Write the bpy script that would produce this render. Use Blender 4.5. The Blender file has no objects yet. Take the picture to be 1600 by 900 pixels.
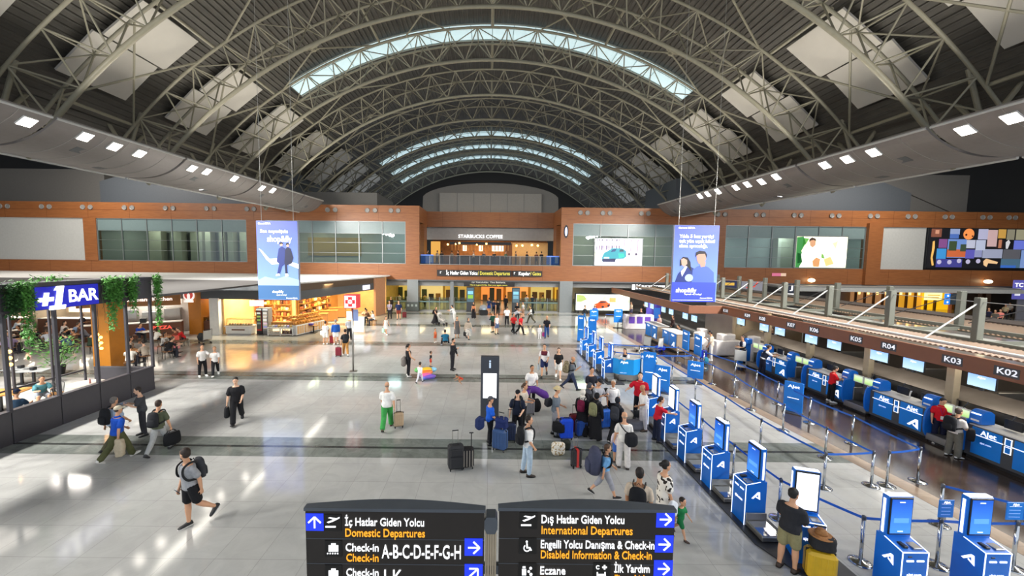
import bpy, math, random
from mathutils import Vector, Matrix
random.seed(7)
SC = bpy.context.scene
COL = SC.collection
PI = math.pi
V = Vector

# ---------------------------------------------------------------- camera
F_PX, CX, CY, EYE = 600.0, 765.0, 450.0, 6.0
_p, _r = math.atan(45/F_PX), 0.0115
_fw = V((0, math.cos(_p), -math.sin(_p)))
_u0 = V((0, math.sin(_p), math.cos(_p)))
_rt = math.cos(_r)*V((1, 0, 0)) + math.sin(_r)*_u0
_up = -math.sin(_r)*V((1, 0, 0)) + math.cos(_r)*_u0
cam = bpy.data.cameras.new('camera')
cam.sensor_width = 36
cam.lens = 36*F_PX/1600
cam.shift_x = 35/1600
cam.clip_end = 400
camo = bpy.data.objects.new('camera', cam)
COL.objects.link(camo)
camo.matrix_world = Matrix(((_rt.x, _up.x, -_fw.x, 0), (_rt.y, _up.y, -_fw.y, 0), (_rt.z, _up.z, -_fw.z, EYE), (0, 0, 0, 1)))
SC.camera = camo

def fl(px, py, z=0.0):
    "the point of the level z that the photograph shows at a pixel"
    d = F_PX*_fw + (px-CX)*_rt - (py-CY)*_up
    t = (z-EYE)/d.z
    return V((d.x*t, d.y*t, z))
def aY(px, py, Y):
    d = F_PX*_fw + (px-CX)*_rt - (py-CY)*_up
    t = Y/d.y
    return V((d.x*t, Y, EYE+d.z*t))
def aX(px, py, X):
    d = F_PX*_fw + (px-CX)*_rt - (py-CY)*_up
    t = X/d.x
    return V((X, d.y*t, EYE+d.z*t))

# ---------------------------------------------------------------- view, world, lamps
vs = SC.view_settings
SC.display_settings.display_device = 'sRGB'
vs.view_transform = 'Standard'
vs.look = 'None'
vs.gamma = 1
vs.use_curve_mapping = False
vs.exposure = -0.08
SC.cycles.use_denoising = True
SC.cycles.max_bounces = 6
SC.cycles.diffuse_bounces = 3
SC.cycles.glossy_bounces = 3
SC.cycles.transparent_max_bounces = 10
SC.cycles.sample_clamp_indirect = 4
SC.cycles.caustics_reflective = False
SC.cycles.caustics_refractive = False
w = bpy.data.worlds.new('world')
SC.world = w
w.use_nodes = True
bg = w.node_tree.nodes['Background']
bg.inputs[0].default_value = (0.80, 0.88, 1.0, 1)
bg.inputs[1].default_value = 1.22

def lamp(name, loc, aim, energy, size, col=(1, 0.95, 0.88), sy=None, spread=None):
    l = bpy.data.lights.new(name, 'AREA')
    l.energy = energy
    l.color = col
    l.size = size
    if sy:
        l.shape = 'RECTANGLE'
        l.size_y = sy
    if spread:
        l.spread = math.radians(spread)
    o = bpy.data.objects.new(name, l)
    COL.objects.link(o)
    o.location = loc
    o.rotation_euler = (V(aim)-V(loc)).to_track_quat('-Z', 'Z').to_euler()
    return o
# downlights of the two curved ceiling wings, and the uplights along their upper edges
for s in (-1, 1):
    for k in range(12):
        x, y = s*(21.9-.2*k), 0.5+3.2*k
        lamp('wing_down_and_fill', (x, y, 11.0), (x-s*9.5, y+7.0, 0), 420, 0.7, (1, 0.965, 0.92), None, 112)
    for k in range(5):  # second set: fill lamps added to lighten the bar's shadow, stronger on the left
        x, y = s*21.9, 1.5+7*k
        lamp('wing_down_and_fill', (x, y, 11.0), (x-s*1.5, y+6, 0), 600 if s < 0 else 230, 0.7, (1, 0.965, 0.92), None, 112)
    for k in range(2):
        lamp('aisle_upfill', (s*42, 18+16*k, 12.5), (s*40, 18+16*k, 20), 700, 3.0, (1, 0.93, 0.85))  # added upward fill that brings out the dark side trusses
    for k in range(3):
        lamp('aisle_fill', (s*42, 12+13*k, 17.0), (s*42, 16+13*k, 0), 1500, 3.0, (1, 0.93, 0.85))  # added fill for the plant rooms and the outer ends of the wall
    for k in range(5):
        lamp('wing_uplight', (s*(20.8-.5*k), 8+8*k, 12.7), (s*4, 8+8*k, 24), 500, 2.0, (1, 0.94, 0.83), 5)

# ---------------------------------------------------------------- materials
def lin(c):
    if isinstance(c, str):
        c = tuple(int(c[i:i+2], 16)/255 for i in (0, 2, 4))
    return tuple((x/12.92 if x <= 0.04045 else ((x+0.055)/1.055)**2.4) for x in c[:3])
_mats = {}
def M(hexc, rough=0.5, metal=0.0, noise=0.06, scale=6.0, bump=0.0, emit=0.0, spec=0.5, coat=0.0, name=None):
    key = (hexc, rough, metal, noise, scale, bump, emit, spec, coat)
    if key in _mats:
        return _mats[key]
    m = bpy.data.materials.new(name or 'surface_'+hexc)
    m.use_nodes = True
    nt = m.node_tree
    b = nt.nodes['Principled BSDF']
    c = lin(hexc)
    b.inputs['Roughness'].default_value = rough
    b.inputs['Metallic'].default_value = metal
    b.inputs['Specular IOR Level'].default_value = spec
    b.inputs['Coat Weight'].default_value = coat
    if noise or bump:
        tc = nt.nodes.new('ShaderNodeTexCoord')
        nz = nt.nodes.new('ShaderNodeTexNoise')
        nz.inputs['Scale'].default_value = scale
        nz.inputs['Detail'].default_value = 3
        nt.links.new(tc.outputs['Object'], nz.inputs['Vector'])
    if noise:
        cr = nt.nodes.new('ShaderNodeValToRGB')
        cr.color_ramp.elements[0].position = 0.3
        cr.color_ramp.elements[1].position = 0.7
        cr.color_ramp.elements[0].color = tuple(x*(1-noise) for x in c)+(1,)
        cr.color_ramp.elements[1].color = tuple(min(1, x*(1+noise)) for x in c)+(1,)
        nt.links.new(nz.outputs['Fac'], cr.inputs[0])
        nt.links.new(cr.outputs[0], b.inputs['Base Color'])
        if emit:
            nt.links.new(cr.outputs[0], b.inputs['Emission Color'])
    else:
        b.inputs['Base Color'].default_value = c+(1,)
        b.inputs['Emission Color'].default_value = c+(1,)
    if bump:
        bp = nt.nodes.new('ShaderNodeBump')
        bp.inputs['Strength'].default_value = bump
        bp.inputs['Distance'].default_value = 0.02
        nt.links.new(nz.outputs['Fac'], bp.inputs['Height'])
        nt.links.new(bp.outputs[0], b.inputs['Normal'])
    b.inputs['Emission Strength'].default_value = emit
    _mats[key] = m
    return m
def cloth(h):
    return M(h, 0.85, 0, 0.10, 14, 0.25, 0, 0.25)
def paint(h, r=0.45):
    return M(h, r, 0, 0.04, 5)
def glow(h, s):
    return M(h, 0.5, 0, 0.0, 1, 0, s)
def glowtex(h1, h2, s, scale=3.0, detail=4, name='lit_picture'):
    "a lit panel whose picture is a soft mix of two colours"
    m = bpy.data.materials.new(name)
    m.use_nodes = True
    nt = m.node_tree
    b = nt.nodes['Principled BSDF']
    tc = nt.nodes.new('ShaderNodeTexCoord')
    nz = nt.nodes.new('ShaderNodeTexNoise')
    nz.inputs['Scale'].default_value = scale
    nz.inputs['Detail'].default_value = detail
    cr = nt.nodes.new('ShaderNodeValToRGB')
    cr.color_ramp.elements[0].position = 0.42
    cr.color_ramp.elements[1].position = 0.58
    cr.color_ramp.elements[0].color = lin(h1)+(1,)
    cr.color_ramp.elements[1].color = lin(h2)+(1,)
    nt.links.new(tc.outputs['Object'], nz.inputs['Vector'])
    nt.links.new(nz.outputs['Fac'], cr.inputs[0])
    nt.links.new(cr.outputs[0], b.inputs['Base Color'])
    nt.links.new(cr.outputs[0], b.inputs['Emission Color'])
    b.inputs['Emission Strength'].default_value = s
    return m
def grad(h1, h2, z0, z1, s, name='printed_sheet', axis='Z'):
    "a printed sheet whose own colour runs from h1 (low) to h2 (high)"
    m = bpy.data.materials.new(name)
    m.use_nodes = True
    nt = m.node_tree
    b = nt.nodes['Principled BSDF']
    tc = nt.nodes.new('ShaderNodeTexCoord')
    sx = nt.nodes.new('ShaderNodeSeparateXYZ')
    mr = nt.nodes.new('ShaderNodeMapRange')
    mr.inputs['From Min'].default_value = z0
    mr.inputs['From Max'].default_value = z1
    cr = nt.nodes.new('ShaderNodeValToRGB')
    cr.color_ramp.elements[0].color = lin(h1)+(1,)
    cr.color_ramp.elements[1].color = lin(h2)+(1,)
    nt.links.new(tc.outputs['Object'], sx.inputs[0])
    nt.links.new(sx.outputs[axis], mr.inputs['Value'])
    nt.links.new(mr.outputs[0], cr.inputs[0])
    nt.links.new(cr.outputs[0], b.inputs['Base Color'])
    nt.links.new(cr.outputs[0], b.inputs['Emission Color'])
    b.inputs['Emission Strength'].default_value = s
    b.inputs['Roughness'].default_value = 0.35
    return m
def glass(tint='dfeaea', refl=0.10, rough=0.02, name='window_glass'):
    m = bpy.data.materials.new(name)
    m.use_nodes = True
    nt = m.node_tree
    nt.nodes.remove(nt.nodes['Principled BSDF'])
    out = nt.nodes['Material Output']
    t = nt.nodes.new('ShaderNodeBsdfTransparent')
    t.inputs[0].default_value = lin(tint)+(1,)
    g = nt.nodes.new('ShaderNodeBsdfGlossy')
    g.inputs['Roughness'].default_value = rough
    lw = nt.nodes.new('ShaderNodeLayerWeight')
    lw.inputs['Blend'].default_value = 0.5
    pw = nt.nodes.new('ShaderNodeMath')
    pw.operation = 'POWER'
    pw.inputs[1].default_value = 5
    ad = nt.nodes.new('ShaderNodeMath')
    ad.operation = 'ADD'
    ad.inputs[1].default_value = refl
    ad.use_clamp = True
    mx = nt.nodes.new('ShaderNodeMixShader')
    nt.links.new(lw.outputs['Facing'], pw.inputs[0])
    nt.links.new(pw.outputs[0], ad.inputs[0])
    nt.links.new(ad.outputs[0], mx.inputs[0])
    nt.links.new(t.outputs[0], mx.inputs[1])
    nt.links.new(g.outputs[0], mx.inputs[2])
    nt.links.new(mx.outputs[0], out.inputs[0])
    return m
def tiles(c1, c2, mortar, bw, rh, rough, vein=0.25, msize=0.004, offset=0.0, name='tiled_floor', spec=0.5):
    m = bpy.data.materials.new(name)
    m.use_nodes = True
    nt = m.node_tree
    b = nt.nodes['Principled BSDF']
    tc = nt.nodes.new('ShaderNodeTexCoord')
    br = nt.nodes.new('ShaderNodeTexBrick')
    br.offset = offset
    br.inputs['Scale'].default_value = 1
    br.inputs['Brick Width'].default_value = bw
    br.inputs['Row Height'].default_value = rh
    br.inputs['Mortar Size'].default_value = msize
    br.inputs['Color1'].default_value = lin(c1)+(1,)
    br.inputs['Color2'].default_value = lin(c2)+(1,)
    br.inputs['Mortar'].default_value = lin(mortar)+(1,)
    nt.links.new(tc.outputs['Object'], br.inputs['Vector'])
    nz = nt.nodes.new('ShaderNodeTexNoise')
    nz.inputs['Scale'].default_value = 1.7
    nz.inputs['Detail'].default_value = 8
    nz.inputs['Roughness'].default_value = 0.65
    nz.inputs['Distortion'].default_value = 1.2
    nt.links.new(tc.outputs['Object'], nz.inputs['Vector'])
    cr = nt.nodes.new('ShaderNodeValToRGB')
    cr.color_ramp.elements[0].position = 0.35
    cr.color_ramp.elements[1].position = 0.6
    cr.color_ramp.elements[0].color = (1-vein, 1-vein, 1-vein, 1)
    cr.color_ramp.elements[1].color = (1, 1, 1, 1)
    nt.links.new(nz.outputs['Fac'], cr.inputs[0])
    mx = nt.nodes.new('ShaderNodeMix')
    mx.data_type = 'RGBA'
    mx.blend_type = 'MULTIPLY'
    mx.inputs['Factor'].default_value = 1
    nt.links.new(br.outputs['Color'], mx.inputs[6])
    nt.links.new(cr.outputs[0], mx.inputs[7])
    nt.links.new(mx.outputs[2], b.inputs['Base Color'])
    b.inputs['Roughness'].default_value = rough
    b.inputs['Specular IOR Level'].default_value = spec
    return m
def wood(c1, c2, rough=0.4, sx=0.6, sy=0.6, sz=9.0, name='timber_veneer'):
    m = bpy.data.materials.new(name)
    m.use_nodes = True
    nt = m.node_tree
    b = nt.nodes['Principled BSDF']
    tc = nt.nodes.new('ShaderNodeTexCoord')
    mp = nt.nodes.new('ShaderNodeMapping')
    mp.inputs['Scale'].default_value = (sx, sy, sz)
    nz = nt.nodes.new('ShaderNodeTexNoise')
    nz.inputs['Scale'].default_value = 2
    nz.inputs['Detail'].default_value = 6
    cr = nt.nodes.new('ShaderNodeValToRGB')
    cr.color_ramp.elements[0].position = 0.3
    cr.color_ramp.elements[1].position = 0.7
    cr.color_ramp.elements[0].color = lin(c1)+(1,)
    cr.color_ramp.elements[1].color = lin(c2)+(1,)
    nt.links.new(tc.outputs['Object'], mp.inputs[0])
    nt.links.new(mp.outputs[0], nz.inputs['Vector'])
    nt.links.new(nz.outputs['Fac'], cr.inputs[0])
    nt.links.new(cr.outputs[0], b.inputs['Base Color'])
    b.inputs['Roughness'].default_value = rough
    return m

# ---------------------------------------------------------------- mesh helpers
class MB:
    def __init__(self):
        self.v = []
        self.f = []
    def add(self, vs, fs):
        k = len(self.v)
        self.v += [tuple(p) for p in vs]
        self.f += [tuple(i+k for i in q) for q in fs]
        return self
    def box(self, x0, x1, y0, y1, z0, z1, b=0.0, T=None):
        if x0 > x1: x0, x1 = x1, x0
        if y0 > y1: y0, y1 = y1, y0
        if z0 > z1: z0, z1 = z1, z0
        b = min(b, (x1-x0)*0.45, (y1-y0)*0.45, (z1-z0)*0.45)
        if b <= 0:
            vs = [(x, y, z) for z in (z0, z1) for y in (y0, y1) for x in (x0, x1)]
            fs = [(0, 2, 3, 1), (4, 5, 7, 6), (0, 1, 5, 4), (2, 6, 7, 3), (0, 4, 6, 2), (1, 3, 7, 5)]
        else:
            vs = []
            idx = {}
            for i, x in enumerate((x0, x1)):
                for j, y in enumerate((y0, y1)):
                    for k, z in enumerate((z0, z1)):
                        dx, dy, dz = (b, -b)[i], (b, -b)[j], (b, -b)[k]
                        for a, p in enumerate(((x, y+dy, z+dz), (x+dx, y, z+dz), (x+dx, y+dy, z))):
                            idx[i, j, k, a] = len(vs)
                            vs.append(p)
            I = lambda i, j, k, a: idx[i, j, k, a]
            fs = []
            for i in (0, 1):
                q = [I(i, 0, 0, 0), I(i, 0, 1, 0), I(i, 1, 1, 0), I(i, 1, 0, 0)]
                fs.append(q if i == 0 else q[::-1])
                q = [I(0, i, 0, 1), I(1, i, 0, 1), I(1, i, 1, 1), I(0, i, 1, 1)]
                fs.append(q if i == 0 else q[::-1])
                q = [I(0, 0, i, 2), I(0, 1, i, 2), I(1, 1, i, 2), I(1, 0, i, 2)]
                fs.append(q if i == 0 else q[::-1])
            for i in (0, 1):
                for j in (0, 1):
                    fs.append([I(i, j, 0, 0), I(i, j, 1, 0), I(i, j, 1, 1), I(i, j, 0, 1)])
                    fs.append([I(i, 0, j, 0), I(i, 1, j, 0), I(i, 1, j, 2), I(i, 0, j, 2)])
                    fs.append([I(0, i, j, 1), I(1, i, j, 1), I(1, i, j, 2), I(0, i, j, 2)])
                    for k in (0, 1):
                        fs.append([I(i, j, k, 0), I(i, j, k, 1), I(i, j, k, 2)])
        if T is not None:
            vs = [T @ V(p) for p in vs]
        return self.add(vs, fs)
    def tube(self, p, q, r, n=8, r2=None, cap=True):
        p, q = V(p), V(q)
        d = (q-p)
        if d.length < 1e-6:
            return self
        d.normalize()
        a = d.orthogonal().normalized()
        c = d.cross(a)
        r2 = r if r2 is None else r2
        vs = []
        for o, rr in ((p, r), (q, r2)):
            for i in range(n):
                t = 2*PI*i/n
                vs.append(o+(a*math.cos(t)+c*math.sin(t))*rr)
        fs = [(i, (i+1) % n, n+(i+1) % n, n+i) for i in range(n)]
        if cap:
            fs += [tuple(range(n))[::-1], tuple(range(n, 2*n))]
        return self.add(vs, fs)
    def path(self, pts, r, n=8, flat=None):
        "a tube through points; flat=(w,h) makes it a strap"
        pts = [V(p) for p in pts]
        m = len(pts)
        vs = []
        prev = None
        for i, p in enumerate(pts):
            d = (pts[min(i+1, m-1)]-pts[max(i-1, 0)]).normalized()
            if prev is None:
                a = d.orthogonal().normalized()
                if flat:
                    up = V((0, 0, 1))
                    a = (up-d*up.dot(d))
                    a = a.normalized() if a.length > 0.05 else d.orthogonal().normalized()
            else:
                a = prev-d*prev.dot(d)
                a = a.normalized() if a.length > 1e-4 else d.orthogonal().normalized()
            prev = a
            c = d.cross(a)
            rr = r[i] if isinstance(r, (list, tuple)) else r
            if flat:
                for sa, sc in ((1, 1), (-1, 1), (-1, -1), (1, -1)):
                    vs.append(p+a*sa*flat[0]/2+c*sc*flat[1]/2)
            else:
                for k in range(n):
                    t = 2*PI*k/n
                    vs.append(p+(a*math.cos(t)+c*math.sin(t))*rr)
        if flat:
            n = 4
        fs = []
        for i in range(m-1):
            for k in range(n):
                fs.append((i*n+k, i*n+(k+1) % n, (i+1)*n+(k+1) % n, (i+1)*n+k))
        fs += [tuple(range(n))[::-1], tuple(range((m-1)*n, m*n))]
        return self.add(vs, fs)
    def lathe(self, prof, n=20, at=(0, 0, 0)):
        vs = []
        for r, z in prof:
            for i in range(n):
                t = 2*PI*i/n
                vs.append((at[0]+r*math.cos(t), at[1]+r*math.sin(t), at[2]+z))
        fs = []
        for j in range(len(prof)-1):
            for i in range(n):
                fs.append((j*n+i, j*n+(i+1) % n, (j+1)*n+(i+1) % n, (j+1)*n+i))
        fs += [tuple(range(n))[::-1], tuple(range((len(prof)-1)*n, len(prof)*n))]
        return self.add(vs, fs)
    def prism(self, pts, ext):
        "a flat outline (3-D points) given the thickness of the vector ext"
        pts = [V(p) for p in pts]
        n = len(pts)
        e = V(ext)
        fs = [tuple(range(n)), tuple(range(n, 2*n))[::-1]]
        fs += [(i, n+i, n+(i+1) % n, (i+1) % n) for i in range(n)]
        return self.add(pts+[p+e for p in pts], fs)
    def ball(self, c, rx, ry=None, rz=None, n=12, m=8, T=None):
        ry = rx if ry is None else ry
        rz = rx if rz is None else rz
        vs = []
        for j in range(1, m):
            ph = PI*j/m
            for i in range(n):
                t = 2*PI*i/n
                vs.append(V((rx*math.sin(ph)*math.cos(t), ry*math.sin(ph)*math.sin(t), rz*math.cos(ph))))
        vs += [V((0, 0, rz)), V((0, 0, -rz))]
        if T is not None:
            vs = [T @ p for p in vs]
        c = V(c)
        vs = [p+c for p in vs]
        fs = []
        for j in range(m-2):
            for i in range(n):
                fs.append((j*n+i, (j+1)*n+i, (j+1)*n+(i+1) % n, j*n+(i+1) % n))
        a, b = len(vs)-2, len(vs)-1
        for i in range(n):
            fs.append((a, i, (i+1) % n))
            fs.append((b, (m-2)*n+(i+1) % n, (m-2)*n+i))
        return self.add(vs, fs)

def obj(name, mb, mat, parent=None, smooth=False, label=None):
    me = bpy.data.meshes.new(name)
    me.from_pydata(mb.v, [], mb.f)
    me.update()
    if smooth:
        me.shade_smooth()
    me.materials.append(mat)
    o = bpy.data.objects.new(name, me)
    COL.objects.link(o)
    if parent is not None:
        o.parent = parent
    if label:
        o['label'] = label
    return o
def tag(o, label, cat, group=None, kind=None):
    o['label'] = label
    o['category'] = cat
    if group: o['group'] = group
    if kind: o['kind'] = kind
    return o
def thing(name, label, cat, loc=(0, 0, 0), rz=0.0, group=None):
    o = bpy.data.objects.new(name, None)
    o.empty_display_size = 0.2
    COL.objects.link(o)
    o.location = loc
    o.rotation_euler = (0, 0, rz)
    return tag(o, label, cat, group)
def struct(name, mb, mat, parent=None, smooth=False):
    o = obj(name, mb, mat, parent, smooth)
    if parent is None:
        o['kind'] = 'structure'
    return o
def dup(root, loc=None, rz=None, label=None, group=None):
    def rec(o, par):
        c = o.copy()
        COL.objects.link(c)
        c.parent = par
        for ch in o.children:
            rec(ch, c)
        return c
    r = rec(root, None)
    if loc is not None: r.location = loc
    if rz is not None: r.rotation_euler = (0, 0, rz)
    if label: r['label'] = label
    if group: r['group'] = group
    return r
def text(name, s, size, mat, parent=None, loc=(0, 0, 0), rot=(PI/2, 0, 0), align='LEFT', bold=0.0, sx=1.0, depth=0.004, shear=0.0):
    c = bpy.data.curves.new(name, 'FONT')
    c.body = s
    c.size = size
    c.align_x = align
    c.align_y = 'CENTER'
    c.offset = bold*size
    c.extrude = depth
    c.shear = shear
    c.resolution_u = 3
    c.materials.append(mat)
    o = bpy.data.objects.new(name, c)
    COL.objects.link(o)
    o.location = loc
    o.rotation_euler = rot
    o.scale = (sx, 1, 1)
    if parent is not None:
        o.parent = parent
    return o
# ================================================================ SETTING
D = 43.7                      # the timber wall across the hall
m_floor = tiles('b9b9b5', 'b3b3af', '93938f', 0.9, 0.9, 0.085, 0.10, 0.004, 0.0, 'polished_marble')
m_band = tiles('858a84', '7b807a', '5f645f', 0.9, 1.2, 0.10, 0.35, 0.003, 0.0, 'green_marble')
m_line = M('3b3d3b', 0.15, 0, 0.1, 3)
m_brownfl = tiles('3b3029', '433730', '463a33', 2.4, 0.15, 0.15, 0.2, 0.003, 0.5, 'dark_plank_tiles')
m_brownedge = tiles('8d7a68', '96836f', '75675a', 1.2, 0.6, 0.16, 0.15, 0.004, 0.0, 'brown_edge_tiles')
m_wood = wood('85502c', '9b6338', 0.42)
m_seam = M('5e2e12', 0.6)
m_grey = paint('8b8c8a', 0.5)
m_dgrey = paint('55585b', 0.5)
m_alu = M('8a8f8f', 0.4, 0.6, 0.03)
m_lgrey = paint('b9bab6', 0.5)
m_stone = M('9b9690', 0.45, 0, 0.05, 3)
m_white = paint('e4e3df', 0.5)
m_black = paint('1b1c1e', 0.4)

struct('floor', MB().box(-75, 75, -8, 70, -0.3, 0), m_floor)
bi = 1
for yc in (4.4, 11.77, 19.0, 26.6, 34.2, 41.6):
    struct(f'trim_{bi}', MB().box(-60, 11.2, yc-0.62, yc+0.62, -0.1, 0.0015), m_band); bi += 1
    struct(f'trim_{bi}', MB().box(-60, 11.2, yc-0.06, yc+0.06, -0.1, 0.003), m_line); bi += 1
# the dark floor along the check-in desks; it widens towards the far desks
struct('floor_plank', MB().prism([(11.8, -6, -0.1), (15.2, -6, -0.1), (15.2, 44, -0.1), (11.0, 44, -0.1), (11.0, 17, -0.1), (11.6, 10, -0.1)], (0, 0, 0.1025)), m_brownfl)
struct('floor_edge', MB().prism([(11.3, -6, -0.1), (11.8, -6, -0.1), (11.6, 10, -0.1), (11.0, 17, -0.1), (11.0, 44, -0.1), (10.55, 44, -0.1), (10.55, 17, -0.1), (11.1, 10, -0.1)], (0, 0, 0.1035)), m_brownedge)

# ---- the timber wall
def wallbox(x0, x1, y0, y1, z0, z1, m=None, name='wall_back'):
    return struct(name, MB().box(x0, x1, y0, y1, z0, z1), m or m_wood)
WIN = [(-44.45, -27.5), (-25.4, -9.55), (9.35, 24.9), (26.55, 42.4)]
for s in (-1, 1):
    x0, x1 = (-78, -8) if s < 0 else (8, 78)
    wallbox(x0, x1, D, D+0.5, 10.12, 11.9)
    wallbox(x0, x1, D, D+0.5, 3.6, 5.36)
    for zs in (11.0,):
        struct('wall_seam', MB().box(x0, x1, D-0.004, D+0.01, 11.05, 11.075), m_seam)
    k = x0
    while k < x1:
        if k > x0:
            struct('wall_seam', MB().box(k-0.012, k+0.012, D-0.004, D+0.01, 10.12, 11.9), m_seam)
            struct('wall_seam', MB().box(k-0.012, k+0.012, D-0.004, D+0.01, 3.6, 5.36), m_seam)
        k += 4.67
for x0, x1 in ((-45.9, -44.45), (-27.5, -25.4), (-9.55, -8.0), (8.0, 9.35), (24.9, 26.55)):
    wallbox(x0, x1, D-0.06, D+0.5, 5.36, 10.12)
wallbox(42.4, 44.0, D-0.35, D+0.5, 3.6, 10.5)
wallbox(-78, -45.9, D+0.12, D+0.5, 5.36, 10.12, m_lgrey, 'wall_panel')
wallbox(44.0, 49.3, D+0.12, D+0.5, 5.36, 10.12, m_lgrey, 'wall_panel')
wallbox(49.3, 78, D+0.12, D+0.5, 5.36, 10.12, m_black, 'wall_panel')
# the recessed middle bay with the cafe
R = 48.9
for s in (-1, 1):
    struct('wall_return', MB().box(s*8.0, s*8.5, D+.5, R, 10.12, 11.9), m_wood)
    struct('wall_return', MB().box(s*8.0, s*8.5, D+3.2, R, 5.36, 10.12), m_wood)
struct('wall_recess', MB().box(-8.5, 8.5, R, R+0.5, 10.0, 11.9), m_wood)
struct('wall_recess', MB().box(-8.5, 8.5, R+1.0, R+1.4, 8.45, 10.2), m_stone)
struct('wall_recess', MB().box(-8, 8, D, D+0.5, 3.6, 5.3), m_wood)
for k in (-6, -3.6, -1.2, 1.2, 3.6, 6):
    struct('wall_seam', MB().box(k-0.012, k+0.012, D-0.004, D+0.01, 3.6, 5.3), m_seam)
    struct('wall_seam', MB().box(k-0.012, k+0.012, R-0.004, R+0.01, 10.0, 11.9), m_seam)
# upper floor slab, rooms behind the glass
m_in = paint('a3a097', 0.6)
struct('floor_upper', MB().box(-78, 78, D+0.5, 62, 4.9, 5.3), m_dgrey)
struct('ceiling_upper', MB().box(-78, -8.5, D+0.5, 56, 10.15, 10.4), m_in)
struct('ceiling_upper', MB().box(8.5, 78, D+0.5, 56, 10.15, 10.4), m_in)
struct('wall_inner', MB().box(-78, -8.5, 51, 51.3, 5.3, 10.15), m_in)
struct('wall_inner', MB().box(8.5, 78, 51, 51.3, 5.3, 10.15), m_in)
m_glass = glass('c9dad8', 0.07)
m_frit = M('748686', 0.3, 0, 0.03)
for n, (x0, x1) in enumerate(WIN):
    wr = bpy.data.objects.new(f'window_{n+1}', None)
    COL.objects.link(wr)
    wr['kind'] = 'structure'
    k = max(4, round((x1-x0)/2.85))
    st = (x1-x0)/k
    fr = MB()
    fr.box(x0, x1, D+0.0, D+0.16, 5.36, 5.44).box(x0, x1, D, D+0.16, 10.04, 10.12)
    fr.box(x0, x0+0.09, D, D+0.16, 5.36, 10.12).box(x1-0.09, x1, D, D+0.16, 5.36, 10.12)
    for zz in (6.55, 7.7, 8.75):
        fr.box(x0, x1, D+0.03, D+0.13, zz-0.02, zz+0.02)
    for i in range(1, k):
        fr.box(x0+i*st-0.04, x0+i*st+0.04, D, D+0.16, 5.36, 10.12)
    obj('window_frame', fr, m_alu, wr)
    obj('window_pane', MB().box(x0+0.05, x1-0.05, D+0.07, D+0.09, 5.4, 8.75), m_glass, wr)
    obj('window_transom', MB().box(x0+0.05, x1-0.05, D+0.07, D+0.09, 8.75, 10.08), m_frit, wr)
m_inner_white = paint('b7ac97', 0.7)
for i, (x, wd) in enumerate([(-43, 1.6), (-40.2, 1.3), (-37.7, 1.5), (-36.2, .7), (-34.4, .6), (-33.3, .7), (-31.6, 1.0), (-30.4, .8), (-28.9, .9), (28.5, 1.2), (38, 2.2)]):
    struct('wall_pier', MB().box(x-wd/2, x+wd/2, 49.5, 50.4, 5.3, 9.2), m_inner_white)
for x, e, c in ((-55, 150, (1, .95, .85)), (-48, 150, (1, .95, .85)), (-42, 150, (1, .95, .85)), (-36, 150, (1, .95, .85)), (-30.5, 150, (1, .95, .85)), (-22.5, 190, (1, .80, .5)), (-17.5, 150, (1, .8, .5)), (-12, 200, (.9, .97, 1)), (12, 240, (1, .88, .65)), (20, 260, (1, .88, .65)), (29.5, 230, (.9, .95, 1)), (37, 260, (.9, .95, 1)), (44, 260, (.9, .95, 1)), (51, 260, (.9, .95, 1))):
    lamp('gallery_room_light', (x, 48, 10.0), (x, 48.3, 5), e*1.6, 1.5, c, 1)
struct('ceiling_strip', MB().box(-24, -17, 50.85, 51.0, 6.2, 8.6), M('a5822f', .6))
# jet nozzles of the air supply, in pairs
m_ring = paint('4a4846', 0.35)
pts = []
for a, b in ((0, -1), (66, 78), (130, 142), (195, 207), (259, 271), (323, 335), (386, 397), (449, 461), (512, 524), (574, 586), (611, 622), (907, 918), (942, 953), (1002, 1013), (1062, 1074), (1122, 1133), (1182, 1193), (1241, 1252), (1300, 1311), (1360, 1371), (1419, 1430), (1477, 1488), (1536, 1547), (1577, 1587)):
    if b < 0: a, b = 1, 13
    pts += [a, b]
nz0 = None
for px in pts:
    x = aY(px, 330, D).x
    if nz0 is None:
        nz0 = thing('air_nozzle', 'round air nozzle with a dark throat in the timber band under the roof', 'air nozzle', (x, D, 11.32), 0, 'paired air nozzles along the timber wall')
        obj('ring', MB().lathe([(0.17, 0.02), (0.27, 0.02), (0.27, 0.06), (0.25, 0.09), (0.17, 0.06)], 18), paint('8d8a86', .35), nz0).rotation_euler = (PI/2, 0, 0)
        obj('throat', MB().lathe([(0.02, 0.025), (0.18, 0.035), (0.18, 0.05), (0.12, 0.03)], 18), m_black, nz0).rotation_euler = (PI/2, 0, 0)
    else:
        dup(nz0, (x, D, 11.32))
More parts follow.
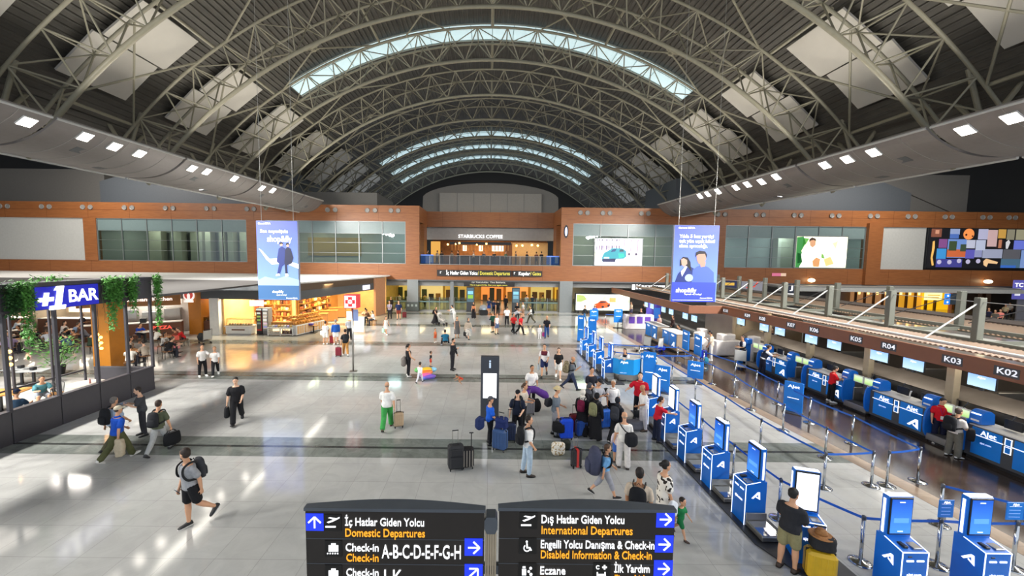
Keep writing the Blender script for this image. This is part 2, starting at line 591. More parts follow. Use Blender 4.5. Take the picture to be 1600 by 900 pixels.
# grey plant rooms behind the wall's top
m_blue = paint('61676d', 0.5)
m_pl = paint('75736f', 0.55)
m_pl2 = paint('8f8d88', 0.55)
struct('wall_plant', MB().box(-78, -46.5, 47, 56, 11.5, 16.2), m_pl)
struct('wall_plant', MB().prism([(-46.5, 46.4, 11.5), (-46.5, 46.4, 14.7), (-40.5, 46.4, 16.4), (-24, 46.4, 16.4), (-24, 46.4, 11.5)], (0, 9, 0)), m_blue)
struct('wall_plant', MB().box(-24, -14, 48, 56, 11.5, 14.0), m_pl)
struct('wall_plant', MB().prism([(22, 46.4, 11.5), (22, 46.4, 15.8), (44.5, 46.4, 16.4), (50, 46.4, 14.4), (50, 46.4, 11.5)], (0, 9, 0)), m_blue)
struct('wall_plant', MB().box(50, 57, 46.8, 56, 11.5, 16.5), m_pl)
struct('wall_plant', MB().prism([(57, 46.6, 11.5), (57, 46.6, 16.6), (44.5, 46.6, 16.6)], (0, 3, 0)), m_pl)
# the end wall behind the cafe, arched on top
arch = [(-9.5, 54, 11.5)]+[(9.5*math.sin(t), 54, 14.2+2.3*math.cos(t)) for t in [(-80+10*i)*PI/180 for i in range(17)]]+[(9.5, 54, 11.5)]
struct('wall_end', MB().prism(arch, (0, 1, 0)), m_pl)
struct('wall_end', MB().box(-7.0, 7.0, 53.5, 54, 11.5, 15.0), m_pl2)
for x in (-4.6, -2.3, 0, 2.3, 4.6):
    struct('wall_seam', MB().box(x-.02, x+.02, 53.48, 53.5, 11.5, 15.0), m_dgrey)
struct('wall_end', MB().box(-70, 70, 90, 90.5, 0, 40), paint('3a3836', .7))
for s in (-1, 1):
    struct('wall_side', MB().box(s*72, s*72.4, -8, 90, 0, 30), paint('3a3836', .7))

# ---- storey below the timber wall
struct('ceiling_lower', MB().box(-78, 78, D, 62, 3.45, 3.6), m_dgrey)
struct('wall_fascia', MB().box(-13, 24, D+0.6, D+0.75, 2.85, 3.45), m_grey)
for x0, x1 in ((-9.4, -8.15), (8.0, 9.45)):
    struct('wall_pillar', MB().box(x0, x1, D-0.05, D+1.1, 0, 3.6), m_alu)
struct('wall_pillar', MB().box(-4.5, -4.1, D-0.02, D+0.4, 0, 3.4), m_alu)
m_warm = M('cdae5c', .6, 0, .15, 1.5)
struct('wall_gates', MB().box(-16, 24, 57, 57.3, 0, 3.5), m_warm)
struct('wall_gates', MB().box(-13.5, -13.2, D+.4, 57, 0, 3.5), m_warm)
for x in (-9.5, -5, 0, 5, 9.5):
    lamp('gate_hall_light', (x, 50, 3.35), (x, 50.2, 0), 190, 2.0, (1, .80, .42), 6)
# ================================================================ ROOF
K = 17.2
RB = 1.75*K
ZC = EYE+K-RB
RT, RD = RB+2.0, RB+3.3
m_steel = M('8b8775', 0.45, 0.0, 0.05, 4)
m_gusset = M('95917f', 0.45, 0.0, 0.05, 4)
m_deck = M('56534d', 0.6, 0.0, 0.10, 1.5)
def arc(R, a, y=0.0):
    return V((R*math.sin(a), y, ZC+R*math.cos(a)))
# ribbed roof deck, ribs along the hall
deck = MB()
A0 = 51.5*PI/180
nrib = 150
ang = []
for i in range(nrib):
    a = -A0+2*A0*i/nrib
    st = 2*A0/nrib
    ang += [(a, RD), (a+st*0.62, RD), (a+st*0.72, RD-0.09), (a+st*0.90, RD-0.09)]
for y0, y1 in ((-6, 90),):
    vs = [arc(r, a, y) for y in (y0, y1) for a, r in ang]+[arc(r+0.25, a, y) for y in (y0, y1) for a, r in ang]
    n = len(ang)
    fs = [(i, i+1, n+i+1, n+i) for i in range(n-1)]+[(2*n+i, 3*n+i, 3*n+i+1, 2*n+i+1) for i in range(n-1)]
    deck.add(vs, fs)
struct('ceiling', deck, m_deck)
# flat roofs at both sides of the vault
for s in (-1, 1):
    struct('ceiling_side', MB().box(s*26, s*75, -6, 90, 20.5, 21), paint('3b3a38', .7))
m_sky = glow('c4dde2', .85)
m_skyframe = M('9ea39b', 0.4, 0.2, 0.03)
AS = 32.5*PI/180
for n, y0 in enumerate((34.85, 62.6, 69.7, 76.7)):
    wr = bpy.data.objects.new(f'window_{n+5}', None)
    COL.objects.link(wr)
    wr['kind'] = 'structure'
    p = MB()
    N = 40
    vs = [arc(RD-.16-dr, -AS+2*AS*i/N, y) for dr in (0, .04) for y in (y0, y0+2.3) for i in range(N+1)]
    q = N+1
    fs = [(i, i+1, q+i+1, q+i) for i in range(N)]+[(2*q+i, 3*q+i, 3*q+i+1, 2*q+i+1) for i in range(N)]
    p.add(vs, fs)
    obj('window_pane', p, m_sky, wr)
    fr = MB()
    for yy in (y0-.12, y0+.55, y0+2.4):
        fr.path([arc(RD-.24, -AS+2*AS*i/N, yy) for i in range(N+1)], 0.07 if yy != y0+.55 else .03, 6)
    for i in range(0, N+1, 2):
        a = -AS+2*AS*i/N
        fr.tube(arc(RD-.24, a, y0-.1), arc(RD-.24, a, y0+2.4), 0.025, 5)
    obj('window_frame', fr, m_skyframe, wr)

# ---- arched lattice trusses: one bottom chord, two top chords
NB = 24
AE = 53.5*PI/180
TY = [13.4+7.08*i for i in range(10)]
HW = 1.25
abot = [-AE+2*AE*i/NB for i in range(NB+1)]
atop = [-AE+2*AE*(i+.5)/NB for i in range(NB)]
def diag_ends():
    for i, a in enumerate(atop):
        for s in (-1, 1):
            t = arc(RT, a, s*HW)
            yield arc(RB, abot[i], 0), t
            yield arc(RB, abot[i+1], 0), t
def make_truss(label, y, detail):
    t = thing('roof_truss', label, 'roof truss', (0, y, 0), 0, 'arched steel trusses under the vault')
    obj('bottom_chord', MB().path([arc(RB, -AE+2*AE*i/60) for i in range(61)], .135, 10), m_steel, t, True)
    for s in (-1, 1):
        obj('top_chord', MB().path([arc(RT, -AE+2*AE*i/60, s*HW) for i in range(61)], .09, 8), m_steel, t, True)
    lac = MB()
    for i, a in enumerate(atop):
        lac.tube(arc(RT, a, -HW), arc(RT, a, HW), .05, 6, cap=False)
        if i < NB-1:
            s = 1 if i % 2 else -1
            lac.tube(arc(RT, a, -s*HW), arc(RT, atop[i+1], s*HW), .045, 6, cap=False)
    obj('lacing_lattice', lac, m_steel, t)
    if detail:
        for p, q in diag_ends():
            obj('diagonal', MB().tube(p, q, .05, 7), m_steel, t)
    else:
        w = MB()
        for p, q in diag_ends():
            w.tube(p, q, .05, 5, cap=False)
        obj('web_lattice', w, m_steel, t)
    return t
TL = ['arched steel roof truss nearest overhead, only its lower ends show', 'second arched roof truss, before the tilted white panels nearest the viewer',
      'third arched roof truss, between the two largest pairs of white roof panels', 'arched roof truss running right under the bright first skylight strip',
      'arched roof truss just beyond the first skylight strip']
near = make_truss(TL[0], TY[0], True)
for i in range(1, 5):
    dup(near, (0, TY[i], 0), 0, TL[i])
far = make_truss('arched roof truss seen above the timber wall, third short of the far skylights', TY[5], False)
for i in range(6, 10):
    dup(far, (0, TY[i], 0), 0, ['', 'arched roof truss seen above the timber wall, second short of the far skylights', 'arched roof truss at the nearer of the far skylight strips', 'arched roof truss at the middle one of the far skylight strips', 'arched roof truss at the last of the far skylight strips'][i-5])
# ---- bracing between the trusses: purlins, crossed braces, star gussets
def make_bracing(label, y):
    t = thing('roof_bracing', label, 'roof bracing', (0, y, 0), 0, 'bracing between the roof trusses')
    L = 7.08
    P = [-48, -34.5, -17, 0, 17, 34.5, 48]
    RP = RT+.12
    for a in P:
        a *= PI/180
        obj('purlin', MB().tube(arc(RP, a, HW), arc(RP, a, L-HW), .10 if a else .13, 8), m_steel, t)
    for a, b in ((-48, -37), (-13, -7), (7, 13), (37, 48)):
        a *= PI/180
        b *= PI/180
        obj('brace', MB().tube(arc(RT, a, HW), arc(RT, b, L-HW), .062, 6), m_steel, t)
        obj('brace', MB().tube(arc(RT, b, HW), arc(RT, a, L-HW), .062, 6), m_steel, t)
    for a, b in ((-33, -18), (18, 33)):
        a *= PI/180
        b *= PI/180
        c = arc(RP-.05, (a+b)/2, L/2)
        for e in (a, b):
            for yy in (HW, L-HW):
                obj('brace', MB().tube(arc(RT, e, yy), c, .062, 6), m_steel, t)
        g = MB()
        d = arc(1, (a+b)/2)-V((0, 0, ZC))
        tx = V((d.z, 0, -d.x))
        st = []
        for i in range(16):
            th = 2*PI*i/16
            r = .42 if i % 4 in (2,) else (.26 if i % 2 == 0 else .30)
            st.append(c-d*.04+tx*math.cos(th)*r+V((0, 1, 0))*math.sin(th)*r)
        g.prism(st, d*.09)
        g.tube(c-d*.2, c+d*.2, .12, 10)
        obj('gusset', g, m_gusset, t)
    return t
BL = ['tube bracing between the two roof trusses nearest overhead', 'tube bracing in the bay with the largest whole white roof panels', 'tube bracing in the roof bay just before the first skylight strip',
      'tube bracing in the roof bay that holds the first skylight strip', 'tube bracing of the roof bay straight above the timber wall', 'tube bracing of the first roof bay past the timber wall',
      'tube bracing of the second roof bay past the timber wall', 'tube bracing of the third roof bay past the timber wall', 'tube bracing of the farthest visible roof bay']
b0 = make_bracing(BL[0], TY[0])
for i in range(1, 9):
    dup(b0, (0, TY[i], 0), 0, BL[i])
# ---- white acoustic panels hung under the deck, a staggered pair on either side of every bay
m_panel = M('c9c5bc', 0.6, 0, 0.02, 2)
def panel(s, y, lab, big=1.0):
    for k, (a0, a1, y0, y1) in enumerate(((35.5, 40.6, 1.0, 5.0), (40.75, 46.0, .55, 4.55))):
        p = MB()
        pts = []
        a0 *= PI/180
        a1 *= PI/180
        R0 = RD-.5
        d = arc(1, (a0+a1)/2)-V((0, 0, ZC))
        q = [arc(R0, a0, y0), arc(R0, a1, y0), arc(R0, a1, y1), arc(R0, a0, y1)]
        p.prism([V((s*v.x, v.y, v.z)) for v in q], (s*d.x*.12, 0, d.z*.12))
        o = obj('roof_panel', p, m_panel)
        o.location.y = y
        tag(o, f'white roof panel, {("higher", "lower")[k]} of the pair {lab}', 'roof panel', 'white panels under the roof deck')
SD = {-1: 'left', 1: 'right'}
WH = ['nearest the viewer', 'second nearest the viewer', 'third from the viewer', 'fourth from the viewer', 'fifth from the viewer', 'over the timber wall', 'first past timber wall', 'second past timber wall']
for s in (-1, 1):
    for i in range(8):
        panel(s, TY[0]+7.08*i+.6, f'{WH[i]}, {SD[s]} side of the vault')
# ---- the curved metal ceiling wings with their lamps
m_wing = M('817c79', 0.45, 0.35, 0.03, 5)
m_lampface = glow('fff6ea', 14)
m_joint = M('a5a19b', .4, .3, .02)
ZI, ZO = 12.25, 11.0
XIf = lambda y: 20.3-.06*(y-15)
XOf = lambda y: 24.9-.125*(y-15)
def wing_pt(s, u, y):
    "u 0 at the inner edge, 1 at the outer edge; the wing sags between"
    sag = 0.55*math.sin(PI*u**0.8)
    return V((s*(XIf(y)+(XOf(y)-XIf(y))*u), y, ZI+(ZO-ZI)*u-sag))
def wing(s, y0, y1, lab):
    t = thing('ceiling_wing', lab, 'ceiling wing', (0, 0, 0), 0, 'curved metal ceiling wings')
    N = 16
    vs = []
    for dz in (0, .12):
        for y in (y0, y1):
            vs += [wing_pt(s, i/N, y)+V((0, 0, dz)) for i in range(N+1)]
    q = N+1
    fs = []
    for i in range(N):
        fs += [(i, i+1, q+i+1, q+i), (2*q+i, 3*q+i, 3*q+i+1, 2*q+i+1), (i, 2*q+i, 2*q+i+1, i+1), (q+i, q+i+1, 3*q+i+1, 3*q+i)]
    fs += [(0, q, 3*q, 2*q), (N, 2*q+N, 3*q+N, q+N)]
    obj('metal_skin', MB().add(vs, fs), m_wing, t, False)
    jm = MB()
    k = y0+1.15
    while k < y1-.3:
        jm.path([wing_pt(s, i/N, k)+V((0, 0, -.008)) for i in range(N+1)], .012, 4)
        k += 1.15
    obj('joint_trim', jm, m_joint, t)
    lip = MB()
    lip.path([wing_pt(s, 1.0, y0), wing_pt(s, 1.0, y1)], .09, 8)
    obj('edge_lip', lip, m_lgrey, t)
    obj('edge_lip', MB().path([wing_pt(s, 0.0, y0), wing_pt(s, 0.0, y1)], .06, 8), m_lgrey, t)
    for uu, yy in ((.25, y0+1.7), (.62, y0+4.1)):
        c = wing_pt(s, uu, yy)
        e = wing_pt(s, uu+.1, yy)
        n = (wing_pt(s, uu+.02, yy)-c).normalized().cross(V((0, 1, 0)))
        if n.z > 0: n = -n
        obj('access_hatch', MB().prism([c+n*.005, e+n*.005, e+n*.005+V((0, .5, 0)), c+n*.005+V((0, .5, 0))], n*.012), m_dgrey, t)
    return t
GAPS = [-3.0, 4.05, 11.1, 18.2, 25.3, 32.35, 39.4, 43.4]
ORD = ['behind and above the viewer', 'nearest overhead', 'second from the viewer', 'third from the viewer', 'fourth from the viewer', 'fifth from the viewer', 'last before the timber wall']
for s in (-1, 1):
    for i in range(len(GAPS)-1):
        if i == 0: continue
        wing(s, GAPS[i]+.09, GAPS[i+1]-.09, f'{SD[s]} curved grey metal ceiling wing section, {ORD[i]}')
def on_wing(px, py, s):
    best = None
    for i in range(61):
        u = i/60*.96+.02
        p = wing_pt(s, u, 25)
        for _ in range(6):
            q = aX(px, py, p.x)
            p = wing_pt(s, u, q.y)
        e = abs(q.z-p.z)
        if best is None or e < best[0]:
            best = (e, u, q.y)
    return best[1], best[2]
lamp0 = None
LPX = [(-1, a) for a in ((42, 189), (133, 214), (179, 228), (218, 239), (300, 262), (323, 268), (366, 279), (409, 293), (426, 297))]
LPX += [(1, a) for a in ((1582, 184), (1508, 202), (1365, 238), (1324, 248), (1289, 257), (1213, 276), (1190, 283), (1168, 287), (1150, 292), (1122, 299), (1106, 302), (1094, 306))]
cnt = {-1: 0, 1: 0}
for s, (px, py) in LPX:
    u, y = on_wing(px, py, s)
    c = wing_pt(s, u, y)
    tdir = (wing_pt(s, min(u+.03, 1), y)-wing_pt(s, max(u-.03, 0), y)).normalized()
    if lamp0 is None:
        lamp0 = thing('ceiling_lamp', '', 'ceiling lamp', (0, 0, 0), 0, 'square lamps in the ceiling wings')
        obj('housing', MB().box(-.28, .28, -.28, .28, -.02, .06, .01), m_white, lamp0)
        obj('diffuser', MB().box(-.25, .25, -.25, .25, -.032, -.018), m_lampface, lamp0)
        t = lamp0
    else:
        t = dup(lamp0)
    cnt[s] += 1
    t['label'] = f'bright square lamp in the {SD[s]} ceiling wing, {["", "first", "second", "third", "fourth", "fifth", "sixth", "seventh", "eighth", "ninth", "tenth", "eleventh", "twelfth"][cnt[s]]} from the viewer'
    t.location = c+V((0, 0, -.03))
    t.rotation_euler = (0, -math.atan2(tdir.z, tdir.x) if s > 0 else -math.atan2(-tdir.z, -tdir.x), 0)
# ---- posts and struts that carry the vault beyond the wings
ORD2 = ['first', 'second', 'third', 'fourth', 'fifth']
post0 = {}
for s in (-1, 1):
    struct('beam_side', MB().box(s*25.2, s*25.8, -6, 43.6, 11.75, 12.2), m_dgrey)
for s in (-1, 1):
    for i in range(5):
        lab = f'slanting steel tube support beyond the {SD[s]} ceiling wing, {ORD2[i]} from the viewer'
        if s not in post0:
            t = thing('roof_support', lab, 'roof support', (0, TY[i], 0), 0, 'steel supports at the sides of the vault')
            for x0, z0, x1, z1, y1 in ((25.5, 12.2, 25.5, 13.5, 0), (25.5, 13, 24.4, 16.0, 0), (25.5, 13, 27.3, 14.5, 0), (25.5, 13, 25.5, 17.6, 3.4), (25.5, 13, 25.5, 17.6, -3.4), (25.5, 13, 29.5, 20.5, 0), (25.5, 13, 33, 20.5, 2.5), (25.5, 13, 33, 20.5, -2.5)):
                obj('column_shaft' if z0 == 12.2 else 'strut', MB().tube((s*x0, 0, z0), (s*x1, y1, z1), .3 if z0 == 12.2 else .12, 10), m_steel, t)
            obj('node_plate', MB().ball((s*25.5, 0, 13.2), .42, .42, .3), m_gusset, t, True)
            post0[s] = t
        else:
            dup(post0[s], (0, TY[i], 0), 0, lab)
# flat space-frame trusses over the side aisles
def side_truss(s, y, lab):
    t = thing('side_roof_truss', lab, 'roof truss', (0, y, 0), 0, 'flat lattice trusses over the side aisles')
    xs = [26+2.4*i for i in range(18)]
    zb = lambda x: 16.4+.10*(x-26)
    obj('bottom_chord', MB().tube((s*26, 0, zb(26)), (s*67, 0, zb(67)), .13, 8), m_steel, t)
    obj('top_chord', MB().tube((s*26, 0, 20.3), (s*67, 0, 20.3), .12, 8), m_steel, t)
    w = MB()
    for i, x in enumerate(xs):
        w.tube((s*x, 0, zb(x)), (s*(x+1.2), 0, 20.3), .06, 5, cap=False)
        w.tube((s*(x+2.4), 0, zb(x+2.4)), (s*(x+1.2), 0, 20.3), .06, 5, cap=False)
        w.tube((s*x, 0, zb(x)), (s*(x+2.4), 7.08, 20.3), .05, 5, cap=False)
        w.tube((s*x, 7.08, zb(x)), (s*(x+2.4), 0, 20.3), .05, 5, cap=False)
    obj('web_lattice', w, m_steel, t)
    return t
for s in (-1, 1):
    t0 = side_truss(s, TY[0]+1, f'flat lattice truss over the {SD[s]} side aisle, nearest the viewer')
    for i in range(1, 5):
        dup(t0, (0, TY[i]+1, 0), 0, f'flat lattice truss over the {SD[s]} side aisle, {ORD2[i]} from the viewer')
# ================================================================ SIGNS, BANNERS, CHECK-IN
def bo(name, par, mat, x0, x1, y0, y1, z0, z1, b=0.0, label=None):
    return obj(name, MB().box(x0, x1, y0, y1, z0, z1, b), mat, par, False, label)
FIT = []
def ftext(name, s, size, mat, par, loc, width=None, **kw):
    o = text(name, s, size, mat, par, loc, **kw)
    if width:
        FIT.append((o, width))
    return o
m_blue1 = M('156ed0', 0.35, 0, 0.04, 3)
m_blue2 = M('1a7cd8', 0.4, 0, 0.04, 3)
m_strip = glow('e6eeff', 1.7)
m_wlet = glow('ffffff', 1.0)
m_ylet = glow('f2a52a', 0.9)
m_chrome = M('c9cbcc', 0.12, 1.0, 0.02)
m_steelp = M('a9a7a2', 0.28, 0.85, 0.06, 3)
m_char = paint('47494d', 0.45)
m_signblk = M('2b2622', 0.25, 0, 0.1, 2)
m_icon = M('15120f', 0.35)
m_signblue = glow('1d36d8', 0.85)
m_darkcap = M('5b6066', 0.3, 0.3)

# ---- the double direction sign on its post, in front of the viewer
S = 4.0
sg = thing('direction_sign', 'black two-panel direction sign on a ribbed post in the middle below the viewer', 'direction sign', (0.045, S, 0))
def sp(px, py, dy=0.0):
    p = aY(px, py, S)
    return V((p.x-0.045, dy, p.z))
post = MB()
for k in range(5):
    post.box(-.062+k*.026, -.042+k*.026, .02, .13, 0, 3.03)
post.box(-.058, .058, .03, .12, 0, 3.03)
obj('post', post, M('b5a58c', .4, .3), sg)
capm = MB()
capm.prism([(-.072, 0, 3.05), (-.045, 0, 2.99), (.045, 0, 2.99), (.072, 0, 3.05), (.072, 0, 3.14), (.05, 0, 3.18), (-.05, 0, 3.18), (-.072, 0, 3.14)], (0, .15, 0))
obj('post_cap', capm, m_darkcap, sg)
bo('foot_plate', sg, m_darkcap, -.25, .25, -.1, .3, 0, .03, .01)
for nm, xa, xb in (('left', 477, 757), ('right', 780, 1055)):
    x0, x1 = sp(xa, 800).x, sp(xb, 800).x
    zt = sp((xa+xb)/2, 799).z
    zb = 2.02
    back = lambda t: .05+.10*math.sin(PI*t)
    pts = [(x0, 0, zb), (x1, 0, zb)]+[(x1+(x0-x1)*t, back(t), zb) for t in [i/12 for i in range(13)]]
    panel_o = obj('sign_panel', MB().prism(pts, (0, 0, zt-zb)), m_signblk, sg)
    pts = [(x0-.012, -.012, zt), (x1+.012, -.012, zt)]+[(x1+.012+(x0-x1-.024)*t, back(t)+.015, zt) for t in [i/12 for i in range(13)]]
    obj('panel_cap', MB().prism(pts, (0, 0, .035)), m_darkcap, panel_o)
    for j, py in enumerate((841, 880, 919)):
        zz = sp(xa, py).z
        bo('row_seam', panel_o, m_darkcap, x0, x1, -.003, .002, zz-.003, zz+.003)
    bo('arm', sg, m_darkcap, (x1 if nm == 'left' else -.03), (.03 if nm == 'left' else x0), .03, .09, 2.5, 2.6)
    for (a, b, lst) in ():
        pass
def sbox(px0, px1, py0, py1, mat, name):
    a, b = sp(px0, py0), sp(px1, py1)
    return bo(name, sg, mat, a.x, b.x, -.006, .001, b.z, a.z)
def arrow(cx, cy, ang, r=.068):
    c = sp(cx, cy)
    m = MB()
    u = V((math.cos(ang), 0, math.sin(ang)))
    n = V((-math.sin(ang), 0, math.cos(ang)))
    def bar(p, q, wd):
        d = (q-p).normalized()
        s = V((-d.z, 0, d.x))*wd/2
        m.prism([p+s, q+s, q-s, p-s], (0, -.004, 0))
    o = c+V((0, -.007, 0))
    bar(o-u*r*.9, o+u*r*.9, .018)
    bar(o+u*r*.98, o+u*r*.98-u*.068+n*.068, .018)
    bar(o+u*r*.98, o+u*r*.98-u*.068-n*.068, .018)
    obj('arrow', m, m_wlet, sg)
for px0, px1, py0, py1, cx, cy, an in ((478, 506, 802, 829, 492, 816, PI/2), (726, 754, 841, 868, 740, 855, 0), (726, 754, 881, 908, 740, 894, PI/4),
                                       (1026, 1053, 797, 824, 1039, 811, 0), (1024, 1051, 836, 863, 1037, 850, 0), (1022, 1050, 875, 902, 1036, 888, 0)):
    sbox(px0, px1, py0, py1, m_signblue, 'arrow_field')
    arrow(cx, cy, an)
for px0, px1, py0, py1 in ((507, 534, 803, 829), (508, 535, 844, 869), (508, 535, 882, 908), (812, 839, 800, 826), (811, 838, 840, 865), (810, 838, 879, 905), (927, 953, 879, 905)):
    sbox(px0, px1, py0, py1, m_icon, 'icon_field')
def icon(name, shapes):
    m = MB()
    for pts in shapes:
        m.prism([sp(a, b, -.007) for a, b in pts], (0, -.003, 0))
    obj(name, m, m_wlet, sg)
def rect(a, b, c, d):
    return [(a, b), (c, b), (c, d), (a, d)]
def circ(cx, cy, r, n=14):
    return [(cx+r*math.cos(2*PI*i/n), cy+r*math.sin(2*PI*i/n)) for i in range(n)]
for ox, oy in ((0, 0), (305, -2.5)):
    icon('plane_icon', [[(511+ox, 815+oy), (522+ox, 811+oy), (513+ox, 808.5+oy), (516+ox, 807.5+oy), (526+ox, 809+oy), (531+ox, 807+oy), (531+ox, 809+oy), (520+ox, 814.5+oy), (514+ox, 816.5+oy)], rect(509+ox, 821+oy, 525+ox, 823.5+oy)])
for oy in (0, 39.5):
    icon('baggage_icon', [rect(514, 851+oy, 529, 861+oy), rect(518, 848+oy, 525, 851+oy)]+[circ(512.5+i*3.9, 864+oy, 1.2, 8) for i in range(5)])
def ring(cx, cy, r, w, a0, a1, n=18):
    a = [a0+(a1-a0)*i/n for i in range(n+1)]
    return [(cx+r*math.cos(t), cy+r*math.sin(t)) for t in a]+[(cx+(r-w)*math.cos(t), cy+(r-w)*math.sin(t)) for t in a[::-1]]
icon('wheelchair_icon', [circ(823, 845.5, 1.7), [(822, 848), (824.3, 848), (825, 854), (828.5, 854), (831, 859), (829, 860), (827, 856), (822.4, 856)], ring(823.3, 855.5, 5.6, 1.6, .2, 4.1)])
icon('medicine_icon', [rect(815.5, 888, 822, 898), rect(816.5, 884, 821, 886.8), circ(829, 887, 2.2), circ(826, 892, 2), circ(829.5, 896.5, 2.4)])
icon('first_aid_icon', [ring(934, 885.5, 3.2, 1.3, .7, 5.6), rect(943, 882, 945.6, 889), rect(940.6, 884.3, 948, 886.7), rect(932, 893, 934, 901), rect(934, 896, 946, 899), rect(944, 893, 946, 901)])
def sgt(s, px, py, px1, hpx, mat):
    p = sp(px, py, -.008)
    wd = sp(px1, py).x-p.x
    ftext('lettering', s, hpx/90*.84, mat, sg, p, wd, bold=.004)
sgt('İç Hatlar Giden Yolcu', 539, 815, 662, 14, m_wlet)
sgt('Domestic Departures', 539, 832, 663, 14, m_ylet)
sgt('Check-in', 540, 855, 591, 13.5, m_wlet)
sgt('Check-in', 541, 871, 591, 13.5, m_ylet)
sgt('A-B-C-D-E-F-G-H', 597, 862, 720, 24, m_wlet)
sgt('Check-in', 541, 894, 591, 13.5, m_wlet)
sgt('Check-in', 541, 910, 591, 13.5, m_ylet)
sgt('J-K', 599, 901, 630, 24, m_wlet)
sgt('Dış Hatlar Giden Yolcu', 845, 811, 974, 14, m_wlet)
sgt('International Departures', 845, 828, 987, 14, m_ylet)
sgt('Engelli Yolcu Danışma & Check-in', 844, 850, 1021, 14, m_wlet)
sgt('Disabled Information & Check-in', 844, 866, 1017, 14, m_ylet)
sgt('Eczane', 843, 891, 882, 14, m_wlet)
sgt('Pharmacy', 843, 907, 896, 14, m_ylet)
sgt('İlk Yardım', 959, 888, 1014, 14, m_wlet)
sgt('First Aid', 959, 904, 1005, 14, m_ylet)

# ---- two big hanging advertising banners
m_edge = M('9aa6c0', 0.3, 0.2)
def banner(name, label, px0, px1, py0, py1, art, Y=22.0):
    a, b = aY(px0, py0, Y), aY(px1, py1, Y)
    w_, h_ = b.x-a.x, a.z-b.z
    t = thing(name, label, 'advertising banner', (a.x, Y, b.z), 0, 'hanging advertising banners')
    bo('light_box', t, m_edge, -.02, w_+.02, .01, .22, -.02, h_+.02, .02)
    obj('printed_sheet', MB().box(0, w_, 0, .012, 0, h_), grad('7fa0e6', '3a4bc4', 0, h_, .75), t)
    for x in (.25, w_-.25):
        obj('hanging_cable', MB().tube((x, .1, h_), (x, .1, 25.0-b.z-abs(a.x)*.10), .012, 5), M('b0b0aa', .4, .6), t)
    P = lambda px, py, l=1: V(((px-px0)/(px1-px0)*w_, -.003*l, (py1-py)/(py1-py0)*h_))
    art(t, P, w_, h_)
    return t
def shape(t, P, name, mat, pts, l=1, label=None):
    return obj(name, MB().prism([P(a, b, l) for a, b in pts], (0, -.003, 0)), mat, t, False, label)
k_w = glow('f2f4ff', .85)
k_navy = glow('1c2f74', .5)
k_dark = glow('10183c', .4)
k_mid = glow('4a63b8', .6)
k_skin = glow('c79a86', .6)
k_skin2 = glow('b58a78', .55)
k_hair = glow('16141c', .3)
k_teal = glow('35608f', .6)
def artL(t, P, w_, h_):
    shape(t, P, 'teal_foot', k_teal, rect(400, 446, 468, 468))
    shape(t, P, 'cloud_haze', glow('8fb2ea', .7), [(400, 438), (412, 432), (430, 436), (446, 431), (468, 437), (468, 446), (400, 446)])
    shape(t, P, 'wing_print', k_w, [(403, 388), (407, 390), (420, 404), (436, 403), (468, 412), (468, 419), (446, 411), (424, 413), (415, 405)], 2)
    # the couple sitting on the wing
    shape(t, P, 'figure_print', k_navy, [(436, 388), (441, 384), (446, 387), (449, 400), (455, 404), (441, 416), (437, 428), (432, 429), (436, 412), (432, 408)], 3)
    shape(t, P, 'figure_print', k_dark, [(447, 388), (451, 385), (456, 388), (460, 402), (457, 411), (449, 414), (450, 428), (446, 429), (445, 408)], 4)
    for x, y in ((440.5, 381), (451, 382)):
        shape(t, P, 'face_print', k_skin, circ(x, y+.6, 2.6, 10), 5)
        shape(t, P, 'hair_print', k_hair, [(x-3, y+1), (x-2.5, y-2.5), (x, y-3.6), (x+2.6, y-2.4), (x+2.9, y), (x, y-1)], 6)
    shape(t, P, 'shoe_print', k_w, [(431, 428), (436, 427), (437, 430), (430, 431)], 5)
    shape(t, P, 'shoe_print', k_w, [(446, 427), (450, 427), (451, 431), (446, 432)], 5)
    tx = lambda s, a, y, b, hp, m=m_wlet, bold=0: ftext('lettering', s, hp/(469-345)*h_*1.25, m, t, P(a, y, 3), (b-a)/68*w_, bold=bold)
    tx('Garanti BBVA', 403, 349, 424, 3, bold=.02)
    tx('Sen neymişsin', 406, 361, 452, 6, bold=.02)
    tx('shop&fly', 417, 373, 458, 11, bold=.012)
    tx('shop&fly', 423, 456, 442, 5)
    tx('uçmak ne kolay!', 430, 461, 447, 2.4)
    tx('Garanti BBVA', 446, 466, 465, 2.6)
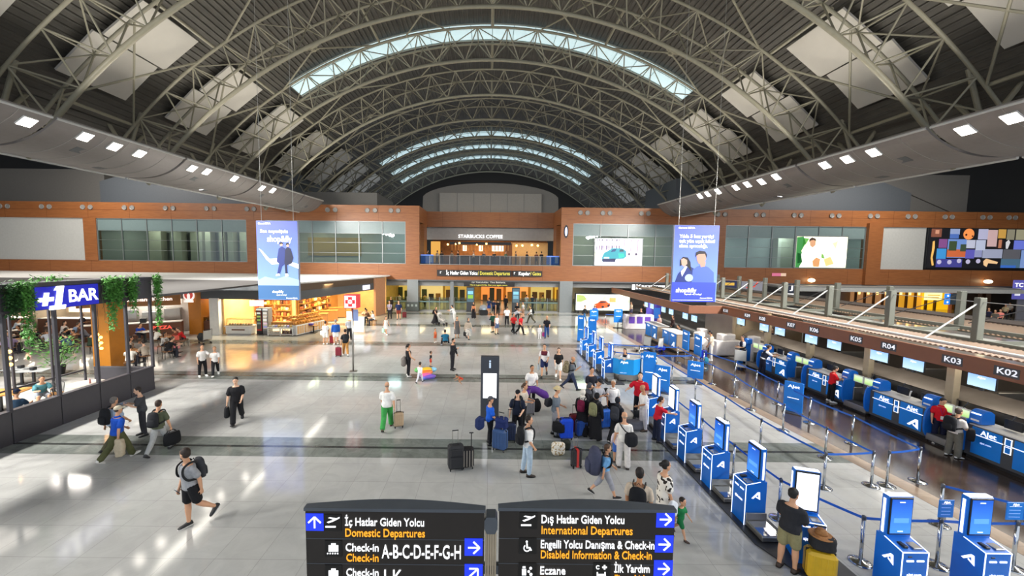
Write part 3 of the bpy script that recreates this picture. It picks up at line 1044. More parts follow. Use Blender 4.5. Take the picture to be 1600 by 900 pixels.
def artR(t, P, w_, h_):
    shape(t, P, 'deep_blue_foot', glow('3345c0', .7), rect(1054, 441, 1117, 472))
    shape(t, P, 'jacket_print', k_navy, [(1058, 441), (1062, 428), (1069, 419), (1076, 414), (1084, 419), (1088, 430), (1089, 441)], 2)
    shape(t, P, 'jacket_print', k_mid, [(1082, 441), (1083, 421), (1089, 416), (1095, 413), (1105, 417), (1113, 425), (1114, 441)], 3)
    shape(t, P, 'shirt_print', k_w, [(1066, 424), (1073, 415), (1076, 414), (1068, 432)], 3)
    shape(t, P, 'neck_print', k_skin2, [(1092, 409), (1101, 408), (1100, 416), (1094, 417)], 4)
    shape(t, P, 'hair_print', k_hair, [(1064, 416), (1064, 406), (1068, 401), (1075, 402), (1079, 409), (1081, 424), (1076, 417), (1069, 413)], 4)
    shape(t, P, 'face_print', k_skin, [(1065.5, 405), (1069, 403), (1074, 406), (1074.5, 412), (1070, 417), (1066.5, 413)], 5)
    shape(t, P, 'face_print', k_skin2, [(1087, 396), (1092, 394), (1100, 395), (1101, 405), (1097, 412), (1091, 412), (1088, 406)], 5)
    shape(t, P, 'hair_print', k_hair, [(1085.5, 402), (1086, 394), (1091, 391), (1099, 392), (1102, 397), (1101.5, 403), (1099, 396), (1090, 396.5), (1087, 399)], 6)
    shape(t, P, 'badge_print', glow('9fb0d8', .6), circ(1078, 434, 6, 12), 4)
    tx = lambda s, a, y, b, hp, m=m_wlet, bold=0: ftext('lettering', s, hp/(472-352)*h_*1.25, m, t, P(a, y, 3), (b-a)/63*w_, bold=bold)
    tx('Garanti BBVA', 1060, 356, 1083, 3, bold=.02)
    tx('Yılda 5 kez yurtiçi', 1062, 369, 1110, 6, bold=.02)
    tx('tek yön uçak bileti', 1062, 376.5, 1112, 6, bold=.02)
    tx('alma ayrıcalığı.', 1062, 384, 1102, 6, bold=.02)
    tx('shop&fly', 1060, 454, 1089, 8, bold=.015)
    tx('uçmak ne kolay!', 1073, 460, 1097, 3)
    tx('Garanti BBVA', 1095, 466, 1113, 2.6)
    shape(t, P, 'small_print', k_w, rect(1056, 469, 1114, 469.6), 3)
banner('hanging_banner', 'tall blue hanging banner with a couple sitting on an aircraft wing', 400, 467, 345, 468.5, artL)
banner('hanging_banner', 'tall blue hanging banner with a woman and a man in jackets', 1055, 1118, 352, 471.5, artR)

# ---- information totem
t = thing('information_totem', 'dark information totem with a bright map screen behind the waiting travellers', 'information totem', (0.05, 13.9, 0))
bo('body', t, paint('3f434a', .4), -.34, .34, 0, .22, 0, 2.42, .015)
bo('foot', t, m_black, -.40, .40, -.05, .27, 0, .03, .01)
bo('map_screen', t, glow('f4f6fb', 1.25), -.25, .25, -.012, .004, .86, 1.80, .004)
for x, z, w2 in ((-.12, 1.5, .06), (-.05, 1.46, .09), (.1, 1.72, .08), (.02, 1.1, .12)):
    bo('map_mark', t, glow('c9ced8', .9), x-w2/2, x+w2/2, -.016, -.011, z-.012, z+.012)
ic = MB().box(-.032, .032, -.012, .002, 2.0, 2.2)
ic.prism([(.036*math.cos(2*PI*i/16), -.012, 2.255+.036*math.sin(2*PI*i/16)) for i in range(16)], (0, .014, 0))
obj('letter_i', ic, glow('aebfd2', .8), t)

# ---- pharmacy pole
q = fl(552, 580)
t = thing('pharmacy_sign', 'red and white pharmacy cube sign on a thin steel pole in the hall', 'pharmacy sign', q)
obj('pole', MB().tube((0, 0, 0), (0, 0, 3.45), .045, 12), m_steelp, t, True)
obj('base_plate', MB().lathe([(.2, 0), (.2, .015), (.06, .03)], 20), m_steelp, t)
bo('sign_cube', t, glow('c83a3e', .7), -.33, .33, -.30, .30, 3.38, 4.08, .01)
bo('sign_face', t, glow('f4eeee', .9), -.29, .29, -.306, -.298, 3.42, 4.04)
bo('sign_face', t, glow('f4eeee', .9), -.336, -.328, -.27, .27, 3.42, 4.04)
cr = MB()
cr.box(-.25, .25, -.312, -.305, 3.63, 3.83).box(-.10, .10, -.313, -.306, 3.48, 3.98)
obj('cross', cr, glow('cf2026', .8), t)
st = MB()
for an in range(4):
    c, s_ = math.cos(an*PI/2+PI/4), math.sin(an*PI/2+PI/4)
    st.prism([(c*a-s_*b, -.317, 3.73+s_*a+c*b) for a, b in ((.03, -.03), (.11, -.07), (.11, .07), (.03, .03))], (0, .003, 0))
obj('cross_cutout', st, glow('f4eeee', .9), t)
bo('lower_board', t, glow('e8ecf4', .6), -.30, .02, -.02, .02, 2.75, 3.2, .005)
bo('lower_board', t, glow('6f7fa8', .4), .05, .3, -.02, .02, 2.7, 3.3, .005)

# ---- self check-in kiosks
m_scr = grad('2a6fd6', '0f3f9e', .0, 1.0, .8)
def logo(mb, c, u, v, n, s):
    "an open capital-A mark: two strokes meeting at a slanted apex"
    c, u, v, n = V(c), V(u), V(v), V(n)
    o = lambda a, b: c+u*a*s+v*b*s
    mb.prism([o(-.5, -.30), o(.18, .42), o(.38, .42), o(.30, .24), o(-.28, -.34)], n*.006)
    mb.prism([o(.22, .42), o(.44, .42), o(.50, -.48), o(.28, -.22)], n*.006)
    mb.prism([o(.28, -.22), o(.50, -.48), o(.0, -.20), o(.02, -.06)], n*.006)
def make_kiosk(label, loc, rz, white=False, scale_side=True, big=False):
    t = thing('check_in_kiosk', label, 'check-in kiosk', loc, rz, 'blue self check-in kiosks')
    W = .225
    lo = .12 if big else 0
    body = MB().prism([(-W, -.27, .03), (-W, .20, .03), (-W, .20, 1.04-lo), (-W, .05, 1.04-lo), (-W, -.27, .97-lo*.6)], (2*W, 0, 0))
    obj('body', body, m_blue1, t)
    bo('plinth', t, m_black, -W, W, -.26, .20, 0, .03)
    bo('screen_tower', t, m_blue1, -W-.005, W+.005, .03, .15, 1.02-lo, 1.80, .01)
    bo('bezel', t, m_black, -.205, .205, .01, .035, 1.09-lo, 1.79, .008)
    m = MB()
    m.v = [(-.185, .006, 1.12), (.185, .006, 1.12), (.185, .006, 1.76), (-.185, .006, 1.76), (-.185, .012, 1.12), (.185, .012, 1.12), (.185, .012, 1.76), (-.185, .012, 1.76)]
    m.v = [(x, y, z-lo if z < 1.3 else z) for x, y, z in m.v]
    m.f = [(0, 1, 2, 3), (7, 6, 5, 4), (0, 4, 5, 1), (1, 5, 6, 2), (2, 6, 7, 3), (3, 7, 4, 0)]
    sc = obj('screen', m, glow('eef3ff', 1.2) if white else grad('3f86e6', '1450b8', 1.2, 1.8, .85), t, label='lit white screen' if white else None)
    if not white:
        bo('screen_button', sc, glow('dfe9ff', .9), -.05, .05, .003, .007, 1.15, 1.17)
        bo('screen_picture', sc, glow('5b9cf0', .8), -.13, .14, .0035, .0065, 1.32, 1.41)
        bo('screen_heading', sc, glow('dfe9ff', .9), -.05, .05, .003, .007, 1.70, 1.72)
    bo('tower_cap', t, m_strip, -W+.02, W-.02, .04, .14, 1.797, 1.815)
    for s in (-1, 1):
        bo('light_strip', t, m_strip, s*(W+.012)-.004, s*(W+.012)+.004, .07, .11, 1.10, 1.74)
        e = MB()
        e.path([(s*(W+.001), -.272, .03), (s*(W+.001), -.272, .972-lo*.6), (s*(W+.001), .05, 1.042-lo)], .009, 5)
        obj('light_strip', e, m_strip, t)
        lg = MB()
        logo(lg, (s*(W+.002), -.04, .72), (0, s, 0), (0, 0, 1), (s, 0, 0), .20)
        obj('logo', lg, m_wlet, t)
    e = MB()
    e.path([(-W, -.273, .972-lo*.6), (W, -.273, .972-lo*.6)], .009, 5)
    obj('light_strip', e, m_strip, t)
    for x in (-.09, .09):
        obj('slot', MB().box(x-.065, x+.065, -.282, -.268, .80, .835, .006), m_strip, t)
    bo('reader', t, m_black, -.13, -.05, -.2, -.06, .985-lo*.8, 1.03-lo*.8, .01)
    bo('printer_tray', t, m_steelp, .02, .18, -.22, -.05, .975-lo*.8, 1.015-lo*.8, .005)
    obj('camera_dot', MB().box(-.13, -.06, -.28, -.268, .88-lo*.5, .905-lo*.5, .008), m_black, t)
    ftext('lettering', 'ajet.com', .085, m_wlet, t, (0, -.277, .56), .25, align='CENTER', bold=.01)
    if scale_side:
        sc2 = bo('baggage_scale', t, m_steelp, .27, .80, -.26, .20, .05, .16, .015)
        bo('scale_plate', sc2, m_chrome, .30, .77, -.24, .18, .158, .172, .004)
        bo('scale_back', sc2, m_steelp, .25, .28, -.26, .20, .05, .34, .005)
    return t
KX = 6.13
names = ['first of its row from the viewer, beside an empty steel scale', 'second of the kiosk row from the viewer', 'third of the kiosk row from the viewer',
         'where the woman in the red shirt stands', 'beside the bald man in white']
k0 = make_kiosk('blue self check-in kiosk, '+names[0], (KX, 8.56, 0), -PI/2)
for i in (1, 2):
    dup(k0, (KX, 8.56+1.335*i, 0), -PI/2, 'blue self check-in kiosk, '+names[i])
k1 = make_kiosk('blue self check-in kiosk with a white screen, '+names[3], (KX, 8.56+1.335*3, 0), -PI/2, True)
dup(k1, (KX, 8.56+1.335*4, 0), -PI/2, 'blue self check-in kiosk with a white screen, '+names[4])
FK = ['just left of the blue service counter', 'second left of the blue service counter', 'third left of the blue service counter', 'farthest of the kiosk row']
for i, y in enumerate((19.3, 20.95, 22.5, 24.1)):
    dup(k0, (KX, y, 0), -PI/2, 'blue self check-in kiosk, '+FK[i])
make_kiosk('blue self check-in kiosk with a big white screen, used by the man in khaki shorts', (6.47, 7.44, 0), -17*PI/180, True, False, True)
make_kiosk('blue self check-in kiosk facing the viewer, left of the pair at the lower right', (7.50, 6.62, 0), 0, False, False)
make_kiosk('blue self check-in kiosk facing the viewer, right of the pair at the lower right', (8.95, 6.62, 0), 0, False, False)
def plinth(pts, lab):
    o = obj('kiosk_platform', MB().prism([(a, b, 0) for a, b in pts], (0, 0, .03)), M('3a3c40', .35, .2), None)
    tag(o, lab, 'platform')
plinth([(5.72, 15.0), (5.72, 7.75), (6.05, 6.95), (7.1, 6.8), (7.1, 7.6), (6.55, 8.0), (6.6, 15.0)], 'flat dark platform under the near row of blue kiosks')
plinth([(5.76, 25.2), (5.76, 18.2), (6.6, 18.2), (6.6, 25.2)], 'flat dark platform under the far row of blue kiosks')

# ---- belt barrier posts
m_belt = M('1f62c4', .5, 0, .05, 9)
ps = MB()
ps.lathe([(.19, 0), (.19, .012), (.15, .03), (.05, .045), (.032, .06)], 24)
POLE = MB().lathe([(.032, .05), (.032, .93)], 14)
CAPM = MB().lathe([(.036, .90), (.036, .965), (.03, .985), (.004, .99)], 14)
st0 = None
SLOC = {}
def stanchion(key, x, y, lab):
    global st0
    SLOC[key] = (x, y)
    if st0 is None:
        st0 = thing('barrier_post', lab, 'barrier post', (x, y, 0), 0, 'chrome belt barrier posts')
        obj('base', ps, m_chrome, st0, True)
        obj('pole', POLE, m_chrome, st0, True)
        obj('belt_head', CAPM, M('5c6068', .3, .6), st0, True)
        t = st0
    else:
        t = dup(st0, (x, y, 0), 0, lab)
        for c in list(t.children):
            if c.name.startswith('belt') and 'head' not in c.name:
                bpy.data.objects.remove(c)
    SOBJ[key] = t
SOBJ = {}
SPOS = [('A1', 7.53, 7.31, 'left of the two kiosks that face the viewer'), ('N1', 9.0, 7.25, 'with the small blue notice, between the two front kiosks'), ('N2', 10.45, 7.2, 'carrying the double blue notice at the right edge'),
        ('N3', 10.45, 8.45, 'standing alone behind the small blue notice'), ('A2', 6.85, 8.6, 'hidden mostly by the man in the black shirt and khaki shorts'), ('A3', 6.85, 10.3, 'behind the second kiosk of the row'),
        ('A4', 6.9, 12.0, 'behind the third kiosk of the row'), ('A5', 6.9, 14.0, 'behind the kiosk with the woman in red'), ('A6', 6.95, 15.9, 'behind the red-shirted man'), ('A7', 7.0, 21.0, 'right of the farther kiosks'), ('A8', 7.0, 23.2, 'right of the farthest kiosk'), ('A9', 7.0, 25.4, 'past the farthest kiosk'),
        ('B1', 9.0, 9.86, 'first of the second line from the kiosks'), ('B2', 8.82, 12.03, 'second of the second line from the kiosks'), ('B3', 8.93, 14.1, 'third of the second line from the kiosks'), ('B4', 8.93, 16.2, 'fourth of the second line from the kiosks'), ('B5', 8.93, 18.33, 'fifth of the second line from the kiosks'), ('B6', 9.04, 20.36, 'sixth of the second line from the kiosks'), ('B7', 9.0, 22.6, 'seventh of the second line from the kiosks'),
        ('C1', 10.39, 9.98, 'left one of the two that stand base to base'), ('C2', 10.42, 11.45, 'first behind the two that stand base to base'), ('C3', 10.55, 13.33, 'second behind the two that stand base to base'), ('C4', 10.72, 15.27, 'third behind the two that stand base to base'), ('C5', 11.0, 16.8, 'fourth behind the two that stand base to base'), ('C6', 11.0, 18.5, 'fifth behind the two that stand base to base'), ('C7', 11.0, 20.4, 'sixth behind the two that stand base to base'), ('C8', 11.2, 22.4, 'seventh behind the two that stand base to base'),
        ('D0', 10.82, 9.99, 'right one of the two that stand base to base'), ('D1', 11.92, 10.22, 'nearest on the dark floor edge'), ('D2', 12.14, 12.41, 'second on the dark floor'), ('D3', 12.06, 14.02, 'third on the dark floor, right of the blue board'), ('D4', 12.29, 15.94, 'fourth on the dark floor'), ('D5', 12.49, 17.54, 'fifth on the dark floor'), ('D6', 12.54, 19.16, 'sixth on the dark floor'), ('D7', 12.15, 21.34, 'seventh on the dark floor, beside the far blue board'),
        ('F1', 11.0, 36.0, 'in the far line, left'), ('F2', 12.6, 36.0, 'in the far line, middle'), ('F3', 14.2, 36.0, 'in the far line, right')]
for k, x, y, lab in SPOS:
    stanchion(k, x, y, 'chrome belt barrier post '+lab)
def belt(a, b):
    p, q = SLOC[a], SLOC[b]
    dx, dy = q[0]-p[0], q[1]-p[1]
    L = math.hypot(dx, dy)
    ux, uy = dx/L, dy/L
    m = MB()
    pts = [(ux*L*i/8, uy*L*i/8, .93-.02*math.sin(PI*i/8)) for i in range(9)]
    pts[0] = (ux*.035, uy*.035, .93)
    pts[-1] = (ux*(L-.035), uy*(L-.035), .93)
    m.path(pts, 0, flat=(.055, .004))
    obj('belt', m, m_belt, SOBJ[a])
for ch in ('A1 N1', 'N1 N2', 'A1 A2', 'A2 A3', 'A3 A4', 'A4 A5', 'A5 A6', 'A7 A8', 'A8 A9', 'B1 B2', 'B2 B3', 'B3 B4', 'B4 B5', 'B5 B6', 'B6 B7', 'B1 C1', 'C1 C2', 'C2 C3', 'C3 C4', 'C4 C5', 'C5 C6', 'C6 C7', 'C7 C8', 'D0 D1', 'D1 D2', 'D2 D3', 'D3 D4', 'D4 D5', 'D5 D6', 'D6 D7', 'A7 B6', 'B6 C7', 'B7 C8', 'A8 B7', 'F1 F2', 'F2 F3'):
    belt(*ch.split())
obj('belt', MB().path([(.03, 0, .93), (1.6, -1.2, .91), (3.2, -2.4, .93)], 0, flat=(.055, .004)), m_belt, SOBJ['N3'])
obj('belt', MB().path([(.03, 0, .93), (1.6, 0, .91), (3.2, 0, .93)], 0, flat=(.055, .004)), m_belt, SOBJ['N2'])
# small blue notices on posts
def notice(label, x, y, w_, n, rz=0):
    t = thing('notice_board', label, 'notice board', (x, y, .985), rz)
    bo('clamp', t, m_steelp, -.03, .03, -.02, .02, 0, .1)
    for i in range(n):
        x0 = -w_*n/2+i*w_
        bo('board', t, m_blue2, x0+.004, x0+w_-.004, -.035, -.015, .06, .42, .006)
        bo('text_line', t, m_wlet, x0+.05, x0+w_-.05, -.037, -.034, .335, .338)
        ftext('lettering', 'AJet', .06, m_wlet, t, (x0+w_/2, -.037, .375), .12, align='CENTER', bold=.015)
        for j in range(3):
            bo('text_line', t, glow('9fc2f2', .6), x0+.05, x0+w_-.07, -.037, -.034, .26-j*.07, .266-j*.07)
notice('small blue notice board on a barrier post between the two kiosks that face the viewer', 9.0, 7.22, .30, 1)
notice('double blue notice board on a barrier post at the right edge of the picture', 10.45, 7.17, .34, 2)

# ---- check-in desks along the dark floor
m_top = M('d9d7d2', .35, 0, .03)
m_blueP = M('1a82e2', .35, 0, .03, 3)
m_green = grad('9fd26a', 'dff2c8', -.13, .13, .85)
def make_desk(label, y0):
    "local: x runs along the desk towards the viewer's right (world -Y), front is local -Y (world -X)"
    L = 2.04
    t = thing('check_in_desk', label, 'check-in desk', (15.0, y0+L, 0), -PI/2, 'blue and grey check-in desks')
    bo('carcass', t, m_char, 0, L, 0, .72, .10, 1.05, .012)
    bo('kick_board', t, m_black, .03, L-.03, .05, .68, 0, .10)
    bo('desk_top', t, m_top, 0.05, L-.05, .02, .74, 1.05, 1.085, .006)
    xs = ((.16, .86), (1.12, 1.84))
    for n, (a, b) in enumerate(xs):
        bo('blue_panel', t, m_blueP, a, b, -.014, .002, .20, 1.03, .004)
        bo('white_line', t, m_wlet, a-.03, b+.03, -.03, -.012, .79, .81)
        ftext('lettering', 'AJet', .21, m_wlet, t, (a+(b-a)*.56, -.018, .905), .36, align='CENTER', bold=.012)
        if n == 0:
            ftext('lettering', 'ajet.com', .075, glow('cfe0ff', .8), t, ((a+b)/2, -.018, .60), .26, align='CENTER')
        else:
            lg = MB()
            logo(lg, ((a+b)/2+.10, -.015, .42), (1, 0, 0), (0, 0, 1), (0, -1, 0), .36)
            obj('logo', lg, m_wlet, t)
    fr = MB()
    for z0, z1 in ((.56, .76), (.79, 1.0)):
        fr.box(.92, .935, -.02, 0, z0, z1).box(1.055, 1.07, -.02, 0, z0, z1).box(.92, 1.07, -.02, 0, z0, z0+.015).box(.92, 1.07, -.02, 0, z1-.015, z1)
    obj('leaflet_frame', fr, m_wlet, t)
    bo('leaflet_sheet', t, m_blueP, .935, 1.055, -.012, 0, .57, .99)
    for s, x in ((-1, -.02), (1, L+.02)):
        e = MB()
        pr = [(-.16, .30), (-.19, .5), (-.20, .75), (-.17, 1.0), (-.10, 1.16), (.10, 1.20), (.30, 1.16), (.30, .20), (-.08, .18)]
        e.prism([(x-.03, y, z) for y, z in pr], (.06, 0, 0))
        obj('end_fairing', e, m_blue1, t)
        h = MB()
        pr = [(.0, 1.12), (.0, 1.34), (.06, 1.47), (.16, 1.53), (.30, 1.52), (.40, 1.44), (.42, 1.12)]
        x0 = x+.02 if s < 0 else x-.32
        h.prism([(x0, y+.06, z) for y, z in pr], (.30, 0, 0))
        hd = obj('display_hood', h, m_blue1, t)
        bo('hood_slot', hd, m_white, x0+.05, x0+.25, .045, .062, 1.19, 1.24)
        bo('hood_light', hd, m_strip, x0+.04, x0+.26, .06, .12, 1.40, 1.43)
    # work place: keyboard tray, curved microphone
    mic = MB().path([(.95, .5, 1.08), (.95, .5, 1.22), (1.0, .46, 1.33), (1.08, .40, 1.38)], .022, 8)
    obj('microphone', mic, m_white, t, True)
    bo('monitor', t, m_black, .45, .85, .55, .60, 1.12, 1.40, .01)
    bo('monitor', t, m_black, 1.25, 1.62, .55, .60, 1.12, 1.40, .01)
    bo('paper_stack', t, m_white, 1.2, 1.42, .2, .45, 1.085, 1.10)
    return t
DL = ['blue check-in desk at the right edge, nearest the viewer', 'blue check-in desk right of the red-shirted man with the lanyard, second from the viewer', 'blue check-in desk beside the red-shirted man looking at his phone, third from the viewer', 'blue check-in desk where the dark-uniformed woman leans, fourth from the viewer']
d0 = make_desk(DL[0], 9.66)
for i in range(1, 4):
    dup(d0, (15.0, 9.66+3.05*i+2.04, 0), -PI/2, DL[i])
def make_weigh(label, y0):
    L = 1.01
    t = thing('baggage_conveyor', label, 'baggage conveyor', (15.0, y0+L, 0), -PI/2, 'weighing conveyors between the desks')
    bo('frame', t, m_steelp, .03, L-.03, -.10, 1.7, .08, .30, .01)
    bo('belt_surface', t, M('3a3a3c', .6), .12, L-.12, -.06, 1.68, .30, .315)
    bo('kick_board', t, m_black, .08, L-.08, -.04, 1.65, 0, .08)
    for x in (.03, L-.09):
        bo('side_guard', t, m_steelp, x, x+.06,   .25, 1.68, .30, .85, .01)
    bo('back_housing', t, m_steelp, .08, L-.08, .62, .8, .55, .98, .01)
    sup = MB().tube((L/2, .3, .3), (L/2, .42, 1.25), .03, 8)
    obj('display_pole', sup, m_steelp, t)
    for x0, lab in ((.07, ''), (.52, '')):
        d = bo('display', t, m_white, x0, x0+.42, .20, .25, 1.12, 1.42, .012)
        g = MB().box(-.17, .17, -.004, .004, -.11, .11)
        go = obj('display_screen', g, m_green, d)
        go.location = (x0+.21, .197, 1.27)
    return t
WL = ['steel weighing conveyor with two green displays between the two nearest desks', 'steel weighing conveyor with two green displays left of the second desk', 'steel weighing conveyor with two green displays left of the third desk', 'steel weighing conveyor with two green displays at the far end of the desk row']
w0 = make_weigh(WL[0], 11.7)
for i in range(1, 4):
    dup(w0, (15.0, 11.7+3.05*i+1.01, 0), -PI/2, WL[i])
t = thing('end_panel', 'blue end panel of the check-in row next to the young man in uniform', 'end panel', (15.0, 22.2, 0))
obj('panel', MB().prism([(-.35, 0, .05), (-.22, 0, .7), (-.15, 0, 1.2), (.35, 0, 1.2), (.35, 0, .05)], (0, .12, 0)), m_blue1, t)
bo('hood', t, m_blue1, 0, .4, -.1, .2, 1.2, 1.55, .06)
# baggage line behind the desks
t = thing('baggage_line', 'long stainless baggage line behind the check-in desks', 'baggage line', (0, 0, 0))
bo('low_wall', t, m_steelp, 16.75, 16.95, 8, 24.9, 0, 1.25, .01)
obj('slanted_cover', MB().prism([(16.6, 8, 1.25), (17.25, 8, 1.62), (17.3, 8, 1.55), (16.65, 8, 1.2)], (0, 16.9, 0)), M('8f867c', .35, .6, .12, 2), t)
bo('collector_belt', t, M('4a4947', .5), 17.3, 18.4, 8, 24.9, .5, .75)
for i, y in enumerate((13.6, 16.7, 19.8)):
    bo('cross_chute', t, m_steelp, 18.4, 20.5, y, y+.9, .9, 1.15, .02)
    bo('cross_chute', t, m_steelp, 18.4, 20.5, y-.06, y, .9, 1.4, .02)
for i, y in enumerate((9.5, 11.4, 12.6, 14.6, 15.8, 17.7, 18.9, 20.8, 21.9)):
    q = thing('work_station', 'dark desk workstation behind the check-in desks, '+['nearest', 'second', 'third', 'fourth', 'fifth', 'sixth', 'seventh', 'eighth', 'farthest'][i]+' along the row', 'workstation', (16.35, y, 0), 0, 'workstations behind the desks')
    bo('cabinet', q, m_steelp, -.2, .22, -.35, .35, .0, .78, .015)
    bo('worktop', q, m_char, -.22, .24, -.38, .38, .78, .82, .008)
    bo('printer', q, m_black, -.12, .15, -.2, .15, .82, 1.06, .03)
    bo('notice_plate', q, paint('d8d4cc'), -.01, .0, .22, .36, .86, 1.12)
    obj('lamp_arm', MB().path([(0, .28, .82), (0, .28, 1.1), (.05, .2, 1.32)], .02, 6), m_char, q)
struct('wall_island', MB().box(20.6, 20.8, 8, 24.9, 0, 1.5), paint('4f4a44', .5))
struct('wall_island', MB().box(17.6, 17.75, 25.2, 31, 0, 2.9), M('a39a8c', .35, .4, .06, 1))
struct('wall_island', MB().box(16.2, 20.6, 25.0, 25.2, 0, 2.9), paint('b09c7c', .5))
ch0 = None
for i, (x, y) in enumerate(((19.4, 12.6), (19.4, 15.2), (19.2, 18.6), (19.4, 21.2))):
    if ch0 is None:
        ch0 = thing('office_chair', '', 'office chair', (x, y, 0), PI/2, 'office chairs behind the baggage line')
        bo('seat', ch0, m_black, -.24, .24, -.24, .24, .46, .54, .03)
        bo('backrest', ch0, m_black, -.22, .22, .2, .26, .6, 1.15, .025)
        obj('stem', MB().tube((0, 0, .08), (0, 0, .46), .03), m_char, ch0)
        f = MB()
        for k in range(5):
            f.tube((0, 0, .09), (.28*math.cos(k*1.257), .28*math.sin(k*1.257), .04), .025, 6)
        obj('star_base', f, m_char, ch0)
        t = ch0
    else:
        t = dup(ch0, (x, y, 0), PI/2+.4*i)
    t['label'] = 'black office chair behind the baggage line, '+['nearest', 'second', 'third', 'fourth'][i]+' along it'
# ---- canopy over the desks
m_fascia = M('84563f', .45, 0, .05, 2)
def corr(c1, per, name):
    m = M(c1, .5, 0, .05, 2)
    return m
m_corr = M('75604d', .5, 0, .05, 2)
m_frame = paint('66685f', .45)
t = thing('desk_canopy', 'long canopy frame with brown fascia and numbered signs above the check-in desks', 'canopy', (0, 0, 0))
bo('fascia', t, m_fascia, 16.0, 16.12, 4.0, 26.3, 2.43, 2.98, .01)
bo('fascia', t, m_fascia, 13.7, 16.0, 26.2, 26.32, 2.43, 2.98, .01)
bo('fascia', t, m_fascia, 13.7, 13.82, 26.3, 43.0, 2.43, 2.98, .01)
obj('handrail', MB().tube((16.45, 4, 3.18), (16.45, 43, 3.18), .06, 10), m_lgrey, t, True)
cm = MB()
y = 4.0
while y < 43:
    cm.prism([(16.4, y, 3.02), (16.4, y+.085, 3.07), (16.4, y+.17, 3.02)], (2.0, 0, .06))
    y += .17
obj('corrugated_roof', cm, m_corr, t)
cm = MB()
y = 10.0
while y < 43:
    cm.prism([(21.4, y, 3.02), (21.4, y+.085, 3.07), (21.4, y+.17, 3.02)], (2.4, 0, .25))
    y += .17
obj('corrugated_roof', cm, m_corr, t)
bo('middle_soffit', t, paint('9a9a96', .5), 18.6, 21.4, 8, 43, 2.78, 2.84)
for x in (18.3, 21.6):
    bo('long_beam', t, m_frame, x-.1, x+.1, 6, 43, 2.95, 3.22, .01)
y = 14.25-3.17*2
rows = [14.25+3.17*i for i in range(-1, 9)]
for i, yy in enumerate(rows):
    for x in (18.3, 21.8):
        y2 = yy+(.25 if x > 20 else 0)
        bo('frame_post', t, m_frame, x-.13, x+.13, y2-.10, y2+.10, 3.1, 4.78, .012)
    obj('tie_rod', MB().tube((18.25, yy, 4.6), (16.5, yy+.15, 3.2), .03, 6), m_lgrey, t)
    bo('cross_beam', t, m_frame, 18.3, 21.8, yy-.05, yy+.05, 3.0, 3.14)
    if i < len(rows)-1:
        obj('tie_rod', MB().tube((18.3, yy+.1, 4.62), (18.3, rows[i+1]-.1, 4.62), .014, 5), m_lgrey, t)
        obj('tie_rod', MB().tube((21.8, yy+.3, 4.62), (21.8, rows[i+1]-.1, 3.35), .02, 5), m_char, t)
bo('rear_roof', t, paint('4a403a', .6), 23.6, 25.2, 8, 43, 3.15, 3.35)
for i, yy in enumerate((11.0, 14.05, 17.1, 20.15, 23.2)):
    bo('canopy_column', t, paint('b0a186', .5), 16.45, 16.7, yy+2.3, yy+2.55, 0, 2.5, .01)
    lo = thing('canopy_downlight', 'small warm downlight set in the canopy soffit, '+['nearest', 'second', 'third', 'fourth', 'fifth'][i]+' along the desks', 'downlight', (20.1, yy+1.2, 2.80), 0, 'warm downlights over the baggage line')
    obj('trim_ring', MB().lathe([(.12, .045), (.14, .05), (.14, .06), (.09, .06)], 14), m_white, lo)
    obj('lamp_disc', MB().lathe([(.10, .045), (.10, .055)], 14), glow('ffdf9a', 8), lo)
for s, px, py in (('K02', 1572, 588), ('K03', 1487, 569), ('K04', 1388, 545), ('K05', 1337, 532), ('K06', 1272, 515), ('K07', 1236, 507), ('K08', 1191, 497), ('K09', 1168, 490), ('K10', 1134, 481)):
    q = aX(px, py, 16.0)
    pl = obj('number_sign', MB().box(-.30, .30, -.012, 0, -.15, .15, .004), m_char, t)
    pl.location = (16.0, q.y, 2.70)
    pl.rotation_euler = (0, 0, -PI/2)
    ftext('lettering', s if s != 'K04' else 'R04', .27, glow('e9ebf2', .8), pl, (-.235, -.016, 0), .47, bold=.006)
lamp('desk_strip', (16.6, 16, 2.7), (15.2, 16, 0.5), 210, .3, (1, .93, .82), 20)
lamp('island_strip', (20, 17, 2.7), (20, 17.1, 0), 100, 1.0, (1, .88, .70), 20)
sc0 = None
m_face = grad('bfe0ee', '8fb8f0', -.2, .2, 1.0)
SCR = [(16.3, y) for y in (9.4, 12.45, 14.5, 15.8, 17.9, 19.2, 21.3, 22.55, 24.65)]
SN = ['at the right edge of the picture', 'left of the K02 sign', 'below the K03 sign', 'below the fourth desk sign', 'left of the K05 sign', 'under the K06 sign', 'left of the K07 sign', 'below the K08 sign', 'near the far corner of the canopy']
FS = [(13.9, aX(px, py, 13.9).y) for px, py in ((1085, 491), (1071, 487), (1049, 479), (1037, 475), (1019, 471), (1010, 468))]
SN += ['first past the canopy corner', 'second past the canopy corner', 'third past the canopy corner, by the purple board', 'fourth past the canopy corner', 'fifth past the canopy corner', 'last of the canopy']
for i, (x, y) in enumerate(SCR+FS):
    lab = 'bright flight screen hung under the canopy '+SN[i]
    if sc0 is None:
        sc0 = thing('flight_screen', lab, 'flight screen', (x, y, 2.15), -PI/2, 'flight screens under the canopy')
        bo('case', sc0, m_black, -.38, .38, 0, .06, -.22, .22, .01)
        obj('screen', MB().box(-.36, .36, -.006, .004, -.2, .2), m_face, sc0)
        obj('hanger', MB().tube((0, .05, .1), (0, .05, .34), .025, 8), m_char, sc0)
        bo('screen_foot', sc0, m_char, -.04, .04, 0, .08, -.30, -.22)
        ftext('lettering', 'AJet', .10, m_wlet, sc0, (0, -.009, .12), .22, align='CENTER')
    else:
        dup(sc0, (x, y, 2.15), -PI/2, lab)
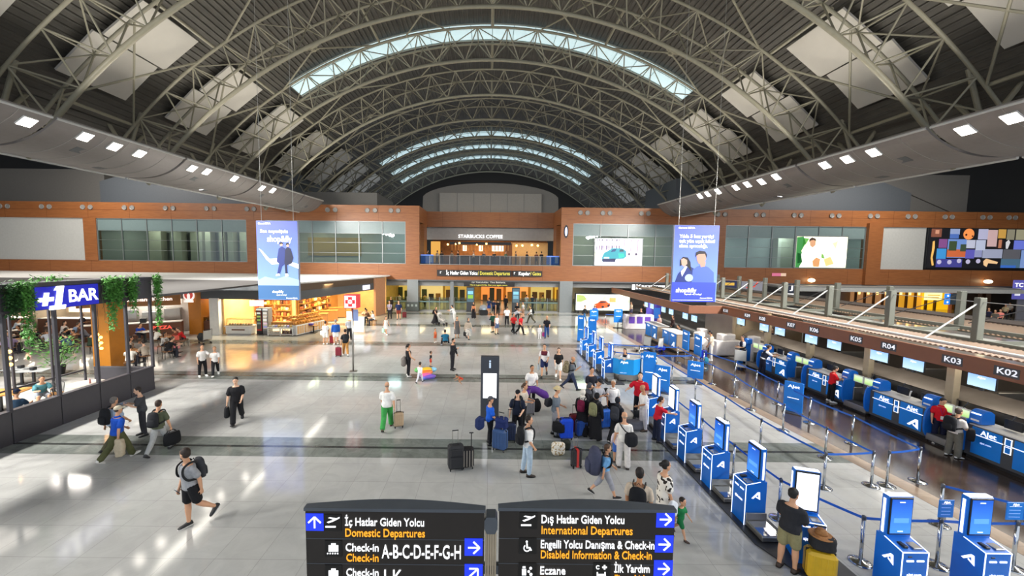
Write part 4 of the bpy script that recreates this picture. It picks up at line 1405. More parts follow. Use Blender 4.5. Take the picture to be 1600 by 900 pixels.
# far desks past the corner
def far_desk(label, y0, L):
    t = thing('check_in_desk', label, 'check-in desk', (12.25, y0+L, 0), -PI/2, 'far check-in desks')
    bo('carcass', t, M('a08c76', .5), 0, L, 0, .8, .12, 1.25, .015)
    bo('kick_board', t, m_black, .05, L-.05, .05, .75, 0, .12)
    bo('desk_top', t, m_top, -.04, L+.04, -.08, .86, 1.25, 1.29, .008)
    for a in (.1, L/2+.05):
        bo('blue_panel', t, m_blueP, a, a+L/2-.15, -.02, .002, .3, 1.28, .005)
        ftext('lettering', 'AJet', .18, m_wlet, t, (a+L/4-.07, -.025, 1.1), .4, align='CENTER', bold=.01)
    lg = MB()
    logo(lg, (L*.78, -.02, .5), (1, 0, 0), (0, 0, 1), (0, -1, 0), .38)
    obj('logo', lg, m_wlet, t)
far_desk('blue and beige check-in desk beyond the canopy corner, farther of the two', 27.6, 2.2)
far_desk('blue and beige check-in desk beyond the canopy corner, nearer of the two', 24.7, 2.2)
def board(label, x, y, w_, z0, h_, rz, cart=False):
    t = thing('sign_board', label, 'sign board', (x, y, 0), rz, 'blue standing sign boards')
    bo('panel', t, m_blue2, -w_/2, w_/2, -.03, .03, z0, z0+h_, .012)
    bo('foot', t, m_char, -w_/2, w_/2, -.2, .2, 0, .04, .01)
    if z0 > .05:
        bo('stand', t, m_steelp, -.04, .04, -.02, .02, .03, z0)
    ftext('lettering', 'AJet', .16, m_wlet, t, (0, -.035, z0+h_-.18), w_*.6, align='CENTER', bold=.012)
    bo('text_line', t, m_wlet, -w_*.3, w_*.3, -.033, -.03, z0+h_*.45, z0+h_*.47)
    if cart:
        bo('bracket', t, m_blue1, -.06, .06, .03, .35, .3, .36)
        bo('bracket', t, m_blue1, -.2, .2, .3, .36, .05, .42, .02)
    return t
board('blue standing board at the far end of the canopy, nearer of the two', 12.3, 22.3, .75, .5, 1.2, -PI/2)
board('blue standing board at the far end of the canopy, farther of the two', 12.3, 23.7, .75, .5, 1.2, -PI/2)
board('blue standing board among the barrier belts on the dark floor', 12.2, 15.0, .62, .05, 1.2, -50*PI/180, True)
board('small blue board clipped to a barrier belt, right of the service counter', 10.2, 18.6, .7, .25, .85, -35*PI/180)
board('tall blue standing board just behind the red-shirted man', 7.45, 17.5, .55, .05, 1.75, -20*PI/180)
board('lower blue standing board right behind the red-shirted man', 7.95, 17.2, .62, .05, 1.2, -35*PI/180)
board('narrow blue standing board right of the service counter', 7.75, 18.9, .35, .05, 1.35, -60*PI/180)
board('tall blue board with a white mark behind the farthest kiosk', 7.0, 25.8, .55, .05, 2.1, -15*PI/180)
board('tall narrow blue board beyond the kiosks, left one', 6.75, 28.0, .45, .05, 1.9, -20*PI/180)
board('blue standing board past the kiosks in the far hall, left of a pair', 9.2, 33.5, .75, .75, .95, 0)
board('blue standing board past the kiosks in the far hall, right of a pair', 11.5, 34.0, .75, .5, 1.2, 0)
# service counter
t = thing('service_counter', 'blue faceted service counter on wheels with an agent behind it', 'service counter', (7.0, 19.15, 0), -10*PI/180)
out = [(-.75, -.15), (-.45, -.45), (.25, -.5), (.62, -.15), (.62, .2), (-.75, .2)]
obj('front_panel', MB().prism([(a, b, .35) for a, b in out], (0, 0, .78)), M('1593de', .35, 0, .03, 3), t)
obj('counter_top', MB().prism([(a*1.03, b*1.03, 1.13) for a, b in out], (0, 0, .035)), m_lgrey, t)
obj('base', MB().prism([(a*.9, b*.9, .06) for a, b in out], (0, 0, .29)), m_steelp, t)
for x, y in ((-.6, -.1), (.5, -.1), (-.1, -.42), (.5, .15)):
    obj('caster', MB().ball((x, y, .05), .05), m_black, t, True)
ftext('lettering', 'AJet', .17, m_wlet, t, (-.38, -.466, .98), .36, bold=.01, rot=(PI/2, 0, -.07))
ftext('lettering', 'ajet.com', .07, glow('cfe0ff', .8), t, (-.38, -.466, .45), .3, rot=(PI/2, 0, -.07))
bo('side_cabinet', t, m_white, .66, .95, -.2, .3, .1, 1.1, .02)
# white cabinets in the far check-in area
for i, (x, y, w_, h_) in enumerate(((14.9, 26.6, .9, .95), (15.2, 24.4, 1.7, 1.0), (16.0, 22.9, .9, 1.15), (14.1, 25.45, .9, .9))):
    t = thing('white_cabinet', 'low white cabinet in the far check-in area, '+['leftmost', 'behind the black-shirted agents', 'rightmost with stepped top', 'in the middle with a round emblem'][i], 'cabinet', (x, y, 0), .1*i, 'white cabinets past the canopy corner')
    bo('body', t, M('e9e2dc', .45), -w_/2, w_/2, -.35, .35, .05, h_, .04)
    bo('upper_box', t, M('e9e2dc', .45), -w_/4, w_/3, -.2, .3, h_-.02, h_+.38, .04)
    bo('kick_board', t, m_black, -w_/2+.05, w_/2-.05, -.3, .3, 0, .05)
# ================================================================ SHOPS, BAR, CAFE, LIT PICTURES
m_warmwall = M('e2b778', .6, 0, .12, 1.2)
m_oak = wood('a8712f', 'c58c44', .45, 3, 3, 3, 'oak_board')
m_tan = paint('a9703a', .5)
m_brownp = paint('6a4028', .5)
# roof slab of the shop block and its fascias
struct('ceiling_shops', MB().prism([(-75, 29.1, 3.95), (-14.6, 29.1, 3.95), (-11.3, 41.5, 3.95), (-11.3, 43.6, 3.95), (-75, 43.6, 3.95)], (0, 0, .12)), m_white)
m_mirror = M('b9b6ae', .18, .8, .25, 1.1, .5)
def slant(name, a, b, z0, z1, th, mat):
    d = V((b[0]-a[0], b[1]-a[1], 0)).normalized()
    n = V((d.y, -d.x, 0))*th
    return struct(name, MB().prism([(a[0], a[1], z0), (b[0], b[1], z0), (b[0], b[1], z1), (a[0], a[1], z1)], n), mat)
slant('wall_shopfascia', (-24, 29.2), (-14.6, 29.2), 3.42, 3.95, .1, m_mirror)
slant('wall_shopfascia', (-14.6, 29.2), (-11.5, 41.5), 3.42, 3.95, .1, M('5a4a3c', .4))
slant('wall_shopfascia', (-24, 29.15), (-14.6, 29.15), 2.74, 3.42, .12, m_dgrey)
slant('wall_shopfascia', (-14.6, 29.15), (-11.5, 41.5), 2.74, 3.42, .12, m_dgrey)
struct('wall_shop', MB().box(-21.25, -20.55, 28.9, 29.3, 0, 2.8), m_white)
struct('wall_shop', MB().box(-20.6, -17.0, 33.4, 33.6, 0, 3.9), m_warmwall)
struct('wall_shop', MB().box(-20.6, -20.4, 29.3, 33.4, 0, 3.9), m_warmwall)
struct('wall_shop', MB().box(-17.2, -17.0, 33.5, 43, 0, 3.9), M('c58a45', .6, 0, .1, 1))
struct('wall_shop', MB().prism([(-11.9, 39.3, 0), (-11.5, 41.5, 0), (-11.3, 41.5, 0), (-11.7, 39.3, 0)], (0, 0, 3.9)), M('c08b66', .5))
struct('wall_shop', MB().box(-75, -24, 31.5, 31.8, 0, 3.9), paint('b8b2a8', .6))
struct('wall_shop', MB().box(-17.0, -11.6, 42.8, 43.0, 0, 3.9), m_warmwall)
lamp('bakery_light', (-13.5, 40, 3.8), (-13.5, 40.2, 0), 260, 1.2, (1, .80, .46), 4)
lamp('bakery_light', (-18, 30.8, 3.8), (-18, 31.0, 0), 800, 4.5, (1, .86, .58), 1.5)
lamp('bakery_light', (-14.2, 35, 3.8), (-14.6, 35, 0), 850, 1.4, (1, .80, .46), 6)
# small pictures and lamps inside the bakery
def simple(name, label, cat, mat, x0, x1, y0, y1, z0, z1, b=0.0, group=None):
    o = obj(name, MB().box(x0, x1, y0, y1, z0, z1, b), mat)
    return tag(o, label, cat, group)
t = thing('bakery_counter', 'low white display counter with glazed top, left of the bakery fridges', 'display counter', (-19.2, 29.15, 0))
bo('base', t, m_white, -.98, .98, -.1, .6, .08, .62, .02)
bo('kick_board', t, m_steelp, -.9, .9, -.05, .55, 0, .08)
bo('shelf', t, m_white, -1.05, 1.05, -.18, .65, .62, .70, .02)
bo('price_strip', t, m_brownp, -.5, .5, -.112, -.1, .34, .44)
bo('glass_front', t, glass('eef3f0', .06), -.98, .98, .0, .02, .70, 1.18)
bo('top_shelf', t, m_oak, -1.0, 1.0, .05, .6, 1.18, 1.23, .01)
for i in range(9):
    obj('cake_tray', MB().lathe([(.07, .70), (.09, .72), (.075, .80), (.01, .84)], 10, (-.85+.21*i, .25, 0)), M(['e8c26a', 'c98a3a', 'f0e2b8'][i % 3], .5), t, True)
for i, (x, lab, tr, hd) in enumerate(((-17.68, 'black drinks fridge with red trim beside the bakery counter', 'a8302c', 'dfe6d8'), (-17.2, 'grey glass-fronted drinks fridge beside the black one', '8d8f90', 'f0eeea'))):
    t = thing('drinks_fridge', lab, 'fridge', (x, 29.2, 0))
    bo('cabinet', t, m_black if i == 0 else paint('77787a'), -.22, .22, .02, .6, .02, 2.05, .01)
    bo('header', t, glow(hd, .8), -.19, .19, -.0, .02, 1.88, 2.0)
    bo('door', t, paint(tr), -.2, .2, -.015, .02, .3, 1.86, .005)
    bo('door_glass', t, glow('3c4238' if i == 0 else 'b9b0a0', .5), -.16, .16, -.02, -.014, .45, 1.8)
    for k in range(5):
        bo('shelf', t, glow(['d8e0cf', '9fb25a', '7ea04c', '6d7a70', '3a3a38'][k] if i == 0 else ['efe9e0', 'e8d8cc', 'f0efe8', 'd8b8c8', '8d8ac0'][k], .7), -.14, .14, -.026, -.02, 1.6-k*.26, 1.73-k*.26)
    bo('handle', t, m_chrome, .15, .17, -.05, -.02, .9, 1.4)
t = thing('display_table', 'white stepped display table with dark bottles on its lower shelf, right of the fridges', 'display table', (-15.9, 28.9, 0))
bo('frame', t, m_white, -.98, .98, -.05, .7, .55, .64, .015)
bo('lower_shelf', t, m_white, -.98, .98, -.05, .7, .08, .14, .01)
for x in (-.94, 0, .94):
    bo('leg', t, m_white, x-.03, x+.03, -.04, .02, 0, .55)
bo('upper_step', t, m_oak, -.85, .85, .3, .7, .64, 1.0, .01)
for i in range(7):
    obj('bottle', MB().lathe([(.05, .14), (.05, .36), (.02, .42), (.02, .5)], 10, (.15+.115*i, .08, 0)), M('4a1f33' if i % 2 else '5a3a20', .3), t, True)
for i in range(6):
    obj('jar', MB().lathe([(.06, .14), (.065, .3), (.05, .34)], 10, (-.85+.14*i, .08, 0)), M('c8c0b4', .4), t, True)
for i in range(8):
    obj('packet', MB().box(-.9+.23*i, -.75+.23*i, .02, .22, .64, .80, .02), M(['d8c9a0', 'e8e4dc', 'b0a8d8', 'd0b070'][i % 4], .5), t)
t = thing('bread_rack', 'slanted white bread rack heaped with loaves at the bakery corner', 'bread rack', (-14.75, 28.9, 0), 72*PI/180)
bo('body', t, m_white, 0, 3.0, -.1, .5, .05, .8, .02)
for i in range(4):
    bo('basket', t, M('e0b27a', .6), .08+.73*i, .72+.73*i, -.13, -.09, .12, .72, .01)
    for j in range(2):
        bo('divider', t, m_white, .27+.73*i+.22*j, .30+.73*i+.22*j, -.14, -.12, .12, .72)
for j in range(3):
    bo('step_board', t, m_oak, 0, 3.0, .0+.2*j, .25+.2*j, .8+.25*j, .86+.25*j, .01)
rnd = random.Random(3)
lo = MB().ball((0, 0, 0), .16, .08, .07, 10, 6)
loaf0 = None
for j in range(3):
    for i in range(11):
        if loaf0 is None:
            loaf0 = obj('bread_loaf', lo, M('d89a3c', .6, 0, .2, 9), None, True)
            tag(loaf0, 'golden bread loaf on the stepped rack at the bakery corner', 'bread', 'loaves on the bread rack')
            L = loaf0
        else:
            L = dup(loaf0)
        a = 72*PI/180
        lx, ly, lz = .15+.27*i, .12+.2*j, .93+.25*j
        L.location = (-14.75+lx*math.cos(a)-ly*math.sin(a), 28.9+lx*math.sin(a)+ly*math.cos(a), lz)
        L.rotation_euler = (0, 0, a+rnd.uniform(.8, 2.2))
# warm things on the bakery back wall
for i, (px, py, w_, h_, c, lab) in enumerate(((352, 470, .35, .5, '6a2440', 'dark red picture panel high on the bakery wall, leftmost'), (375, 470, .4, .45, '26308f', 'blue picture panel high on the bakery wall'), (384, 478, .6, .6, 'b4512c', 'red and cream picture panel on the bakery wall, right of the blue one'), (360, 483, .5, .9, 'e8c890', 'cream framed panel on the bakery wall'))):
    p = aY(px, py, 33.35)
    simple('wall_picture', lab, 'picture', M(c, .5), p.x-w_/2, p.x+w_/2, 33.33, 33.4, p.z-h_/2, p.z+h_/2, .01, 'panels on the bakery wall')
p = aY(401, 474, 31)
t = thing('menu_screen', 'lit pale purple menu screen above the drinks fridges', 'menu screen', (p.x, 31, p.z))
bo('panel', t, glow('c9b8ee', 1.0), -.55, .55, -.05, .05, -.22, .22, .01)
for x in (-.4, .4):
    bo('hanger', t, m_char, x-.015, x+.015, -.015, .015, .22, 3.96-p.z)
for i, px in enumerate((455, 470, 482, 494, 506)):
    p = aY(px, 466+i*1.2, 32.0)
    q = thing('pendant_lamp', f'small warm pendant lamp over the bread shelves, {ORD2[i]} from the banner', 'pendant lamp', (p.x, 32.0+i*.5, 3.0), 0, 'pendants in the bakery')
    obj('cord', MB().tube((0, 0, .1), (0, 0, .9), .01, 5), m_black, q)
    obj('bulb', MB().ball((0, 0, 0), .09), glow('ffd27a', 5), q, True)
rs = random.Random(21)
for i, (x, y, rz, w_, lab) in enumerate(((-19.6, 33.2, 0, 1.5, 'behind the display counter'), (-18.0, 33.2, 0, 1.4, 'behind the drinks fridges'), (-16.75, 34.6, PI/2, 1.8, 'first along the coffee shop wall'), (-16.75, 36.8, PI/2, 1.8, 'second along the coffee shop wall'), (-16.75, 39.0, PI/2, 1.8, 'farthest along the coffee shop wall'))):
    t = thing('shelf_unit', 'tall oak shelf unit full of goods, '+lab, 'shelf', (x, y, 0), rz, 'shelf units of the bakery')
    bo('back_board', t, m_oak, -w_/2, w_/2, .1, .14, .0, 2.6)
    for k in range(5):
        bo('shelf_board', t, m_oak, -w_/2, w_/2, -.25, .1, .35+.5*k, .39+.5*k)
        xx = -w_/2+.05
        while xx < w_/2-.2:
            ww = rs.uniform(.12, .26)
            bo('goods', t, M(['e8c070', 'c9863a', 'f2e4c0', '8a4a24', 'd8a850', '5a3420', 'b8552c'][rs.randrange(7)], .5), xx, xx+ww, -.2, .05, .39+.5*k, .39+.5*k+rs.uniform(.12, .38), .03)
            xx += ww+rs.uniform(.02, .1)
# wooden shelves, tables of the coffee shop right of the bakery
def table(name, label, x, y, w_, d_, h_, mat, rz=0, group=None, round_=False, two=False):
    t = thing(name, label, 'table', (x, y, 0), rz, group)
    if round_:
        obj('tabletop', MB().lathe([(.02, h_-.03), (w_/2, h_-.03), (w_/2, h_), (.02, h_)], 22), mat, t)
    else:
        bo('tabletop', t, mat, -w_/2, w_/2, -d_/2, d_/2, h_-.035, h_, .008)
    for xx in ((-w_*.3, w_*.3) if two else (0,)):
        bo('pedestal', t, m_black, xx-.04, xx+.04, -.04, .04, .03, h_-.035)
        bo('foot', t, m_black, xx-.22, xx+.22, -.22, .22, 0, .03, .008)
    return t
def chair(label, x, y, rz, mat, group=None, metal=False):
    t = thing('dining_chair', label, 'chair', (x, y, 0), rz, group)
    bo('seat', t, mat, -.21, .21, -.2, .2, .43, .465, .01)
    for xx in (-.19, .19):
        obj('leg', MB().tube((xx, -.17, 0), (xx*.9, -.15, .43), .014, 6), m_black, t)
        obj('leg', MB().tube((xx*1.05, .22, 0), (xx*.9, .17, .43), .014, 6), m_black, t)
    b = MB().path([(-.19, .18, .45), (-.2, .24, .82), (-.1, .26, .88), (.1, .26, .88), (.2, .24, .82), (.19, .18, .45)], .013, 6)
    for k in range(-3, 4):
        b.tube((k*.05, .18, .46), (k*.052, .255, .87), .006, 5)
    obj('backrest', b, m_black if metal else mat, t)
    return t
for i, (px, py, lab) in enumerate(((490, 520, 'small oak side table with purple box in front of the bread rack'),)):
    q = fl(px, py)
    t = table('side_table', lab, q.x, q.y, .75, .5, .62, m_oak)
    bo('display_box', t, M('6a58b0', .5), -.3, .0, -.2, .1, .62, .78, .02)
for i in range(3):
    t = thing('wooden_counter', 'long oak serving counter of the coffee shop, '+['nearest the hall', 'in the middle', 'at the back'][i], 'counter', (-15.3, 33.6+i*2.2, 0), 15*PI/180, 'oak counters of the coffee shop')
    bo('worktop', t, m_oak, -.6, 1.0, -.3, .3, .98, 1.06, .01)
    bo('front', t, m_tan, -.55, .95, -.26, .26, 0, .98, .01)
    bo('kick_board', t, m_black, -.5, .9, -.27, .27, 0, .06)
q = fl(560, 521)
t = thing('easel_board', 'white free-standing easel board right of the pharmacy pole', 'easel board', (q.x, q.y, 0), -.12)
obj('board', MB().prism([(-.42, 0, .12), (.42, 0, .12), (.42, .18, 1.32), (-.42, .18, 1.32)], (0, .03, 0)), paint('dcdfe2', .4), t)
for x in (-.4, .38):
    obj('leg', MB().tube((x, .0, 0), (x, .2, 1.3), .018, 6), m_steelp, t)
    obj('leg', MB().tube((x, .5, 0), (x, .2, 1.3), .018, 6), m_steelp, t)
q = aY(583, 454, 38)
t = thing('shop_sign', 'small lit white sign on the slanting grey fascia of the coffee shop', 'shop sign', (-12.30, 38, 3.08), 76*PI/180)
bo('sign_box', t, glow('e8e8ff', 1.1), -.6, .6, -.12, 0, -.22, .22, .02)

# ---- food court: tills along a slanting front
def frontpt(u):
    return V((-21.6-6.2*u, 29.2-3.4*u, 0))
fa = math.atan2(-3.4, -6.2)
t = thing('food_counter', 'brown food counter with a white lettered sign beside the orange column', 'food counter', (-27.9, 25.7, 0), math.atan2(3.4, 6.2))
Lc = 5.6
bo('counter_front', t, m_brownp, 0, Lc, 0, .7, 0, 1.08, .01)
bo('worktop', t, paint('d8d2c8'), 0, Lc, -.03, .74, 1.08, 1.13, .01)
bo('sign_band', t, m_tan, 0, Lc, -.02, .2, 2.35, 3.3, .02)
ftext('lettering', 'POPEYES', .52, glow('fff3ea', 1.3), t, (.25, -.03, 2.82), 2.0, bold=.03)
ftext('lettering', 'Louisiana Kitchen', .36, glow('fff3ea', 1.3), t, (2.5, -.03, 2.82), 2.6, bold=.02)
ftext('lettering', 'PIZZA', .34, glow('ff5a4a', 1.1), t, (3.9, -.01, .72), 1.1, bold=.02)
bo('back_wall', t, M('d6d2cc', .5), 0, Lc, 2.6, 2.7, 0, 3.3)
for i in range(4):
    bo('kitchen_unit', t, m_steelp, .3+1.3*i, 1.3+1.3*i, 2.0, 2.6, 0, 1.7+.2*(i % 2), .02)
bo('menu_board', t, glow('fff4e4', 1.3), .3, 5.2, 2.5, 2.58, 2.2, 2.8)
bo('till', t, m_black, 1.0, 1.35, .15, .4, 1.13, 1.45, .02)
bo('till', t, m_black, 3.2, 3.55, .15, .4, 1.13, 1.45, .02)
lamp('kitchen_light', (-25.8, 28.6, 3.3), (-25.8, 28.6, 0), 170, 3, (1, .93, .82), 1.2)
struct('wall_foodcolumn', MB().box(-22.9, -21.95, 29.0, 30.0, 0, 3.9), paint('b5701f', .45))
q = aY(282, 462, 28.9)
t = thing('round_emblem', 'round white emblem board on the orange column between the food counters', 'emblem', (-22.75, 28.88, 3.0))
obj('disc', MB().prism([(.42*math.cos(2*PI*i/24), 0, .42*math.sin(2*PI*i/24)) for i in range(24)], (0, .06, 0)), glow('f2e9e4', .9), t)
obj('ring', MB().prism([(a*.33, -.004, b*.33+.04) for a, b in circ(0, 0, 1, 20)], (0, .003, 0)), glow('b8443c', .8), t)
obj('motif', MB().prism([(-.1, -.008, -.3), (.1, -.008, -.3), (.12, -.008, .05), (.0, -.008, .2), (-.12, -.008, .05)], (0, .003, 0)), glow('f2e9e4', .9), t)
bo('name_strip', t, glow('f2e9e4', .9), -.36, .36, -.01, 0, -.52, -.36)
t = thing('grill_counter', 'food counter under a red sign with a round white badge, left of the white pillar', 'food counter', (-21.95, 29.2, 0))
bo('counter_front', t, m_brownp, 0, .75, 0, .7, 0, 1.0, .01)
bo('glass_case', t, glass('f0f3f2', .06), 0, .75, .02, .6, 1.0, 1.3)
bo('sign_band', t, glow('c22028', .7), -.35, .80, -.1, .1, 2.72, 3.42, .01)
ftext('lettering', 'USTA', .2, m_wlet, t, (.42, -.11, 3.16), .5, align='CENTER', bold=.03)
ftext('lettering', 'DÖNERCİ', .2, m_wlet, t, (.42, -.11, 2.95), .55, align='CENTER', bold=.03)
obj('badge', MB().prism([(-.12+.2*math.cos(2*PI*i/20), -.11, 3.07+.2*math.sin(2*PI*i/20)) for i in range(20)], (0, .01, 0)), m_wlet, t)
bo('badge_mark', t, paint('a01f22'), -.16, -.08, -.115, -.109, 2.98, 3.16)
bo('back_unit', t, m_steelp, -.2, 1.2, 1.9, 2.4, 0, 2.2, .02)
bo('range_hood', t, m_steelp, -.1, 1.2, 1.2, 2.0, 2.0, 2.5, .03)
bo('cooking_pan', t, m_black, .5, .8, 1.4, 1.7, 1.4, 1.5, .02)
lamp('kitchen_light', (-21.3, 30.6, 3.2), (-21.3, 30.6, 0), 60, 1, (1, .95, .9), 1)
# more lit food fronts behind the bar
for i, (x, c) in enumerate(((-32.5, 'ffe3b8'), (-37.2, 'ffd29a'), (-42, 'ffe8c8'), (-47, 'ffdca8'))):
    t = thing('food_stall', 'lit food stall front far behind the bar enclosure, '+['first left of the lettered counter', 'second left of the lettered counter', 'third left of the lettered counter', 'farthest left'][i], 'food stall', (x-1.9, 28.95, 0), 0, 'food stalls behind the bar')
    bo('counter_front', t, m_brownp, 0, 4.2, 0, .7, 0, 1.08, .01)
    bo('worktop', t, m_white, 0, 4.2, -.03, .72, 1.08, 1.13, .01)
    bo('lit_back', t, glow(c, 1.3), 0, 4.2, 2.2, 2.3, 1.3, 3.0)
    bo('sign_band', t, [m_tan, paint('7c2a20'), paint('d8c7a4'), m_brownp][i], 0, 4.2, 0, .3, 2.7, 3.5, .02)
    bo('side_wall', t, paint('8d8578'), 4.2, 4.4, 0, 2.3, 0, 3.5)
    for k in range(4):
        bo('menu_picture', t, glow(['d88a3a', 'f2efe8', 'c9452e', 'e8c24a'][(k+i) % 4], 1.0), .2+k, .9+k, 2.15, 2.19, 2.1, 2.8)
    lamp('stall_light', (x+.2, 30.1, 2.6), (x+.2, 30.1, 0), 190, 3, (1, .88, .7), .6)

struct('wall_column', MB().box(-20.65, -19.75, 19.7, 20.6, 0, 4.1), paint('c07a22', .45))
lamp('bar_fill', (-18.5, 12.5, 4.5), (-18.5, 12.6, 0), 110, 3, (1, .92, .82), 3)  # added fill that brightens the bar interior and the floor around it
lamp('food_court_light', (-23, 21, 4.0), (-23, 21.1, 0), 200, 4, (1, .90, .76), 4)
lamp('food_court_light', (-33, 21, 4.0), (-33, 21.1, 0), 260, 4, (1, .90, .76), 4)
struct('ceiling_bar', MB().box(-45, -15.2, 16.9, 29.0, 4.1, 4.2), paint('4c4a48', .6))

# ---- the bar enclosure
m_barm = paint('3d3b40', .5)
t = thing('bar_enclosure', 'dark metal bar enclosure with lit sign, solid base panels and slim posts', 'bar enclosure', (-15.0, 0, 0))
ys = [5.5, 7.1, 8.7, 10.3, 11.75, 13.15, 14.5, 15.75, 16.9]
for a, b in zip(ys, ys[1:]):
    bo('base_panel', t, m_barm, -.14, 0, a+.012, b-.012, 0, 1.03, .008)
bo('base_panel', t, m_barm, -2.6, -.14, 16.78, 16.9, 0, 1.03, .008)
bo('sill', t, m_barm, -.18, .03, ys[0], 16.93, 1.03, 1.07, .006)
for y in ys[2:]:
    bo('post', t, m_barm, -.10, 0, y-.05, y+.05, 1.0, 4.2, .006)
for y in (10.0, 11.4, 12.9, 14.3, 15.6, 16.85):
    bo('rear_post', t, m_barm, -3.1, -3.03, y-.035, y+.035, 0, 4.2, .005)
bo('rear_rail', t, m_barm, -3.1, -3.04, 8, 16.9, .84, .9)
bo('header_beam', t, m_barm, -.30, .02, ys[0], 16.95, 4.12, 4.92, .01)
bo('cap_beam', t, m_barm, -.8, .06, ys[0], 17.0, 4.92, 5.05, .01)
bo('end_beam', t, m_barm, -3.2, -.3, 16.85, 16.97, 4.12, 4.92, .01)
bo('rear_beam', t, m_barm, -3.2, -3.0, ys[0], 16.95, 4.5, 4.92, .01)
for y in (8, 10, 12, 14, 16):
    bo('roof_beam', t, m_barm, -3.1, -.2, y-.05, y+.05, 4.6, 4.9)
p0, p1 = aX(52, 460, -15).y, aX(152, 460, -15).y
bo('sign_panel', t, glow('1a20b0', .5), .02, .05, p0, p1, 4.14, 4.90, .004)
# lettering faces the hall (+X)
m_plus = glow('ffffff', 2.0)
def onsign(pts):
    "outline in the plane of the bar sign: u along the sign, z up, leaning to the right"
    return [(.052, p0+u+.18*(z-4.5), z) for u, z in pts]
lm = MB()
lm.prism(onsign([(.06, 4.40), (.22, 4.40), (.22, 4.26), (.36, 4.26), (.36, 4.40), (.52, 4.40), (.52, 4.54), (.36, 4.54), (.36, 4.70), (.22, 4.70), (.22, 4.54), (.06, 4.54)]), (.03, 0, 0))
obj('plus_sign', lm, m_plus, t)
lm = MB()
lm.prism(onsign([(.44, 4.10), (.92, 4.10), (.92, 4.24), (.78, 4.24), (.78, 4.90), (.56, 4.90), (.50, 4.76), (.60, 4.76), (.60, 4.24), (.44, 4.24)]), (.04, 0, 0))
obj('numeral_one', lm, m_plus, t)
ftext('lettering', 'BAR', .62, glow('ffffff', 2.0), t, (.06, p0+.98, 4.50), .98, rot=(PI/2, 0, PI/2), bold=.02)
# ivy hanging from the header
m_leaf = M('5c9a44', .6, 0, .35, 20)
m_leaf2 = M('2f5a2a', .6, 0, .35, 20)
def ivy(label, y, drop, wid, seed, hi=.25, lo_=-.55, dx=0):
    r = random.Random(seed)
    t = thing('hanging_ivy', label, 'hanging plant', (-14.93+dx, y, 4.9), 0, 'ivy on the bar enclosure')
    lf, st = MB(), MB()
    for k in range(7):
        yy = r.uniform(-wid, wid)
        L = drop*r.uniform(.35, 1)
        pts = [(r.uniform(0, .06), yy+r.uniform(-.05, .05), .1-L*i/6) for i in range(7)]
        st.path(pts, .006, 4)
    n = int(150+260*drop)
    for k in range(n):
        top = r.random() < .5
        z = r.uniform(lo_, hi) if top else -r.uniform(0, drop)*r.uniform(.6, 1)
        f = 1 if top else .55
        c = V((r.uniform(-.02, .16), r.uniform(-wid, wid)*f, z))
        d = V((r.uniform(-.3, 1), r.uniform(-1, 1), r.uniform(-1, .4))).normalized()
        s = d.cross(V((0, 0, 1)))
        if s.length < .1: continue
        s.normalize()
        n_ = d.cross(s)
        a = r.uniform(.05, .085)
        lf.add([c, c+d*a+s*a*.55+n_*.01, c+d*a*2.0, c+d*a-s*a*.55+n_*.01], [(0, 1, 2), (0, 2, 3)])
    obj('leaves', lf, [m_leaf, m_leaf2][seed % 2], t)['kind'] = 'stuff'
    obj('stems', st, M('4a5a30', .7), t)
for lab, px, drop, wid, sd in (('long ivy trail hanging down the post left of the bar sign', 33, 2.2, .26, 2), ('bushy ivy clump at the left edge of the bar header', 12, 1.0, .3, 3), ('thick ivy trail on the post right of the bar sign', 167, 2.0, .26, 4), ('ivy tuft between the bar sign and the next post', 180, 1.1, .2, 6), ('ivy trail on the fourth post of the bar', 203, 1.4, .2, 8), ('thin ivy trail at the end post of the bar enclosure', 241, 2.4, .16, 10), ('low ivy tuft lying on top of the bar header', 85, .0, .5, 12)):
    ivy(lab, aX(px, 460, -15).y, drop, wid, sd, *((.38, .15, -.25) if drop == 0 else ()))
def globe_string(label, px, Y, z):
    p = aY(px, 530, Y)
    t = thing('globe_lamp_cluster', label, 'lamp cluster', (p.x, Y, 0))
    obj('cord', MB().tube((0, 0, z+.3), (0, 0, 4.5), .01, 5), m_black, t)
    for k in range(6):
        obj('bulb', MB().ball(((.07 if k % 2 else -.07), 0, z+.2-k*.12), .065), glow('ffb65a', 7), t, True)
globe_string('hanging cluster of glowing globe bulbs behind the left bar posts', 10, 13.8, 2.35)
globe_string('hanging cluster of glowing globe bulbs in front of the orange column', 155, 16.4, 2.35)
